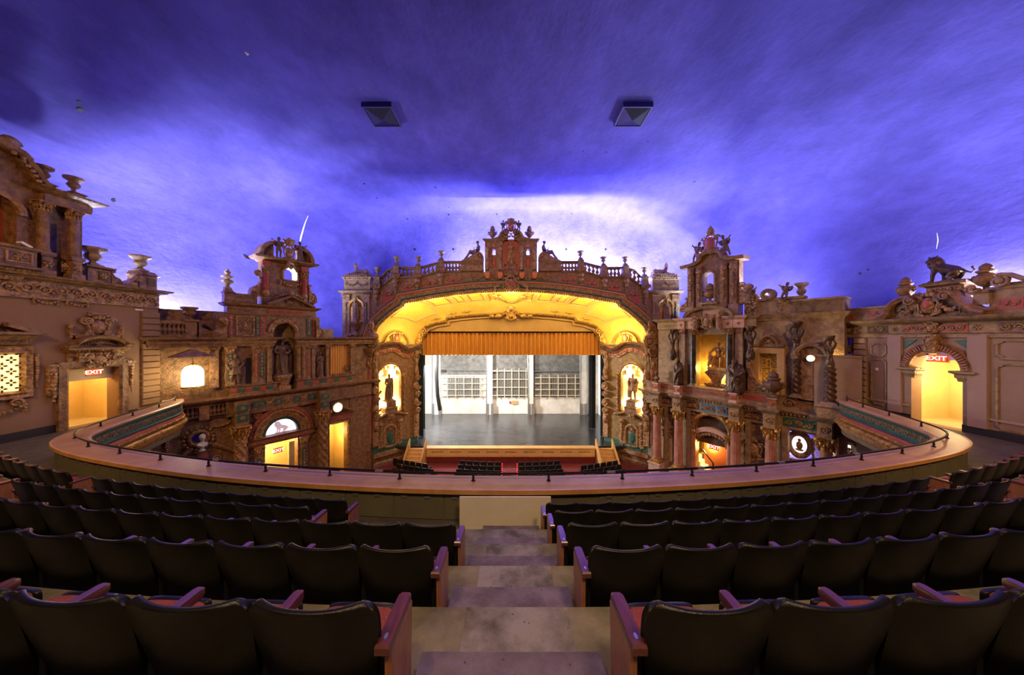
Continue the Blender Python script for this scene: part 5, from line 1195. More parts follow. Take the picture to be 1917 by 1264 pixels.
    # ---- attic tower
    t0, t1 = S(491), S(578); za, zb = zp, E+4.72; h0, h1 = S(529, -.2), S(553, -.2); hz0, hz1 = E+3.72, E+4.2
    m = MB(); arched_wall(m, t0, t1, za, zb, (h0+h1)/2, (h1-h0)/2, hz0, hz1, 0, .7, rise=.3); TW = part('attic_tower', m, 'umber', smooth=0)
    m = MB(); m.sweep([(h0, hz0), (h0, hz1), ((h0+h1)/2-.15, hz1+.3), ((h0+h1)/2+.15, hz1+.3), (h1, hz1), (h1, hz0)], [(0, 0), (0, .06), (.1, .1), (.12, 0)], closed=True); garland(m, (h0-.2, hz0-.1), (h1+.2, hz0-.1), .3, .1, -.1); garland(m, (h0-.15, hz1+.2), (h1+.15, hz1+.2), -.28, .07, -.06, None, False); m.build('window_wreath', 'umber_ornament', TW)
    for px in (499, 571):
        s = S(px, .2); m = MB(); m.box(s-.22, s+.22, -.15, 0, za, za+.5); m.build('tower_block', 'umber', TW, smooth=0)
        m = MB(); shaft(m, s, -.12, za+.95, zb-.75, .15, 'twist'); m.build('twisted_column', 'red_paint', TW)
        m = MB(); m.ell((s, -.12, za+.75), (.2, .2, .28)); capital(m, s, -.12, zb-.8, zb-.35, .16); m.build('capital', 'umber_ornament', TW)
        m = MB(); m.box(s-.2, s+.2, -.2, 0, zb-.35, zb-.05); m.build('tower_impost', 'red_paint', TW, smooth=0)
    m = MB(); scrollbracket(m, t0, t0-.55, za+.5, za+1.75, -.05, .5, sg=-1); m.ell((t0-.25, -.1, za+1.9), (.2, .15, .2)); m.build('tower_scroll', 'umber_ornament', TW)
    m = MB(); scrollbracket(m, t1, t1+.45, za+.4, za+1.6, -.05, .5); m.build('tower_scroll', 'umber_ornament', TW)
    for px in (497, 575): 
        s = S(px); m = MB(); m.box(s-.16, s+.16, -.2, -.1, za+.1, za+.42); m.build('block_inlay', 'umber_dark', TW, smooth=0)
    m = MB(); m.stack(t0, t1, .7, [(.0, zb-.05), (.12, zb), (.2, zb+.06), (.42, zb+.12), (.48, zb+.22), (.42, zb+.25)]); m.build('tower_cornice', 'umber', TW)
    zc = zb+.25
    for sg, e in ((-1, t0-.2), (1, t1+.2)):
        A = [(e - sg*.78*(1-math.cos(pi/2*i/8)), zc + .92*math.sin(pi/2*i/8)) for i in range(9)]
        m = MB(); m.sweep(A if sg < 0 else A[::-1], [(-.16, -.6), (-.16, .3), (.0, .36), (.06, .3), (.06, -.6)]); m.prism(([(e, zc)] + [(A[-1][0], zc)] + [(p[0], p[1]) for p in A[::-1]]) if sg < 0 else ([(A[-1][0], zc), (e, zc)] + [(p[0], p[1]) for p in A]), 0, .5); m.build('segment_pediment', 'umber', TW)
    tc = (t0+t1)/2
    m = MB(); cartouche(m, tc, zc+.35, .8, 1.2, -.35); m.lathe([(.2, 0), (.24, .05), (.22, .12), (.34, .3), (.3, .32), (.1, .36), (.07, .44), (0, .48)], (tc, -.35, zc+.9), 16, 8, .1); m.tube([(tc, -.35, zc-.1), (tc-.1, -.4, zc-.45), (tc+.12, -.38, zc-.6)], .1, 6); m.build('crest_cartouche', 'umber_ornament', TW)
    for sg, px, lab in ((-1, 525, 'cherub figure left of the crest on the tall left tower'), (1, 560, 'cherub figure right of the crest on the tall left tower')):
        statue('cherub_statue', 'cherub', 'dark_plaster', F.m @ T(tc + sg*.58, -.42, zc) @ Matrix.Diagonal((sg*1.0*-1, 1.0, 1.28, 1)), lab, 'statue', 'cherubs on the left tower')
    # ---- low wing beside the side wall
    m = MB(); m.box(-.95, S(430), .9, 1.1, E-.4, E+1.5); m.box(-.95, S(404), .25, .9, E-.3, E-.02); part('wing_wall', m, 'umber', smooth=0)
    m = MB(); m.box(-.85, S(352), .12, .3, E+.0, E+.16); m.box(-.85, S(352), .08, .34, E+.74, E+.86); B = part('balustrade', m, 'umber', smooth=0); balusters(B, (-.8, .2, E+.16), (S(348), .2, E+.16), 8, .58, .3, 'umber')
    s = S(359); m = MB(); m.stack(s-.22, s+.22, .5, [(-.1, E), (-.1, E+.8), (.0, E+.86), (.0, E+.95)]); m.x = T(0,.0,0); scrollbracket(m, s+.3, s+.8, E, E+.85, .12, .4); part('parapet_pedestal', m, 'umber')
    urn('cup', F.m @ T(S(357), .3, E+.95) @ Matrix.Diagonal((.8, .8, .66, 1)), 'squat vase urn on the balustrade of the low left wing', 'umber', 'umber')
    m = MB(); m.box(S(300), S(345), 1.05, 1.12, E+1.52, E+1.58); part('cove_lamp_strip', m, 'disc_glow', smooth=0)
    m = MB(); m.box(S(606), S(628), .3, .9, E-.02, E+.6); part('plain_block', m, 'stone_tan', smooth=0)
    # ---- statues
    statue('armored_statue', 'armor', 'dark_plaster', F.m @ T(S(446, .75), -.22, E-2.74) @ Matrix.Diagonal((1.85, 1.6, 1.78, 1)), 'dark armoured figure statue standing beside the glowing lantern')
    m = MB(); s = S(530, .1); m.lathe([(.55, E-3.3), (.55, E-3.1), (.42, E-3.0), (.5, E-2.7), (.62, E-2.45), (.55, E-2.35)], (s, .1, 0), 12, 6, .06); part('statue_pedestal', m, 'umber_ornament')
    statue('enthroned_statue', 'king', 'dark_plaster', F.m @ T(s, .1, E-2.35) @ Matrix.Diagonal((2.1, 1.5, 2.2, 1)), 'large robed bearded statue in the tall arched niche, left facade')
    statue('niche_statue', 'draped', 'dark_plaster', F.m @ T(S(601, .2), -.12, E-2.74) @ Matrix.Diagonal((1.5, 1.3, 1.7, 1)), 'slim dark draped statue between pilasters right of the arched niche, left facade')
    # ---- the big glowing lantern
    lx, ly, lz = F.p(361, 724, .7); h = Z(361, 684, .7) - lz; rr = h*.38
    t = thing('lantern', 'big dome-topped glowing lantern under a tent canopy on the left facade', 'lamp', F.m @ T(lx, ly, lz))
    m = MB(); m.lathe([(rr*.9, 0), (rr, .04), (rr, h*.62), (rr*.93, h*.78), (rr*.7, h*.92), (rr*.35, h*.99), (0, h)], (0,0,0), 20); m.build('lantern_glass', 'lamp_glow', t)
    m = MB(); m.lathe([(rr*.9, -.08), (rr*1.05, -.06), (rr*1.06, .04), (rr*.9, .05)], (0,0,0), 20); m.build('lantern_base', 'gold', t); m = MB(); m.lathe([(rr*.3, h-.02), (rr*.36, h+.05), (0, h+.14)], (0,0,0), 12)
    for k in range(7): m.ell((rr*.4*math.cos(k*.9), rr*.4*math.sin(k*.9), h+.02), (.05, .05, .05), 5, 4)
    m.build('lantern_crown', 'gold', t)
    m = MB(); m.loft([[(-rr*2.0, -.35, h+.42), (rr*2.0, -.35, h+.42), (rr*2.0, .45, h+.42), (-rr*2.0, .45, h+.42)], [(-rr*2.0, -.35, h+.46), (rr*2.0, -.35, h+.46), (rr*2.0, .45, h+.46), (-rr*2.0, .45, h+.46)], [(-.06, 0, h+.8), (.06, 0, h+.8), (.06, .45, h+.8), (-.06, .45, h+.8)]]); m.tube([(0, 0, h+.1), (0, 0, h+.75)], .02, 6); m.build('lantern_canopy', 'umber', t, smooth=0)
    light('POINT', 'lantern_light', F.m @ Vector((lx, ly-.75, lz+h*.5)), 60, (1., .72, .34), size=.3)
pm('blue_oculus', (.03,.025,.25), (.05,.04,.36), 4.)
build_left_facade()

# ---------------------------------------------------------------- right angled facade
def build_right_facade():
    F = Frame((11.3, 24.6), (5.9, -8.7)); S = F.s_; LEN = 10.5
    def Z(px, py, o=0.): return F.z_(px, py, o)
    a, b = S(1302), S(1364); ac, ah = (a+b)/2, (b-a)/2; zsp = E-6.35; zl = E-7.25
    n0, n1 = S(1303), S(1360); g0, g1 = S(1421), S(1455)
    m = MB()
    m.box(-.8, a-.02, 0, .5, 0, E-4.1); arched_wall(m, a-.02, S(1428), 0, E-4.1, ac, ah, 0, zsp, 0, .5)
    m.box(S(1428), S(1462), 0, .5, 0, E-4.1); m.box(S(1462), LEN+.6, .0, .5, E-5.3, E-4.1)
    arched_wall(m, .3, S(1392), E-4.1, E+1.2, (n0+n1)/2, (n1-n0)/2, E-3.4, E+.2, 0, .5, rise=0)
    arched_wall(m, S(1392), S(1502), E-4.1, E+1.2, (g0+g1)/2, (g1-g0)/2, E-3.0, E-.95, 0.1, .5, rise=0)
    W = m.build('wall_right_angled', 'stone_tan', None, F.m, smooth=0, kind='structure')
    def part(name, mb, mat, par=W, smooth=40): return mb.build(name, mat, par, None, smooth)
    # gilded statue niche and gilded window
    m = MB(); m.box(n0-.3, n1+.3, 1.3, 1.4, E-3.5, E+.6); m.box(n0-.3, n0-.2, .5, 1.4, E-3.5, E+.6); m.box(n1+.2, n1+.3, .5, 1.4, E-3.5, E+.6); m.box(n0-.3, n1+.3, .45, 1.4, E+.5, E+.6); m.box(n0-.3, n1+.3, .4, 1.4, E-3.5, E-3.4); part('niche_lining', m, 'gold_wall', smooth=0)
    light('POINT', 'niche_lamp', F.m @ Vector((n0+.35, .75, E-2.2)), 120, (1., .66, .18), size=.1); light('POINT', 'niche_lamp', F.m @ Vector((n1-.2, .75, E-2.9)), 120, (1., .66, .18), size=.1)
    m = MB(); m.box(g0-.1, g1+.1, .55, .6, E-3.1, E-.85); part('mosaic_panel', m, 'gold_mosaic', smooth=0)
    light('POINT', 'window_lamp', F.m @ Vector((g1-.1, .25, E-2.7)), 22, (1., .66, .2), size=.08)
    # ---- ledge and its coloured frieze
    m = MB(); m.stack(-.8, LEN+.6, .3, [(.3, E-4.4), (.34, E-4.34), (.46, E-4.28), (.58, E-4.18), (.62, E-4.1), (.56, E-4.06)]); part('ledge', m, 'stone_tan')
    m = MB(); x = -.7
    while x < LEN+.4: m.box(x, x+.09, -.5, -.4, E-4.34, E-4.26); x += .18
    part('dentil_course', m, 'stone_tan', smooth=0)
    m = MB(); m.box(-.8, LEN+.6, -.3, 0, E-5.15, E-4.4); part('entablature', m, 'stone_tan', smooth=0)
    for p0, p1, mt in ((1238, 1256, 'umber_dark'), (1286, 1308, 'umber_dark'), (1313, 1338, 'blue_paint'), (1343, 1362, 'blue_paint'), (1393, 1430, 'umber_dark'), (1466, 1530, 'green_paint'), (1556, 1600, 'green_paint')):
        m = MB(); m.box(S(p0, .3), S(p1, .3), -.325, -.28, E-5.0, E-4.5); f = part('frieze_panel', m, mt, smooth=0); m = MB(); rinceau(m, S(p0, .3)+.05, S(p1, .3)-.05, E-4.75, .4, -.34, .035); m.build('scroll_ornament', 'gold', f)
        m = MB(); rosette(m, (S(p0, .3)+S(p1, .3))/2, E-4.75, .14, -.36); m.build('panel_rosette', 'red_paint', f)
    # ---- columns of the lower storey standing before the wall
    for px, flut in ((1230, 'fluted'), (1270, 'fluted'), (1377, 'fluted'), (1443, 'fluted'), (1546, 'fluted')):
        s = S(px, .55); m = MB(); m.stack(s-.28, s+.28, 0, [(.85, E-5.15), (.85, E-4.4), (.9, E-4.34), (1.05, E-4.2), (1.1, E-4.08), (1.04, E-4.05)]); B = part('column_block', m, 'stone_tan', smooth=0)
        m = MB(); spiral(m, s, E-4.78, .2, 1.7, 0, 1, .05, -.87); rosette(m, s, E-4.78, .1, -.88); m.build('block_scroll', 'umber_ornament', B)
        column(W, s, -.55, .95, E-5.15, .29, flut, 'rose_marble', 'gold', 'gold', .72, .38)
        m = MB(); m.stack4(s, -.55, [(.5, 0), (.5, .12), (.44, .16), (.44, .8), (.5, .86), (.5, .95)]); part('column_pedestal', m, 'pink_stone', smooth=0)
        m = MB(); m.box(s+.42, s+.7, -.3, 0, .0, E-5.15); m.build('pilaster_strip', 'stone_tan', B, smooth=0)
    # ---- the arch with its balcony relief, and the lobby
    m = MB(); m.sweep(arc(ac, zsp, ah, pi, 0, 20), [(0, -.1), (0, .12), (.1, .18), (.24, .12), (.3, .2), (.34, -.1)]); part('archivolt', m, 'gold')
    m = MB()
    for i in range(15): q = pi*(i+.5)/15; m.ell((ac + (ah+.45)*math.cos(q), -.12, zsp + (ah+.45)*math.sin(q)), (.12, .1, .12), 6, 4)
    cartouche(m, ac, zsp+ah+.35, .5, .55, -.2); part('archivolt_foliage', m, 'umber_ornament')
    for s in (ac-ah-.15, ac+ah+.1): column(W, s, -.05, .3, zsp-.05, .2, 'plain', 'rose_marble', 'gold', 'stone_tan', .55, .3)
    m = MB(); A = arc(ac, zl-.55, 1.35*ah, pi*.79, pi*.21, 10); m.sweep(A, [(0, -.3), (0, .1), (.3, .1), (.3, -.3)]); part('segment_lintel', m, 'pink_stone')
    m = MB(); m.box(ac-ah, ac+ah, .35, .4, zl-.1, zsp+ah); part('lunette_back', m, 'umber_dark', smooth=0)
    m = MB(); 
    for i in range(9): x = ac - ah*.8 + ah*1.6*i/8; z = zl+.35+.35*math.sin(pi*i/8); m.ell((x, .1, z), (.13, .12, .16), 6, 4); m.tube([(x, .08, z), (x, .05, z+.35)], [.05, .03], 5)
    garland(m, (ac-ah*.85, zl+.35), (ac+ah*.85, zl+.35), -.3, .12, .02); part('lunette_relief', m, 'umber_ornament')
    m = MB()
    for i in range(9): x = ac - ah*.6 + ah*1.2*i/8; m.ell((x, -.02, zl+.95-.1*abs(i-4)/4), (.04, .04, .04), 6, 4)
    part('lunette_bulbs', m, 'disc_glow')
    alcove(W, ac-ah-.9, ac+ah+.3, 0, zl, .5, 2.4)
    light('POINT', 'lobby_lamp', F.m @ Vector((ac-ah*.6, 1.4, zl-.7)), 240, (1., .66, .18), size=.12)
    m = MB(); m.box(S(1318, -1.6), ac+ah+.3, 1.6, 1.7, 0, zl); part('lobby_door', m, 'red_door', smooth=0)
    exit_sign(F.m @ T(S(1336, -.6), .6, Z(1336, 837, -.6)), .6, .36, 'red lit EXIT sign in the arch between the pink columns at lower right')
    m = MB(); s0 = ac-ah-.6
    for i in range(6): m.box(s0, s0+1.5-i*.25, .9, 2.8, .28*i, .28*(i+1))
    part('lobby_stair', m, 'white_plate', smooth=0)
    m = MB(); m.tube([(s0-.1, .8, 3.3), (s0+1.3, .8, 1.7), (s0+1.4, .8, 1.6), (s0+1.4, .8, 0)], .05, 6); part('stair_rail', m, 'iron')
    # shell recess between the two left-hand columns, and cartouche reliefs
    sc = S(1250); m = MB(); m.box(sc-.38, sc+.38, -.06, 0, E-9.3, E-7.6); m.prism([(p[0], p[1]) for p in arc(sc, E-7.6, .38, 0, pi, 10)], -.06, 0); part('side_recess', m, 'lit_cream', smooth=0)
    m = MB(); cartouche(m, sc, E-6.3, 1.0, 1.3, -.12); cartouche(m, sc, E-7.3, .8, .6, -.12); part('relief_cartouche', m, 'umber_ornament')
    sc = S(1411); m = MB(); cartouche(m, sc, E-6.9, 1.25, 1.3, -.12); rinceau(m, sc-.75, sc+.75, E-8.0, .7, -.08, .06); rinceau(m, sc-.75, sc+.75, E-8.7, .7, -.08, .06); part('relief_cartouche', m, 'umber_ornament')
    # ---- blue lit recess beyond
    b0, b1 = S(1462), LEN+.9
    m = MB(); m.box(b0, b1, .9, 1.0, 0, E-4.4); m.box(b0-.1, b0, 0, 1, 0, E-4.4); m.box(b0, b1, .5, 1, E-5.3, E-5.2); part('recess_wall', m, 'niche_blue', smooth=0)
    light('POINT', 'recess_lamp', F.m @ Vector((S(1480, -.5), .45, E-6.4)), 110, (.9, .86, 1.), size=.12); light('POINT', 'recess_lamp', F.m @ Vector((S(1568, -.5), .45, E-6.4)), 110, (.9, .86, 1.), size=.12)
    for px, py in ((1497, 832), (1590, 850)):
        s, z = S(px, -.5), Z(px, py, -.5); m = MB()
        m.x = T(s, .5, z) @ Matrix.Rotation(pi/2, 4, 'X') @ Matrix.Diagonal((.8, 1.15, 1, 1)); m.lathe([(.42, -.05), (.42, .1), (.56, .16), (.7, .08), (.7, -.05)], (0,0,0), 20, cap=False); m.x = Matrix(); cartouche(m, s, z+.75, .9, .5, .42); drop(m, s-.6, z+.4, z-.7, .12, .42); drop(m, s+.6, z+.4, z-.7, .12, .42); m.box(s-.9, s+.9, .3, .6, z-1.6, z-.85); part('oval_frame', m, 'umber_ornament')
        m = MB(); m.x = T(s, .52, z) @ Matrix.Rotation(pi/2, 4, 'X') @ Matrix.Diagonal((.8, 1.15, 1, 1)); m.lathe([(.44, 0), (.4, .02), (0, .02)], (0,0,0), 20); part('oval_field', m, 'lunette_glow')
        m = MB(); m.ell((s, .45, z-.05), (.15, .06, .24)); m.ell((s, .45, z+.25), (.08, .05, .09)); m.ell((s, .45, z-.3), (.2, .06, .07)); part('oval_vase_relief', m, 'umber_ornament')
    # ---- upper storey
    m = MB(); m.stack(S(1214), S(1386), .2, [(.4, E-4.06), (.4, E-3.95), (.34, E-3.9), (.34, E-3.55), (.42, E-3.48), (.42, E-3.42)]); P = part('plinth', m, 'stone_tan', smooth=0)
    m = MB(); m.box(S(1216, .34), S(1384, .34), -.36, -.3, E-3.86, E-3.6); q = m.build('plinth_frieze', 'red_paint', P, smooth=0); m = MB(); rinceau(m, S(1218, .34), S(1382, .34), E-3.73, .22, -.37, .022); m.build('scroll_ornament', 'stone_tan', q)
    m = MB(); m.stack(S(1386), S(1500), .2, [(.34, E-4.06), (.34, E-3.9), (.26, E-3.85), (.26, E-3.4), (.3, E-3.35), (.34, E-3.3)]); P = part('plinth', m, 'stone_tan', smooth=0); m = MB(); m.box(S(1390, .26), S(1440, .26), -.28, -.2, E-3.82, E-3.5); m.build('plinth_frieze', 'red_paint', P, smooth=0)
    for px, out, h in ((1228, .7, .62), (1268, .75, .62), (1372, .8, .62), (1446, .85, .62)):
        s = S(px, out); m = MB(); m.stack(s-.22, s+.22, 0, [(out+.1, E-4.06), (out+.1, E-3.95), (out+.04, E-3.9), (out+.04, E-3.6), (out+.12, E-3.52), (out+.1, E-3.44)]); q = part('statue_pedestal', m, 'pink_stone' if px != 1446 else 'stone_tan', smooth=0)
        m = MB(); m.box(s-.2, s+.2, -out-.07, -out, E-3.87, E-3.63); m.build('pedestal_frieze', 'red_paint', q, smooth=0); m = MB(); rosette(m, s, E-3.75, .12, -out-.08); m.build('pedestal_rosette', 'gold', q)
    zc = E+.62
    for px in (1276.5, 1383): pilaster(W, S(px, .15), .42, E-3.42, zc, .15, 'stone_tan', None, .4)
    for px in (1297.5, 1365):
        s = S(px, .25); column(W, s, -.25, E-3.42, zc, .19, 'plain', 'black_marble', 'umber_ornament', 'stone_tan', .42, .22)
    m = MB(); m.stack(.35, S(1418), .4, [(.2, zc), (.22, zc+.2), (.2, zc+.22), (.2, zc+.5), (.3, zc+.56), (.42, zc+.64), (.48, zc+.72), (.42, zc+.76)]); EN = part('upper_entablature', m, 'stone_tan')
    for px, w_ in ((1273, .5), (1294, .55), (1361, .55), (1381, .6)):
        s = S(px, .4); m = MB(); m.stack(s-w_/2, s+w_/2, 0, [(.3, zc), (.3, zc+.52), (.42, zc+.58), (.52, zc+.68), (.54, zc+.76)]); q = m.build('entablature_block', 'pink_stone', EN, smooth=0); m = MB(); rosette(m, s, zc+.27, .11, -.31); m.build('block_rosette', 'umber_ornament', q)
    # segmental pediment with the painted coat-of-arms group
    p0, p1 = S(1285, .4), S(1367, .4); pc = (p0+p1)/2; hw = (p1-p0)/2
    A = [(pc + hw*math.cos(pi - pi*i/16), zc+.72 + .62*math.sin(pi*i/16)) for i in range(17)]
    m = MB(); m.sweep(A, [(-.02, 0), (-.02, .45), (.06, .52), (.1, .5), (.18, .56), (.2, 0)]); m.build('segment_pediment', 'stone_tan', EN)
    m = MB(); m.prism([(x, z) for x, z in reversed(A)], -.12, .1); m.build('tympanum', 'pink_stone', EN, smooth=0)
    m = MB(); cartouche(m, pc, zc+.42, .8, 1.0, -.5); m.build('arms_shield', 'umber_ornament', EN)
    for sg, lab in ((-1, 'small painted supporter figure left of the shield under the right tower'), (1, 'small painted supporter figure right of the shield under the right tower')):
        statue('supporter_statue', 'draped', 'umber_ornament', F.m @ T(pc+sg*.75, -.52, zc-.1) @ Matrix.Diagonal((sg*1.0, 1.0, 1.15, 1)), lab, 'statue', 'shield supporters of the right facade')
    # ---- tower
    t0, t1 = S(1287), S(1384); za, zb = zc+.76, E+5.0; h0, h1 = S(1319, -.2), S(1339, -.2); hc, hh = (h0+h1)/2, (h1-h0)/2
    m = MB(); arched_wall(m, t0, t1, za, zb, hc, hh, za+1.0, E+4.15, 0, .6); TW = part('attic_tower', m, 'umber', smooth=0)
    m = MB(); m.sweep([(h0, za+1.0)] + [(x, z) for x, z in arc(hc, E+4.15, hh, pi, 0, 14)] + [(h1, za+1.0)], [(0, 0), (0, .06), (.1, .12), (.16, 0)]); m.box(h0-.25, h1+.25, -.2, 0, za+.88, za+1.0); m.build('window_frame', 'stone_tan', TW)
    for s in (t0+.3, t1-.3, t0+.85, t1-.85):
        m = MB(); m.box(s-.2, s+.2, -.16, 0, za, zb-.1); q = m.build('tower_pilaster', 'umber', TW, smooth=0); m = MB(); drop(m, s, zb-.3, za+1.2, .16, -.2); m.ell((s, -.2, zb-.45), (.22, .14, .22)); m.ell((s, -.24, zb-.35), (.1, .1, .12)); m.build('pilaster_drop', 'umber_ornament', q)
    for s in (t0+.25, t1-.25): m = MB(); m.box(s-.28, s+.28, -.3, .2, za, za+.75); m.box(s-.12, s+.12, -.33, -.29, za+.25, za+.5); m.build('tower_block', 'stone_tan', TW, smooth=0)
    A = [(t0-.35, zb), (t0+.4, zb+.05), (t0+.9, zb+.25), ((t0+t1)/2-.5, zb+.62), ((t0+t1)/2, zb+.72), ((t0+t1)/2+.5, zb+.62), (t1-.9, zb+.25), (t1-.4, zb+.05), (t1+.35, zb)]
    A = [tuple(p)[:2] for p in catmull([(x, z, 0) for x, z in A], 4)]
    m = MB(); m.sweep([(p[0], p[1]) for p in A], [(-.06, -.6), (-.06, .32), (.08, .42), (.16, .4), (.18, -.6)]); m.prism([(t0, zb-.02), (t1, zb-.02)] + [(p[0], p[1]) for p in A[::-1] if t0 < p[0] < t1], 0, .55); m.build('gable', 'umber', TW)
    tc = (t0+t1)/2
    m = MB(); cartouche(m, tc, zb+1.3, 1.15, 1.35, -.2); m.ell((tc, -.2, zb+2.05), (.3, .22, .16)); m.ell((tc, -.2, zb+2.25), (.22, .18, .16)); m.ell((tc, -.2, zb+2.42), (.1, .1, .1)); spiral(m, tc-.75, zb+.75, .24, 1.4, 0, 1, .07, -.2); spiral(m, tc+.75, zb+.75, .24, 1.4, 0, -1, .07, -.2); m.build('crest_shield', 'umber_ornament', TW)
    m = MB(); m.ell((tc, -.32, zb+1.35), (.3, .07, .42), 10, 6); m.build('shield_field', 'red_paint', TW)
    for sg, lab, dz in ((-1, 'cherub climbing the left slope of the right tower gable', .2), (1, 'cherub with outstretched arm on the right slope of the right tower gable', .3)):
        statue('cherub_statue', 'cherub', 'dark_plaster', F.m @ T(tc+sg*1.05, -.15, zb+dz) @ Matrix.Rotation(-sg*.25, 4, 'Y') @ Matrix.Diagonal((-sg*1.15, 1.1, 1.5, 1)), lab, 'statue', 'cherubs on the right tower')
    m = MB(); scrollbracket(m, t1, t1+.95, za+.75, za+2.1, -.05, .5); m.ell((t1+.5, -.05, za+1.75), (.3, .2, .22)); m.build('tower_scroll', 'umber_ornament', TW)
    m = MB(); scrollbracket(m, t0, t0-.5, za+.5, za+1.5, -.05, .5, sg=-1); m.build('tower_scroll', 'umber_ornament', TW)
    urn('lidded', F.m @ T(hc+.05, .1, za+1.0) @ Matrix.Diagonal((1.1, 1.1, 1.35, 1)), 'handled lidded vase standing in the open window of the right tower', 'umber', 'umber')
    # ---- wing with the gilded window
    m = MB(); m.box(S(1392), S(1502), .1, .5, E+1.2, E+2.25); m.box(S(1390), S(1506), .0, .6, E+2.2, E+2.34); part('wing_attic', m, 'stone_tan', smooth=0)
    m = MB(); m.stack(S(1392), S(1502), .4, [(.0, E+1.0), (.05, E+1.15), (.2, E+1.25), (.28, E+1.38)]); part('wing_cornice', m, 'stone_tan')
    oc = S(1437, .1); oz = E+2.55
    m = MB(); m.sweep(arc(oc, oz, .36, 0, 2*pi, 22)[:-1], [(0, -.3), (0, .14), (.12, .2), (.24, .14), (.26, -.3)], closed=True); part('oculus_ring', m, 'umber')
    for sg, lab in ((-1, 'cherub holding the left side of the round window ring on the right wing'), (1, 'cherub holding the right side of the round window ring on the right wing')):
        statue('cherub_statue', 'cherub', 'dark_plaster', F.m @ T(oc+sg*.72, -.1, E+2.1) @ Matrix.Rotation(sg*.2, 4, 'Y') @ Matrix.Diagonal((sg*.95, .95, 1.1, 1)), lab, 'statue', 'cherubs of the round window')
    m = MB(); drop(m, oc-.6, E+2.1, E+1.45, .15, -.08); drop(m, oc+.6, E+2.1, E+1.45, .15, -.08); spiral(m, S(1401), E+1.75, .25, 1.5, 0, 1, .07, .02); part('wing_drop', m, 'umber_ornament')
    m = MB(); m.sweep([(g0, E-3.0), (g0, E-.95), (g1, E-.95), (g1, E-3.0)], [(0, -.2), (0, .08), (.2, .1), (.34, .06), (.36, -.1)], closed=True); part('window_frame', m, 'header_tan')
    w0, w1 = S(1413), S(1470); wc = (w0+w1)/2; hw = (w1-w0)/2
    A = [tuple(p)[:2] for p in catmull([(w0, E-.5, 0), (w0+hw*.3, E-.45, 0), (w0+hw*.6, E-.1, 0), (wc, E+.08, 0), (w1-hw*.6, E-.1, 0), (w1-hw*.3, E-.45, 0), (w1, E-.5, 0)], 4)]
    m = MB(); m.sweep([(p[0], p[1]) for p in A], [(-.08, -.1), (-.08, .25), (.0, .36), (.08, .3), (.08, -.1)]); m.prism([(w0, E-.56), (w1, E-.56)] + [(p[0], p[1]) for p in A[::-1]], -.1, .1); cartouche(m, wc, E-.2, .5, .4, -.14); part('window_pediment', m, 'umber')
    # end tower of the wing, brightly lit on its flank
    e0, e1 = S(1486), LEN-.15
    m = MB(); m.box(e0, e1, -.1, 1.2, E-3.3, E+2.0); EW = part('end_tower', m, 'stone_tan', smooth=0)
    m = MB(); m.stack(e0, e1, 1.2, [(.12, E+.9), (.16, E+1.05), (.3, E+1.2), (.36, E+1.34)]); m.stack(e0+.05, e1-.05, 1.2, [(.1, E+1.34), (.1, E+1.95), (.2, E+2.02), (.2, E+2.12)]); m.build('tower_cornice', 'stone_tan', EW)
    light('SPOT', 'flank_lamp', F.m @ Vector((e1-.35, -.3, E-1.3)), 60, (1., .7, .22), F.m @ Vector((e1-.45, -.2, E+1.)), .05, spot=110)
    urn('cup', F.m @ T(S(1497), .3, E+2.12) @ Matrix.Diagonal((.72, .72, .95, 1)), 'tall flaring urn on the brightly lit end block of the right facade', 'stone_tan', 'stone_tan')
    # hooded doorway with a lamp beside the end tower
    s = S(1521, .2); m = MB(); m.box(s-.52, s+.52, -.35, -.12, E-3.4, E-1.0); m.prism([(p[0], p[1]) for p in arc(s, E-1.0, .52, 0, pi, 12)], -.35, -.12); D = part('hooded_doorway', m, 'umber', smooth=0)
    m = MB(); m.sweep(arc(s, E-1.0, .52, pi, 0, 14), [(0, 0), (0, .55), (.12, .62), (.2, .55), (.2, 0)]); m.build('hood', 'umber', D)
    lamp_disc(F, 1518, 671, .62, .17, 'small round glowing lamp in the hooded doorway of the right facade')
    m = MB(); m.box(S(1524, .5), LEN+.5, -.5, -.36, E-4.0, E-1.0); m.box(S(1522, .5), LEN+.5, -.56, -.34, E-1.0, E-.9); part('screen_wall', m, 'rose_wall', smooth=0)
    # ---- statues and vessels of the right facade
    m = MB(); s = (n0+n1)/2+.12; m.stack4(s, .75, [(.35, E-3.4), (.3, E-3.1), (.34, E-2.9), (.6, E-2.5), (.66, E-2.42), (.58, E-2.36), (.58, E-2.28)], 1, .7); m.ell((s-.5, .5, E-3.25), (.3, .15, .15)); m.ell((s+.5, .5, E-3.25), (.3, .15, .15)); part('statue_pedestal', m, 'umber_ornament')
    statue('seated_statue', 'seated', 'gilt_statue', F.m @ T(s+.05, .75, E-2.28) @ Matrix.Diagonal((1.95, 1.4, 1.9, 1)), 'gilded seated figure group in the golden niche of the right facade')
    statue('prophet_statue', 'prophet', 'bronze', F.m @ T(S(1377, .6), -.55, E-3.42) @ Matrix.Diagonal((2.0, 1.5, 2.15, 1)), 'hooded dark robed figure to the right of the golden niche')
    statue('robed_statue', 'prophet', 'bronze', F.m @ T(S(1269, .6), -.55, E-3.42) @ Matrix.Diagonal((-1.45, 1.3, 2.0, 1)), 'dark robed figure to the left of the golden niche')
    urn('lidded', F.m @ T(S(1446, .85), -.7, E-3.42) @ Matrix.Diagonal((1.25, 1.25, 1.5, 1)), 'two-handled dark lidded urn on the right gallery ledge', 'dark_plaster', 'dark_plaster')
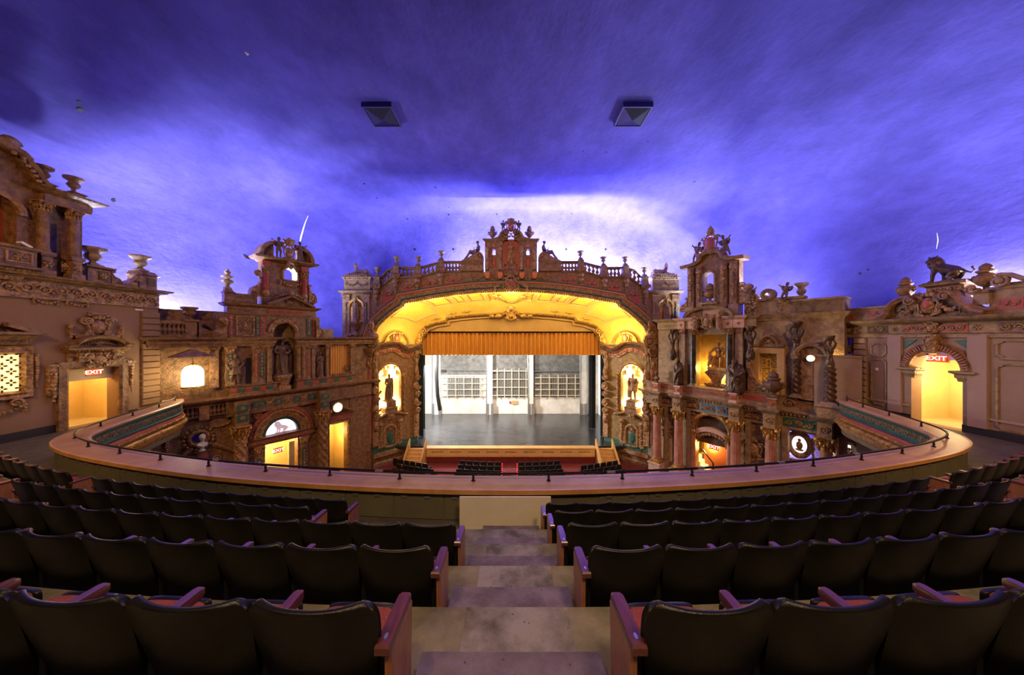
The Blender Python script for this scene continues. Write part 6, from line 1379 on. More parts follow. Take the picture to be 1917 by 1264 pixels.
    statue('portrait_bust', 'bust', 'dark_plaster', F.m @ T(S(1228, .7), -.6, E-3.44) @ Matrix.Diagonal((.9, .9, 1.0, 1)), 'dark bust on the ledge pedestal nearest the stage, right facade', 'bust')
    for px, out, zb_, zm_, zt_, r, lab in ((1405, .35, E-1.5, E-1.5, E+.7, .17, 'dark figure with raised arms beside the black right-hand column'),
                                   (1491, .35, E-3.3, E-1.5, E+.9, .2, 'dark caryatid on a twisted column left of the hooded doorway'),
                                   (1259, .3, E-1.7, E-1.7, E+.6, .15, 'slim dark figure with raised arms at the stage end of the right facade')):
        s = S(px, out); t = thing('caryatid_figure', lab, 'statue', F.m @ T(s, -out, zb_))
        if zb_ < zm_: m = MB(); shaft(m, 0, 0, .15, zm_-zb_+.1, r, 'twist'); m.build('twisted_shaft', 'bronze', t); m = MB(); base(m, 0, 0, 0, .2, r); m.build('shaft_base', 'umber', t)
        link('figure', figmesh('caryatid', 'bronze'), t, T(0, 0, zm_-zb_) @ Matrix.Diagonal(((zt_-zm_)*.62, (zt_-zm_)*.55, zt_-zm_, 1)))
    m = MB(); s = S(1412, .3); A = [tuple(p)[:2] for p in catmull([(s-.3, E-1.4, 0), (s-.2, E-2.2, 0), (s+.3, E-2.9, 0), (s+1.2, E-3.25, 0)], 5)]; m.sweep([(p[0], p[1]) for p in A], [(-.12, .0), (-.12, .35), (.12, .4), (.14, .0)]); m.prism([(s-.35, E-3.4), (s+1.2, E-3.4)] + [(p[0], p[1]) for p in A[::-1]], -.3, 0); rinceau(m, s-.2, s+.8, E-3.1, .3, -.34, .035); part('buttress_scroll', m, 'umber_ornament')
    m = MB(); m.stack(S(1486, .2), S(1530, .2), .2, [(.3, E-4.06), (.3, E-3.6), (.38, E-3.5)]); spiral(m, S(1478, .3), E-3.7, .25, 1.5, 0, 1, .07, -.35); spiral(m, S(1533, .3), E-3.75, .22, 1.5, 0, -1, .07, -.4); part('scroll_plinth', m, 'umber')
    s = S(1554, .95); t = thing('caryatid_figure', 'dark female caryatid on a tall twisted column at the corner by the arched exit', 'statue', F.m @ T(s, -.95, E-4.05))
    m = MB(); m.stack4(0, 0, [(.42, 0), (.42, .5), (.5, .58), (.34, .7), (.28, .8)]); m.build('pedestal', 'stone_tan', t, smooth=0); m = MB(); shaft(m, 0, 0, .8, 2.5, .22, 'twist'); m.build('twisted_shaft', 'bronze', t)
    link('figure', figmesh('caryatid', 'bronze'), t, T(0, 0, 2.3) @ Matrix.Diagonal((1.05, .95, 1.85, 1)))
pm('gold_mosaic', (.16,.09,.02), (.7,.45,.12), 9., .4, metal=.4, bump=.8, bscale=20, lo=.4, hi=.6)
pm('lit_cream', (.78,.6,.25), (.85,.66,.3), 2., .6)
build_right_facade()
# ---------------------------------------------------------------- proscenium
YP = 25.0; KP = YP/F_PX; YI = 28.0; KI = YI/F_PX
def X(px): return (px-CX)*KP
def Zp(py): return E + (CY-py)*KP
def mir(px): return 2*CX - px
ARCH = [(700,645),(701,630),(705,618),(713,607),(726,595),(741,583),(757,573),(759,567),(785,562.5),(810,558),(848,552),(886,548),(920,546),(CX,545.2)]
INNER = [(783,648),(784,634),(788,624),(798,613),(815,606.5),(836,603.5),(838,597),(870,593),(905,590.3),(930,589.3),(CX,589)]
def full(P, fx, fz):
    L = [(fx(a), fz(b)) for a, b in P]; return L + [(-x, z) for x, z in reversed(L[:-1])]
A_OUT = full(ARCH, X, Zp); A_IN = full(INNER, lambda p: (p-CX)*KI, lambda q: E + (CY-q)*KI)
def build_proscenium():
    FP = Frame((0, YP), (1, 0)); top = [(694,546),(702,541),(713,537),(734,520.5),(787,519.5),(819,509),(863,509),(CX,509)]
    m = MB(); pxs = [694 + (CX-694)*i/60 for i in range(61)]
    for sg in (-1, 1):
        for p, q in zip(pxs, pxs[1:]):
            x0, x1 = -sg*X(p)*-1, -sg*X(q)*-1
            v = [(sg*-X(p)*-1*1 if 0 else -sg*-X(p), 0, Zp(interp(ARCH, p))), (-sg*-X(q), 0, Zp(interp(ARCH, q))), (-sg*-X(q), 0, Zp(interp(top, q))), (-sg*-X(p), 0, Zp(interp(top, p)))]
            v += [(a, .8, c) for a, b, c in v]; m.add(v, [(0,1,2,3),(7,6,5,4),(3,2,6,7),(0,4,5,1)])
    W = m.build('wall_proscenium', 'umber', None, FP.m, smooth=0, kind='structure')
    def part(name, mb, mat, par=W, smooth=40, mw=None): return mb.build(name, mat, par, mw, smooth)
    # arch mouldings, from the opening outwards
    for name, prof, mt in (('arch_drip', [(0, 0), (0, .28), (.12, .34), (.2, .3), (.2, 0)], 'umber_ornament'), ('arch_fillet', [(.2, 0), (.2, .34), (.25, .38), (.3, .34), (.3, 0)], 'green_paint'),
                           ('arch_frieze', [(.3, 0), (.3, .26), (.62, .26), (.62, 0)], 'umber_ornament'), ('arch_bead', [(.62, 0), (.62, .36), (.68, .4), (.74, .34), (.74, 0)], 'orange_paint'),
                           ('arch_rope', [(.74, 0), (.74, .34), (.82, .36), (.88, .2), (.92, 0)], 'green_paint')):
        m = MB(); m.sweep(A_OUT, prof); part(name, m, mt)
    rs = resample([(x, 0, z) for x, z in A_OUT], 150); m = MB()
    for i, p in enumerate(rs[2:-2]):
        m.ell((p.x, -.22, p.z-.03), (.075, .07, .09), 6, 4)
    part('arch_scallops', m, 'umber')
    m = MB(); rs2 = resample([(x, 0, z) for x, z in A_OUT], 90)
    for i in range(3, 87):
        t = (rs2[i+1]-rs2[i-1]).normalized(); n = Vector((-t.z, 0, t.x)); p = rs2[i] + n*.46
        spiral(m, p.x, p.z, .12, 1.2, 0, 1 if i % 2 else -1, .025, -.28, 9)
    part('arch_scrolls', m, 'stone_tan')
    # ---- balustrade along the stepped top
    for sg in (-1, 1):
        def x_(px): return sg*-X(px)*1.0 if sg > 0 else X(px)
        side = 'left' if sg < 0 else 'right'
        rail = [(706,521),(713,519),(726,506),(742,501),(783,501),(800,497),(826,490),(863,490)]
        P = [(x_(a), Zp(b)) for a, b in rail]; P = P if sg < 0 else P[::-1]
        m = MB(); m.sweep(P, [(-.06, -.45), (-.06, .0), (.0, .06), (.06, .02), (.06, -.45)]); B = part('balustrade', m, 'umber')
        pb = [(x_(a), Zp(b)) for a, b in top[1:-1]]; pb = pb if sg < 0 else pb[::-1]
        m = MB(); m.sweep(pb, [(-.05, -.5), (-.05, .12), (.05, .16), (.08, .1), (.08, -.5)]); m.build('balustrade_base', 'umber', B)
        me = balmesh('stone_tan')
        for p0, p1, n in ((712, 735, 3), (750, 778, 4), (790, 820, 4), (832, 862, 5)):
            for i in range(n):
                px = lerp(p0, p1, (i+.5)/n); zb = Zp(interp(top, px))+.08; zt = Zp(interp(rail, px))-.05; link('baluster', me, B, T(x_(px), .22, zb) @ Matrix.Diagonal((.42, .42, zt-zb, 1)))
        for k, (px, yb, yt, uh, lab) in enumerate(((706, 540, 519, .62, 'outermost'), (742, 520, 499, .62, 'second from the pier'), (783, 520, 499, .62, 'third from the pier'), (826, 509, 488, .62, 'innermost'))):
            x = x_(px); m = MB(); m.stack4(x, .1, [(.2, Zp(yb)-.1), (.36, Zp(yb)+.08), (.4, Zp(yb)+.25), (.26, Zp(yb)+.34), (.22, Zp(yt)-.1), (.26, Zp(yt)), (.16, Zp(yt)+.1), (.14, Zp(yt)+.22)]); m.build('pedestal', 'umber', B)
            m = MB()
            for j in range(7): m.ell((x-.33+.11*j, -.28, Zp(yb)+.14), (.05, .05, .15), 6, 4)
            m.ell((x, -.18, Zp(yb)-.3), (.26, .16, .22)); m.ell((x, -.18, Zp(yb)-.65), (.18, .13, .22)); drop(m, x, Zp(yb)-.9, Zp(yb)-1.4, .12, -.12); m.build('pedestal_bracket', 'umber_ornament', B)
            urn('cup', FP.m @ T(x, .1, Zp(yt)+.22) @ Matrix.Diagonal((.6, .6, .55, 1)), f'small flared vase on the proscenium balustrade, {lab}, {side} side', 'stone_tan', 'stone_tan', 'balustrade vases')
        # swagged red panels on the spandrel
        for p0, p1, yt in ((713, 738, 545), (750, 778, 531), (791, 820, 525), (832, 868, 519)):
            c = (x_(p0)+x_(p1))/2; h = abs(x_(p1)-x_(p0))/2*.82; z1 = Zp(yt); z0 = z1 - .85
            if p0 == 713: z0 = z1-1.15
            m = MB(); m.box(c-h, c+h, -.05, 0, z0, z1); q = part('red_panel', m, 'red_paint', smooth=0)
            m = MB(); framebar(m, rectpath(c-h, c+h, z0, z1, .12), .06, .06, .02); garland(m, (c-h*.9, z1-.05), (c, z1-.15), .2, .08, -.1); garland(m, (c, z1-.15), (c+h*.9, z1-.05), .2, .08, -.1); m.build('panel_swag', 'umber_ornament', q)
        # ---- pier with niche statue
        x0, x1 = sorted((x_(641), x_(694))); xc = (x0+x1)/2
        m = MB(); m.box(x0, x1, 0, 2.2, 0, Zp(549)); PR = part('pier', m, 'stone_tan', smooth=0)
        m = MB(); m.stack(x0, x1, 2.2, [(.0, Zp(551)), (.04, Zp(550)), (.2, Zp(548)), (.26, Zp(545)), (.2, Zp(544))]); m.stack(x0+.12, x1-.05, 2.0, [(0, Zp(544)), (0, Zp(524)), (.08, Zp(522)), (.14, Zp(519)), (.1, Zp(518))]); m.build('pier_cornice', 'stone_tan', PR)
        m = MB(); garland(m, (xc-.8, Zp(530)), (xc, Zp(528)), .3, .07, -.08); garland(m, (xc, Zp(528)), (xc+.8, Zp(530)), .3, .07, -.08); rinceau(m, x0+.2, x1-.2, Zp(521), .18, -.1, .025); m.build('pier_swag', 'umber_ornament', PR)
        for xx, mt in ((x0+.34, 'stone_tan'), (x1-.34, 'green_paint')):
            m = MB(); m.box(xx-.28, xx+.28, -.1, 0, Zp(640), Zp(552)); q = m.build('pier_pilaster', 'stone_tan', PR, smooth=0); m = MB(); m.box(xx-.12, xx+.12, -.12, -.09, Zp(625), Zp(567)); q2 = m.build('pilaster_panel', mt, q, smooth=0)
            m = MB(); drop(m, xx, Zp(568), Zp(624), .1, -.13); m.box(xx-.33, xx+.33, -.16, 0, Zp(556), Zp(552)); m.box(xx-.31, xx+.31, -.14, 0, Zp(561), Zp(558)); m.build('pilaster_ornament', 'umber_ornament', q)
        m = MB(); m.lathe([(.1, 0), (.25, .2), (.4, .45), (.5, .62), (.55, .7), (.5, .75)], (xc, -.05, Zp(620)), 12, 6, .06); m.ell((xc, -.1, Zp(626)), (.22, .2, .3)); garland(m, (xc-.8, Zp(634)), (xc+.8, Zp(634)), -.4, .13, -.1); m.build('pier_console', 'umber_ornament', PR)
        m = MB(); m.sweep(arc(xc, Zp(575), .5, pi, 0, 12), [(0, 0), (0, .12), (.16, .16), (.2, 0)]); rosette(m, xc, Zp(561), .3, -.1, 8); m.box(xc-.5, xc+.5, -.01, 0, Zp(603), Zp(575)); m.build('niche_hood', 'gold', PR)
        statue('niche_statue', 'draped', 'stone_tan' if sg < 0 else 'umber', FP.m @ T(xc, -.2, Zp(603)) @ Matrix.Diagonal((sg*-1.3, 1.1, 1.75, 1)), f'pale small statue high on the {side} proscenium pier', 'statue')
        statue('sphinx_statue', 'sphinx', 'stone_tan' if sg < 0 else 'umber', FP.m @ T(xc, .7, Zp(512)) @ Matrix.Diagonal((1.35 if sg < 0 else -1.35, 1.35, 1.35, 1)), f'reclining sphinx on top of the {side} proscenium pier', 'statue')
        m = MB(); m.stack(xc-.8, xc+.8, 1.5, [(.05, Zp(518)), (.1, Zp(516)), (0, Zp(514)), (0, Zp(511.5))]); garland(m, (xc-.85, Zp(515)), (xc+.85, Zp(515)), .05, .1, -.1); m.build('sphinx_base', 'umber', PR)
        # fluted pilaster standing before the pier's foot
        c, d = sorted((x_(676), x_(695.5))); m = MB()
        n = 7; u = (d-c)/n
        for i in range(n): m.box(c+u*(i+.12), c+u*(i+.88), -.26, -.2, Zp(830), Zp(693))
        m.box(c-.04, d+.04, -.2, .1, Zp(832), Zp(691)); q = m.build('fluted_pilaster', 'rose_marble', PR, smooth=0)
        m = MB(); m.stack(c, d, 0, [(.22, Zp(690)), (.26, Zp(678)), (.34, Zp(672)), (.36, Zp(669))])
        for i in range(4): m.ell((lerp(c, d, (i+.5)/4), -.32, Zp(681)), (.12, .1, .25), 6, 4)
        m.build('pilaster_capital', 'umber_ornament', q)
        m = MB(); m.stack(c-.05, d+.05, 0, [(.5, 0), (.5, .7), (.42, .8), (.42, 1.4), (.46, 1.5), (.3, 1.62), (.24, Zp(831))]); m.build('pilaster_pedestal', 'umber', q)
        m = MB(); m.stack(min(x_(664), x_(697)), max(x_(664), x_(697)), .5, [(.3, Zp(668)), (.34, Zp(664)), (.4, Zp(662)), (.55, Zp(657)), (.6, Zp(653)), (.5, Zp(652))]); m.build('pier_entablature', 'umber', PR)
        m = MB(); s0 = x_(700); spiral(m, s0, Zp(640), .5, 1.8, pi/2, sg, .14, -.3); spiral(m, s0+sg*-.2*-1, Zp(622), .38, 1.6, -pi/2, -sg, .11, -.3); m.ell((s0, -.3, Zp(607)), (.22, .2, .5)); m.ell((s0+.1, -.3, Zp(630)), (.45, .2, .3)); m.build('spring_scroll', 'umber_ornament', PR)
    # ---- centre aedicule
    zb, zt = Zp(528), Zp(452)
    m = MB(); m.box(X(908), X(937), -.15, .5, Zp(520), zt); m.box(X(973), X(1005), -.15, .5, Zp(520), zt)
    m = MB()
    for sg in (-1, 1):
        w0, w1 = sorted((sg*X(1005), sg*X(972))); wc = (w0+w1)/2
        arched_wall(m, w0, w1, Zp(522), zt, wc, .14, Zp(478.5), Zp(470), -.15, .5, rise=.14)
    AE = part('aedicule', m, 'umber', smooth=0)
    m = MB(); m.box(X(938), X(976), .3, .5, Zp(512), Zp(446)); m.build('niche_back', 'red_paint', AE, smooth=0)
    for sg in (-1, 1):
        w0, w1 = sorted((sg*X(1005), sg*X(972))); wc = (w0+w1)/2
        m = MB(); m.stack(w0, w1, .5, [(.15, Zp(454)), (.2, Zp(453)), (.32, Zp(450.5)), (.34, Zp(449))]); m.build('aedicule_cornice', 'umber', AE)
        for xx in (w0+.2, w1-.2):
            m = MB(); m.lathe([(.16, Zp(507)), (.12, Zp(504)), (.13, Zp(490)), (.16, Zp(487)), (.12, Zp(484)), (.17, Zp(474))], (xx, -.28, 0), 10); m.ell((xx, -.3, Zp(471)), (.2, .16, .26)); m.ell((xx, -.32, Zp(466)), (.13, .12, .12)); m.ell((xx, -.32, Zp(489)), (.17, .14, .1)); m.build('herm_column', 'umber_ornament', AE)
            m = MB(); m.stack4(xx, -.25, [(.1, Zp(523)), (.17, Zp(519)), (.2, Zp(515)), (.2, Zp(512))]); m.build('herm_bracket', 'orange_paint', AE)
        m = MB(); m.ell((wc, -.16, Zp(492)), (.2, .05, .42), 10, 6); q = m.build('oval_inlay', 'red_paint', AE); m = MB(); m.ell((wc, -.2, Zp(462)), (.12, .08, .12)); m.build('keystone_boss', 'orange_paint', AE)
        m = MB(); garland(m, (wc-.42, Zp(518)), (wc+.42, Zp(518)), .3, .08, -.22); garland(m, (sg*abs(X(1008)), Zp(516)), (sg*abs(X(1032)), Zp(514)), .35, .09, -.1); m.build('swag', 'umber_ornament', AE)
        urn('lidded', FP.m @ T(wc+sg*.12, .15, Zp(449)) @ Matrix.Diagonal((.85, .85, 1.18, 1)), 'pointed urn finial on the %s pier of the crowning niche' % ('left' if sg < 0 else 'right'), 'umber', 'umber', None, 'finial', 'finial')
        # ogee gable halves
        P = [(X(924), Zp(449)), (X(933), Zp(446)), (X(938), Zp(438)), (X(945), Zp(433)), (X(951), Zp(433))]; P = [tuple(p)[:2] for p in catmull([(x, z, 0) for x, z in P], 5)]
        P = [(x*-sg*-1 if sg < 0 else -x, z) for x, z in P] if sg > 0 else P
        m = MB(); m.sweep(P if sg < 0 else P[::-1], [(-.12, -.3), (-.12, .3), (.0, .38), (.06, .3), (.06, -.3)]); spiral(m, sg*.32, Zp(436.5), .24, 1.6, pi/2, -sg, .07, -.35); m.build('ogee_gable', 'umber', AE)
        m = MB(); m.prism([(min(p[0] for p in P), Zp(450)), (max(p[0] for p in P), Zp(450))] + ([(p[0], p[1]) for p in P[::-1]] if sg < 0 else [(p[0], p[1]) for p in P]), -.1, .3); m.build('gable_web', 'umber', AE, smooth=0)
        statue('cherub_statue', 'cherub', 'dark_plaster', FP.m @ T(sg*.62, -.1, Zp(434.5)) @ Matrix.Diagonal((-sg*-.75, .8, .92, 1)), 'winged cherub beside the shield crowning the proscenium, %s one' % ('left' if sg < 0 else 'right'), 'statue', 'crest cherubs')
        # volute bed with reclining nude
        P = [tuple(p)[:2] for p in catmull([(-sg*-abs(X(863)), Zp(490), 0), (sg*abs(X(876)), Zp(484), 0), (sg*abs(X(890)), Zp(476), 0), (sg*abs(X(900)), Zp(474), 0), (sg*abs(X(905)), Zp(480), 0)], 5)]
        pts = [(sg*abs(X(863)), Zp(509)), (sg*abs(X(905)), Zp(509))]; poly = pts + [(p[0], p[1]) for p in P[::-1]]
        m = MB(); m.prism(poly if sg < 0 else poly[::-1], -.25, .5); spiral(m, sg*abs(X(899)), Zp(480), .26, 1.6, pi/2, -sg, .08, -.28); V = part('volute_bed', m, 'umber', smooth=30)
        a, b = sorted((sg*abs(X(862)), sg*abs(X(905)))); m = MB(); m.box(a, b, -.32, .5, Zp(508), Zp(503)); m.box(a+.1, b-.1, -.3, .5, Zp(503), Zp(499)); m.build('volute_plinth', 'umber', V, smooth=0)
        m = MB()
        for i in range(14): m.ell((lerp(a, b, (i+.5)/14), -.3, Zp(495)), (.05, .06, .1), 6, 4)
        rinceau(m, a+.1, b-.1, Zp(490), .2, -.28, .02); m.build('volute_gadroon', 'umber_ornament', V)
        statue('reclining_statue', 'reclining', 'dark_plaster', FP.m @ T(sg*abs(X(893)), .1, Zp(478)) @ Matrix.Diagonal((sg*1.5, 1.4, 1.42, 1)), 'nude reclining figure on the volute %s of the crowning niche' % ('left' if sg < 0 else 'right'), 'statue', 'reclining nudes')
    m = MB(); cartouche(m, 0, Zp(426.5), .95, 1.2, -.2); m.ell((0, -.2, Zp(415)), (.28, .18, .2)); m.ell((-.18, -.2, Zp(413.5)), (.12, .12, .1)); m.ell((.18, -.2, Zp(413.5)), (.12, .12, .1)); m.build('crest_shield', 'umber_ornament', AE)
    m = MB(); m.ell((0, -.3, Zp(426)), (.22, .05, .36), 10, 6); m.build('shield_field', 'red_paint', AE)
    m = MB(); m.tube([(-.17, -.35, Zp(429.5)), (.16, -.35, Zp(423.5))], .05, 6); m.build('shield_bend', 'gold', AE)
    m = MB(); garland(m, (X(941), Zp(442)), (0, Zp(443)), .1, .1, -.2, None, False); garland(m, (0, Zp(443)), (-X(941), Zp(442)), .1, .1, -.2, None, False); m.build('shell_hood', 'umber_ornament', AE)
    m = MB(); m.stack4(0, .0, [(.3, Zp(520)), (.55, Zp(517)), (.6, Zp(511)), (.7, Zp(509)), (.62, Zp(507)), (.4, Zp(504)), (.42, Zp(497)), (.5, Zp(495.5))], 1, .6); m.build('statue_pedestal', 'umber', AE)
    statue('niche_statue', 'draped', 'umber_ornament', FP.m @ T(0, -.02, Zp(495.5)) @ Matrix.Diagonal((1.65, 1.1, 1.78, 1)), 'draped statue in the dark red niche crowning the proscenium', 'statue')
    m = MB(); cartouche(m, 0, Zp(533), 1.1, 1.25, -.45); part('keystone_cartouche', m, 'umber_ornament')
    m = MB(); m.ell((-.17, -.58, Zp(533)), (.13, .06, .2)); m.ell((.17, -.58, Zp(533)), (.13, .06, .2)); part('keystone_jewel', m, 'red_paint')
    m = MB(); garland(m, (-.6, Zp(531)), (-1.25, Zp(538)), .0, .12, -.4); garland(m, (.6, Zp(531)), (1.25, Zp(538)), .0, .12, -.4); part('keystone_spray', m, 'stone_tan')
    return W, FP
WP, FP = build_proscenium()

# ---- golden coved soffit between the outer and inner arch
NU, NV = 97, 10
_a = resample([(x, YP+.02, z) for x, z in A_OUT], NU); _b = resample([(x, YI, z) for x, z in A_IN], NU)
def surf(u, v, lift=0.):
    i = u*(NU-1); k = min(int(i), NU-2); f = i-k; p = _a[k].lerp(_a[k+1], f); q = _b[k].lerp(_b[k+1], f); r = p.lerp(q, v)
    bul = .55*math.sin(pi*v); c = Vector((r.x*.35, 0, E-6)); d = (Vector((r.x, 0, r.z)) - Vector((c.x, 0, c.z))).normalized()
    return r + Vector((d.x, .0, d.z))*(bul - lift) - Vector((0, lift*.6, 0))
m = MB(); V = [surf(i/(NU-1), j/NV)[:] for j in range(NV+1) for i in range(NU)]; Fs = [(j*NU+i, j*NU+i+1, (j+1)*NU+i+1, (j+1)*NU+i) for j in range(NV) for i in range(NU-1)]
m.add(V, Fs); inv = FP.m.inverted(); SOF = m.build('coved_soffit', 'soffit_yellow', WP, inv, 60)
def sframe(u0, u1, v0, v1, mat, r=.05, lift=.03, cut=.0):
    pts = []
    for a, b in (((u0, v0), (u1, v0)), ((u1, v0), (u1, v1)), ((u1, v1), (u0, v1)), ((u0, v1), (u0, v0))):
        for i in range(8): pts.append(surf(lerp(a[0], b[0], i/8), lerp(a[1], b[1], i/8), lift))
    pts.append(pts[0]); m = MB(); m.tube(pts, r, 6, False); return m.build('coffer_frame', mat, SOF)
for (a, b) in ((.215, .285), (.30, .335), (.35, .405), (.42, .448)):
    for s in (0, 1):
        u0, u1 = (a, b) if not s else (1-b, 1-a); sframe(u0, u1, .1, .62, 'soffit_pink', .06); sframe(u0+.006, u1-.006, .15, .57, 'gold', .03)
for s in (0, 1):
    u0, u1 = (.10, .2) if not s else (.8, .9); sframe(u0, u1, .1, .75, 'soffit_pink', .06)
    for uu in ((.17, .25, .31) if not s else (.83, .75, .69)):
        m = MB(); c = surf(uu, .86, .06); m.ell(c, (.16, .08, .1)); m.tube([surf(uu-.02, .86, .05), c, surf(uu+.02, .86, .05)], .03, 5); m.build('soffit_boss', 'gold', SOF)
m = MB(); pts = [surf(lerp(.44, .56, i/20), .35 + .3*math.sin(pi*i/20), .08) for i in range(21)]; m.tube(pts, .07, 6)
for i in range(4, 17, 1): m.ell(pts[i], (.11, .08, .09))
c = surf(.5, .8, .1); m.x = T(c.x, c.y, c.z); cartouche(m, 0, 0, .9, .9, 0); m.x = Matrix()
for uu in (.455, .545): c = surf(uu, .4, .1); m.ell(c, (.3, .1, .2)); m.ell(surf(uu+(.01 if uu > .5 else -.01), .3, .1), (.2, .1, .15))
m.build('soffit_cartouche', 'gold', SOF)
# inner arch band
FI = Frame((0, YI), (1, 0)); m = MB(); m.sweep(A_IN, [(-.02, -.3), (-.02, .12), (.08, .22), (.2, .14), (.34, .2), (.42, .1), (.42, -.3)]); IB = m.build('inner_arch_band', 'gold', WP, inv @ FI.m)
bm = MB(); bm.ell((0, 0, 0), (.075, .06, .075), 8, 6); bme = bm.mesh('bead', 'lit_cream')
rs = resample([(x, 0, z) for x, z in A_IN], 60)
for i in range(8, 52):
    t = (rs[i+1]-rs[i-1]).normalized(); n = Vector((-t.z, 0, t.x)); p = rs[i] + n*.27; link('bead', bme, IB, T(p.x, -.18, p.z))
m = MB(); cartouche(m, 0, E+(CY-589)*KI+.0, 1.1, 1.0, -.3)
for sg in (-1, 1): m.ell((sg*1.1, -.25, E+(CY-592)*KI), (.3, .12, .2)); m.ell((sg*1.7, -.2, E+(CY-592)*KI), (.25, .1, .16)); m.tube([(sg*.5, -.3, E+(CY-588)*KI), (sg*1.2, -.25, E+(CY-595)*KI), (sg*1.9, -.2, E+(CY-590)*KI)], .05, 6)
m.build('arch_cartouche', 'gold', IB)
for sg in (-1, 1):
    m = MB(); x = sg*8.2
    for k, (dx, z, r) in enumerate(((0, E-.2, .35), (.15, E+.2, .28), (.45, E+.55, .24), (-.1, E-.6, .25))): spiral(m, x - sg*dx, z, r, 1.5, pi/2, sg, r*.28, -.3)
    m.ell((x, -.3, E-.4), (.3, .2, .5)); m.build('spring_scroll', 'gold', IB)
# unseen lamps without fixtures, added afloat in the arch opening to wash the cove
for i in range(9):
    u = lerp(.16, .84, i/8); p = surf(u, .12, .7); 
    light('POINT', 'cove_fill_light', p - Vector((0, -.05, .0)), 150, (1., .74, .2), size=.12)
light('POINT', 'cove_fill_light', surf(.5, .16, .3), 90, (1., .85, .5), size=.12)

# ---------------------------------------------------------------- splayed niche bays beside the opening
def bay(sg):
    side = 'left' if sg < 0 else 'right'
    F = Frame((-11.16, YP), (2.81, 3.0)) if sg < 0 else Frame((8.35, YI), (2.81, -3.0)); LEN = 4.11
    P_ = (lambda p: p) if sg < 0 else mir
    S = lambda px, o=0.: F.s_(P_(px), o)
    def Z(px, py, o=0.): return F.z_(P_(px), py, o)
    n0, n1 = sorted((S(709), S(749.5))); nc, nh = (n0+n1)/2, (n1-n0)/2; zb = Z(730, 772); zs = Z(730, 703); zt = Z(730, 646)
    m = MB(); arched_wall(m, 0, LEN, 0, zt, nc, nh, zb, zs, 0, .3); B = m.build('wall_niche_bay_' + side, 'umber' if sg < 0 else 'bay_gold', None, F.m, smooth=0, kind='structure')
    def part(name, mb, mat, par=B, smooth=40): return mb.build(name, mat, par, None, smooth)
    m = MB(); k = 14; R = nh+.05; rings = [[(nc - R*math.cos(pi*i/k), .3 + .8*math.sin(pi*i/k), z) for i in range(k+1)] for z in (zb-.02, zs)]
    for j in range(1, 7): q = math.cos(pi/2*j/6); rings.append([(nc - R*q*math.cos(pi*i/k), .3 + .8*q*math.sin(pi*i/k), zs + R*math.sin(pi/2*j/6)) for i in range(k+1)])
    m.loft(rings, False, False); m.box(nc-R, nc+R, .25, 1.15, zb-.06, zb); N = part('niche_shell', m, 'niche_tile')
    for i in range(4):
        for j in range(2):
            a = pi*(i+.5)/4; r = R*(.95 if j == 0 else .72); zz = zs + (.12 if j == 0 else .55); c = Vector((nc - r*.93*math.cos(a), .3 + .72*r/R*math.sin(a), zz)); m = MB(); m.x = T(*c) @ Rz(a - pi/2) @ Matrix.Rotation(pi/2, 4, 'X'); m.lathe([(.2, -.02), (.2, .03), (.12, .05), (0, .05)], (0,0,0), 12); m.build('glass_roundel', 'soffit_pink' if (i+j) % 2 else 'gold', N)
    for yy, zz, en in ((.75, zb+.5, 200), (.75, zs+.1, 150)):
        light('POINT', 'niche_lamp', F.m @ Vector((nc+nh*.55, yy, zz)), en, (1., .78, .34), size=.1); light('POINT', 'niche_lamp', F.m @ Vector((nc-nh*.55, yy, zz)), en, (1., .78, .34), size=.1)
    m = MB(); m.sweep([(n0, zb)] + arc(nc, zs, nh, pi, 0, 16) + [(n1, zb)], [(0, 0), (0, .08), (.1, .14), (.16, .08), (.2, 0)]); part('niche_frame', m, 'umber_ornament')
    for s in (n0-.3, n1+.3):
        m = MB(); shaft(m, s, -.12, zb+.1, zs-.25, .11, 'twist'); q = m.build('twisted_column', 'umber_ornament', B); m = MB(); capital(m, s, -.12, zs-.25, zs+.1, .12); m.build('capital', 'gold', q); m = MB(); base(m, s, -.12, zb-.1, zb+.12, .12); m.build('column_base', 'umber', q)
    # statue
    px_ = 730; s = S(px_, .0); zp = Z(px_, 750)
    m = MB(); m.stack4(s, .15, [(.5, zb-.05), (.5, zb+.35), (.58, zb+.42), (.42, zb+.5), (.4, zp-.1), (.46, zp-.05), (.4, zp)]); part('statue_pedestal', m, 'umber', smooth=0)
    h = Z(px_, 700) - zp
    statue('niche_statue', 'draped' if sg < 0 else 'armor', 'dark_plaster' if sg < 0 else 'umber', F.m @ T(s, .15, zp) @ Matrix.Diagonal((h*.95, h*.85, h/1.02, 1)), 'dark draped woman statue in the bright backlit niche, left of the stage' if sg < 0 else 'armoured man statue in the bright backlit niche, right of the stage')
    # shelf, aedicule relief and dado below
    m = MB(); A = [tuple(p)[:2] for p in catmull([(n0-.55, zb-.3, 0), (n0-.2, zb-.25, 0), (nc-.3, zb+.05, 0), (nc, zb+.12, 0), (nc+.3, zb+.05, 0), (n1+.2, zb-.25, 0), (n1+.55, zb-.3, 0)], 4)]
    m.sweep([(p[0], p[1]) for p in A], [(-.12, 0), (-.12, .28), (.0, .38), (.08, .3), (.08, 0)]); cartouche(m, nc, zb-.25, .8, .5, -.3); part('niche_shelf', m, 'umber_ornament')
    zq0, zq1 = Z(737, 830), Z(737, 797)
    m = MB(); m.sweep([(nc-.42, zq0), (nc-.42, zq1-.4)] + arc(nc, zq1-.4, .42, pi, 0, 10) + [(nc+.42, zq1-.4), (nc+.42, zq0)], [(0, 0), (0, .12), (.1, .18), (.2, .12), (.2, 0)]); A_ = part('relief_frame', m, 'umber_ornament')
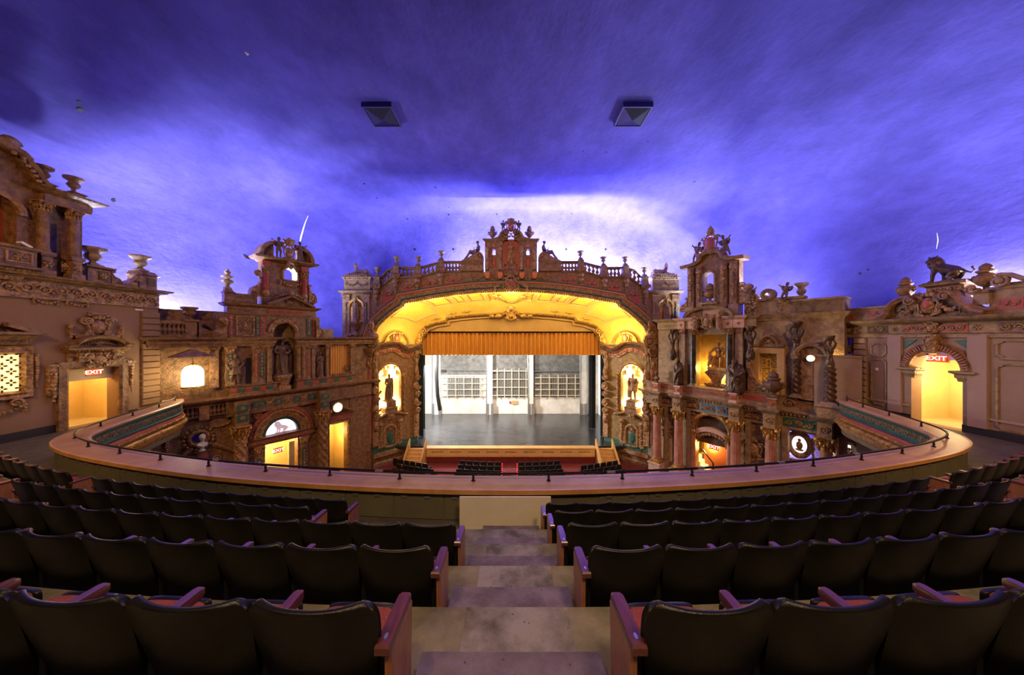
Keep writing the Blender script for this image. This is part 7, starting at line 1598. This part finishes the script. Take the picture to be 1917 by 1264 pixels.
    m = MB(); m.box(nc-.4, nc+.4, -.05, 0, zq0, zq1-.35); cartouche(m, nc, zq1-.25, .5, .5, -.08); m.build('relief_field', 'umber', A_); m = MB(); m.ell((nc, -.06, (zq0+zq1)/2-.15), (.3, .06, .5), 10, 6); m.build('relief_medallion', 'green_paint', A_)
    m = MB()
    for s in (nc-.85, nc+.85): m.box(s-.2, s+.2, -.15, 0, zq0-.1, zq1+.4); drop(m, s, zq1+.3, zq0+.3, .15, -.2); m.ell((s, -.2, zq1+.35), (.22, .15, .2))
    part('relief_bracket', m, 'umber_ornament')
    zg = Z(730, 835); m = MB(); m.box(.1, LEN-.1, -.08, 0, zg-.25, zg+.25); g = part('dado_band', m, 'green_paint', smooth=0); m = MB(); garland(m, (nc-.8, zg+.2), (nc+.8, zg+.2), .2, .1, -.12); m.build('dado_ornament', 'umber_ornament', g)
    m = MB(); m.stack(.05, LEN-.05, .1, [(.3, 0), (.3, .25), (.18, .35), (.18, zg-.75), (.3, zg-.6), (.24, zg-.35), (.12, zg-.28)]); part('dado', m, 'umber')
    # wavy cornice
    pts = [(697,655),(706,648),(716,645),(730,642),(743,643),(754,650),(763,654),(774,649),(785,646)]
    A = [(S(a), Z(a, b)) for a, b in pts]; A = A if sg < 0 else A[::-1]; A = [tuple(p)[:2] for p in catmull([(x, z, 0) for x, z in A], 4)]
    m = MB(); m.sweep([(p[0], p[1]) for p in A], [(-.35, 0), (-.35, .12), (-.2, .16), (-.16, .32), (-.04, .42), (.1, .5), (.14, .4), (.14, -.1)]); part('wavy_cornice', m, 'umber')
    m = MB(); m.sweep([(p[0], p[1]) for p in A], [(-.75, 0), (-.75, .1), (-.4, .12), (-.4, 0)]); f = part('bay_frieze', m, 'umber_ornament')
    m = MB()
    for p in A[2:-2:3]: m.box(p[0]-.12, p[0]+.12, -.15, -.08, p[1]-.66, p[1]-.48)
    m.build('frieze_inlay', 'red_paint', f, smooth=0)
    # stacked figures on the jambs
    for s, big in ((S(778), 1), (S(702), 0)):
        m = MB(); zz = zb-.4
        for i, r in enumerate((.3, .34, .3, .36, .3)): m.ell((s + .06*(-1)**i, -.2, zz + .2), (r*.8, .22, r)); spiral(m, s, zz+.2, r*.9, 1.3, 0, (-1)**i, r*.25, -.36); zz += .72
        m.box(s-.24, s+.24, -.2, 0, zg+.3, zb-.3); m.ell((s, -.25, zb-.9), (.2, .12, .4)); part('jamb_ornament', m, 'umber_ornament')
        link('jamb_figure', figmesh('caryatid', 'umber_ornament'), B, T(s, -.22, zs-.25) @ Matrix.Diagonal((1.1, .9, zt-zs-.35, 1)))
        m = MB(); m.box(s-.14, s+.14, -.24, -.19, zb-1.3, zb-.9); part('jamb_inlay', m, 'green_paint', smooth=0)
    # shell niche above the cornice, inside the cove
    s = S(742); z0 = Z(742, 645)
    m = MB(); k = 12; R = .95; rings = []
    for j in range(0, 6): q = math.cos(pi/2*j/6); rings.append([(s - R*q*math.cos(pi*i/k), .0 + .5*q*math.sin(pi*i/k), z0 + R*1.25*math.sin(pi/2*j/6)) for i in range(k+1)])
    m.loft(rings, False, False); part('shell_niche', m, 'soffit_yellow')
    m = MB(); m.sweep(arc(s, z0, R, pi, 0, 16), [(0, -.1), (0, .1), (.12, .14), (.16, -.1)]); part('shell_arch', m, 'gold')
    m = MB(); cartouche(m, s, z0+.5, .9, 1.05, -.1); part('bay_cartouche', m, 'umber_ornament'); m = MB(); m.ell((s, -.2, z0+.5), (.2, .06, .3), 10, 6); part('cartouche_field', m, 'red_paint')
    light('POINT', 'cove_fill_light', F.m @ Vector((s, -.75, z0+.55)), 60 if sg < 0 else 150, (1., .74, .2), size=.1)  # unseen lamp without fixture, added before the shell niche to brighten it
bay(-1); bay(1)

# ---------------------------------------------------------------- stage house
ZS = E-9.18; YB = 37.7; KB = YB/F_PX
m = MB(); m.box(-10.5, 10.5, 26.4, YB+.2, ZS-.25, ZS); m.build('floor_stage', 'stage_floor', kind='structure', smooth=0)
m = MB(); m.box(-10.5, 10.5, YB, YB+.3, ZS, E+6); SB_ = m.build('wall_stage_back', 'stage_wall', kind='structure', smooth=0)
m = MB(); m.box(-10.8, -10.5, YI+.4, YB+.3, ZS-.3, E+6); m.build('wall_stage_left', 'stage_white', kind='structure', smooth=0)
m = MB(); m.box(10.5, 10.8, YI+.4, YB+.3, ZS-.3, E+6); m.build('wall_stage_right', 'stage_white', kind='structure', smooth=0)
m = MB(); m.box(-10.8, 10.8, YI+.4, YB+.3, E+6, E+6.2); m.build('ceiling_stage', 'stage_wall_dark', kind='structure', smooth=0)
def XB(px): return (px-CX)*KB
def ZB(py): return E + (CY-py)*KB
for a, b in ((812, 826), (912, 922.5), (989, 998), (1085, 1096)):
    m = MB(); m.box(XB(a), XB(b), YB-.5, YB, ZS, E+5); m.build('wall_pier', 'stage_wall', SB_, smooth=0)
    for x in (XB(a)-.1, XB(b)-.2): m = MB(); m.box(x, x+.3, YB-.62, YB-.4, ZS, ZB(754)); m.build('pier_guard', 'steel', SB_, smooth=0)
    m = MB(); m.tube([(XB(a)-.05, YB-.55, ZB(754)), (XB(a)-.05, YB-.55, E+3)], .05, 6); m.build('conduit', 'steel', SB_)
for a, b, y0 in ((826, 912, 702), (922.5, 989, 697), (998, 1085, 706)):
    m = MB(); m.box(XB(a), XB(b), YB-.06, YB, ZB(y0), E+5); m.build('dark_brick_field', 'stage_wall_dark', SB_, smooth=0)
    m = MB(); m.box(XB(a), XB(b), YB-.08, YB-.05, ZB(743), ZB(y0)+.0); m.build('stained_field', 'stage_wall_dark' if a > 900 else 'stage_wall', SB_, smooth=0)
for px0, px1, y0, y1 in ((839, 900, 705, 741), (931.5, 985, 693, 741), (1012, 1076, 705, 741)):
    x0, x1, z0, z1 = XB(px0), XB(px1), ZB(y1), ZB(y0)
    m = MB(); m.box(x0, x1, YB-.2, YB-.1, z0, z1); G = m.build('radiator_grille', 'stage_wall_dark', SB_, smooth=0)
    n = 16; fm = MB(); fm.box(-.05, .05, YB-.3, YB-.2, z0, z1); fme = fm.mesh('fin', 'steel', 0)
    for i in range(n): link('fin', fme, G, T(lerp(x0, x1, (i+.5)/n), 0, 0))
    for j in range(4): z = lerp(z0+.1, z1-.1, j/3); m = MB(); m.tube([(x0-.7, YB-.4, z), (x1+.7, YB-.4, z)], .055, 6); m.build('pipe', 'pipe_cream', G)
    for j in range(5): x = lerp(x0, x1, j/4); m = MB(); m.tube([(x, YB-.42, z0-.15), (x, YB-.42, z1+.25)], .05, 6); m.build('pipe', 'pipe_cream', G)
m = MB(); m.tube([(XB(828), YB-.3, ZB(693)), (XB(985), YB-.3, ZB(693))], .06, 6); m.build('conduit', 'steel', SB_); m = MB(); m.tube([(XB(998), YB-.3, ZB(695)), (XB(1085), YB-.3, ZB(695))], .06, 6); m.build('conduit', 'steel', SB_)
m = MB(); m.box(XB(953), XB(957), YB-.15, YB-.08, ZB(755), ZB(751)); m.build('alarm_box', 'red_paint', SB_, smooth=0); m = MB(); m.box(XB(959), XB(969), YB-.12, YB-.08, ZB(757), ZB(750)); m.build('notice_board', 'header_tan', SB_, smooth=0)
m = MB(); m.box(XB(828), XB(836), YB-.4, YB, ZB(696), ZB(692)); m.build('junction_box', 'iron', SB_, smooth=0)
# masking legs and valance
def pleated(x0, x1, y, z0, z1, n, amp, mat):
    m = MB(); k = n*6; rows = []
    for z in (z0, z1): rows.append([(lerp(x0, x1, i/k), y + amp*math.sin(2*pi*i/6) + amp*.35*math.sin(i*.37), z) for i in range(k+1)])
    m.loft(rows, False, False); return m
for px0, px1, yd, nm in ((782, 793, 29.0, 'front left'), (788, 796, 31.3, 'rear left'), (1124, 1133, 29.0, 'front right'), (1102, 1115, 31.6, 'rear right')):
    k = yd/F_PX; m = pleated((px0-CX)*k, (px1-CX)*k, yd, ZS+.02, E+2, 5, .06, 'black_drape'); tag(m.build('leg_curtain', 'black_drape'), f'narrow black masking curtain hanging at the stage side, {nm}', 'curtain', 'stage masking curtains')
kv = 28.9/F_PX
m = pleated((787-CX)*kv, (1128-CX)*kv, 28.9, E+(CY-665)*kv, E+(CY-620)*kv, 44, .13, 'valance'); tag(m.build('valance_curtain', 'valance'), 'long pleated gold valance curtain hung across the top of the stage opening', 'curtain')
m = MB(); m.box(-8.6, 8.6, 28.5, 28.7, E+.55, E+2.5); H = m.build('proscenium_header', 'header_tan', WP, inv, smooth=0)
m = MB(); A = [(x*.97, z*1.0-.25) for x, z in A_IN]; m.sweep(A, [(0, 0), (0, .2), (.9, .2), (.9, 0)]); m.build('header_arch', 'header_tan', H, FI.m @ T(0, .45, 0))
m = MB(); m.tube([(-8.4, 28.75, E+.52), (8.4, 28.75, E+.52)], .08, 8)
m.build('curtain_track', 'iron', H)
m = MB(); m.tube([((817-CX)*.055, 32.5, E+6), ((816-CX)*.055, 32.5, ZS+5), ((818-CX)*.055, 32.5, ZS+3.2), ((822-CX)*.055, 32.6, ZS+1.6)], .2, 8); tag(m.build('hanging_rope', 'iron'), 'dark bundled cable hanging down at the back left of the stage', 'cable')
# apron and steps
m = MB(); m.box(-8.6, 8.6, 26.0, 26.5, 0, ZS-.6); m.build('pit_wall', 'carpet', bpy.data.objects['floor_stage'], smooth=0)
m = MB(); m.box((800-CX)*26.2/F_PX, (1112-CX)*26.2/F_PX, 25.9, 26.45, ZS-.62, ZS-.02); AP = tag(m.build('stage_apron', 'apron_wood', smooth=0), 'long cream wooden apron front of the stage with vent holes', 'stage front')
m = MB(); m.box((798-CX)*26.2/F_PX, (1114-CX)*26.2/F_PX, 25.82, 26.5, ZS-.06, ZS+.03); m.build('apron_nosing', 'stair_wood', AP, smooth=0); m = MB(); m.box((800-CX)*26.2/F_PX, (1112-CX)*26.2/F_PX, 25.84, 25.92, ZS-.7, ZS-.6); m.build('apron_moulding', 'stair_wood', AP, smooth=0)
for g in range(9):
    c = lerp(-6.1, 6.1, g/8); 
    for j in range(7): m = MB(); m.ell((c + (j-3)*.14, 25.895, ZS-.32 + .03*(j % 2)), (.045, .02, .06), 6, 4); m.build('vent_hole', 'umber_dark', AP)
for sg in (-1, 1):
    t = thing('stage_steps', 'wooden steps up to the stage at its %s end' % ('left' if sg < 0 else 'right'), 'steps', T(sg*7.75, 26.0, 0)); n = 6
    for i in range(n):
        m = MB(); h = ZS*(i+1)/n; m.box(-.62, .62, -1.75+.29*i, -1.75+.29*(i+1)+.02, h-.06, h); m.build('tread', 'stair_wood', t, smooth=0); m = MB(); m.box(-.6, .6, -1.73+.29*i, -1.71+.29*i, h-ZS/n, h-.05); m.build('riser', 'apron_wood', t, smooth=0)
    for x in (-.68, .68): m = MB(); m.add([(x-.05,-1.9,0),(x+.05,-1.9,0),(x+.05,.1,0),(x-.05,.1,0),(x-.05,-1.9,.5),(x+.05,-1.9,.5),(x+.05,.1,ZS+.75),(x-.05,.1,ZS+.75)], [(0,3,2,1),(4,5,6,7),(0,1,5,4),(1,2,6,5),(2,3,7,6),(3,0,4,7)]); m.build('stringer', 'stair_wood', t, smooth=0)

# ---------------------------------------------------------------- orchestra floor and its seats
m = MB(); m.box(-17.6, 17.6, -6, 26.3, -.2, 0); m.build('floor_orchestra', 'carpet', kind='structure', smooth=0)
m = MB()
for sx in (1,):
    pillow(m, -.24, .24, -.05, .05, .35, .9)
OB = m.mesh('backrest', 'orch_seat', 50); m = MB(); pillow(m, -.24, .24, .05, .5, .38, .48); OS = m.mesh('seat_cushion', 'carpet', 50)
m = MB(); m.box(.25, .30, -.02, .4, 0, .62); OA = m.mesh('armrest', 'orch_seat', 0); m = MB(); m.box(.255, .315, -.03, .42, .6, .65); OT = m.mesh('end_cap', 'plate_metal', 0)
lm = MB()
lm.ell((0, 0, 0), (.03, .03, .03), 6, 4); LED = lm.mesh('aisle_light', 'red_led')
def oseat(x, y, rz, label, group, end=None):
    t = thing('orchestra_seat', label, 'seat', T(x, y, 0) @ Rz(rz), group); link('backrest', OB, t); link('seat_cushion', OS, t); link('armrest', OA, t)
    if end:
        link('end_panel', OA, t, T(-.55 if end < 0 else 0, 0, 0))
        for j in range(5): link('aisle_light', LED, t, T(end*.33, -.06, .15 + .16*j))
for bl, nm in enumerate(('far left', 'centre left', 'centre right', 'far right')):
    for r in range(4):
        d = 23.85 - .78*r
        for j in range((5, 6, 6, 5)[bl] + (1 if bl in (0, 3) else 0)):
            u = .55
            if bl == 1: x = -.72 - u*(j+.5) - (.12*r if 0 else 0); 
            elif bl == 2: x = .52 + u*(j+.5)
            elif bl == 0: x = -5.6 - .25*r*0 - u*(j+.5) - (.7 if r == 0 else 0)
            else: x = 5.2 + u*(j+.5) + (.2*r*0)
            R = 22.; th = x/R; xx = R*math.sin(th); yy = d + R*(1-math.cos(th)) - .0
            if bl in (0, 3): yy -= 1.25
            oseat(xx, yy, th, f'small dark orchestra seat, {nm} block, {ORD[r+1]} row, {ORD[j+1]} from inner aisle', f'orchestra seats, {nm} block',
                  (1 if bl == 1 else -1) if (bl in (1, 2) and j == 0) else None)
light('POINT', 'pit_light', (0, 20.5, 4.5), 60, (1., .5, .3), size=.5)
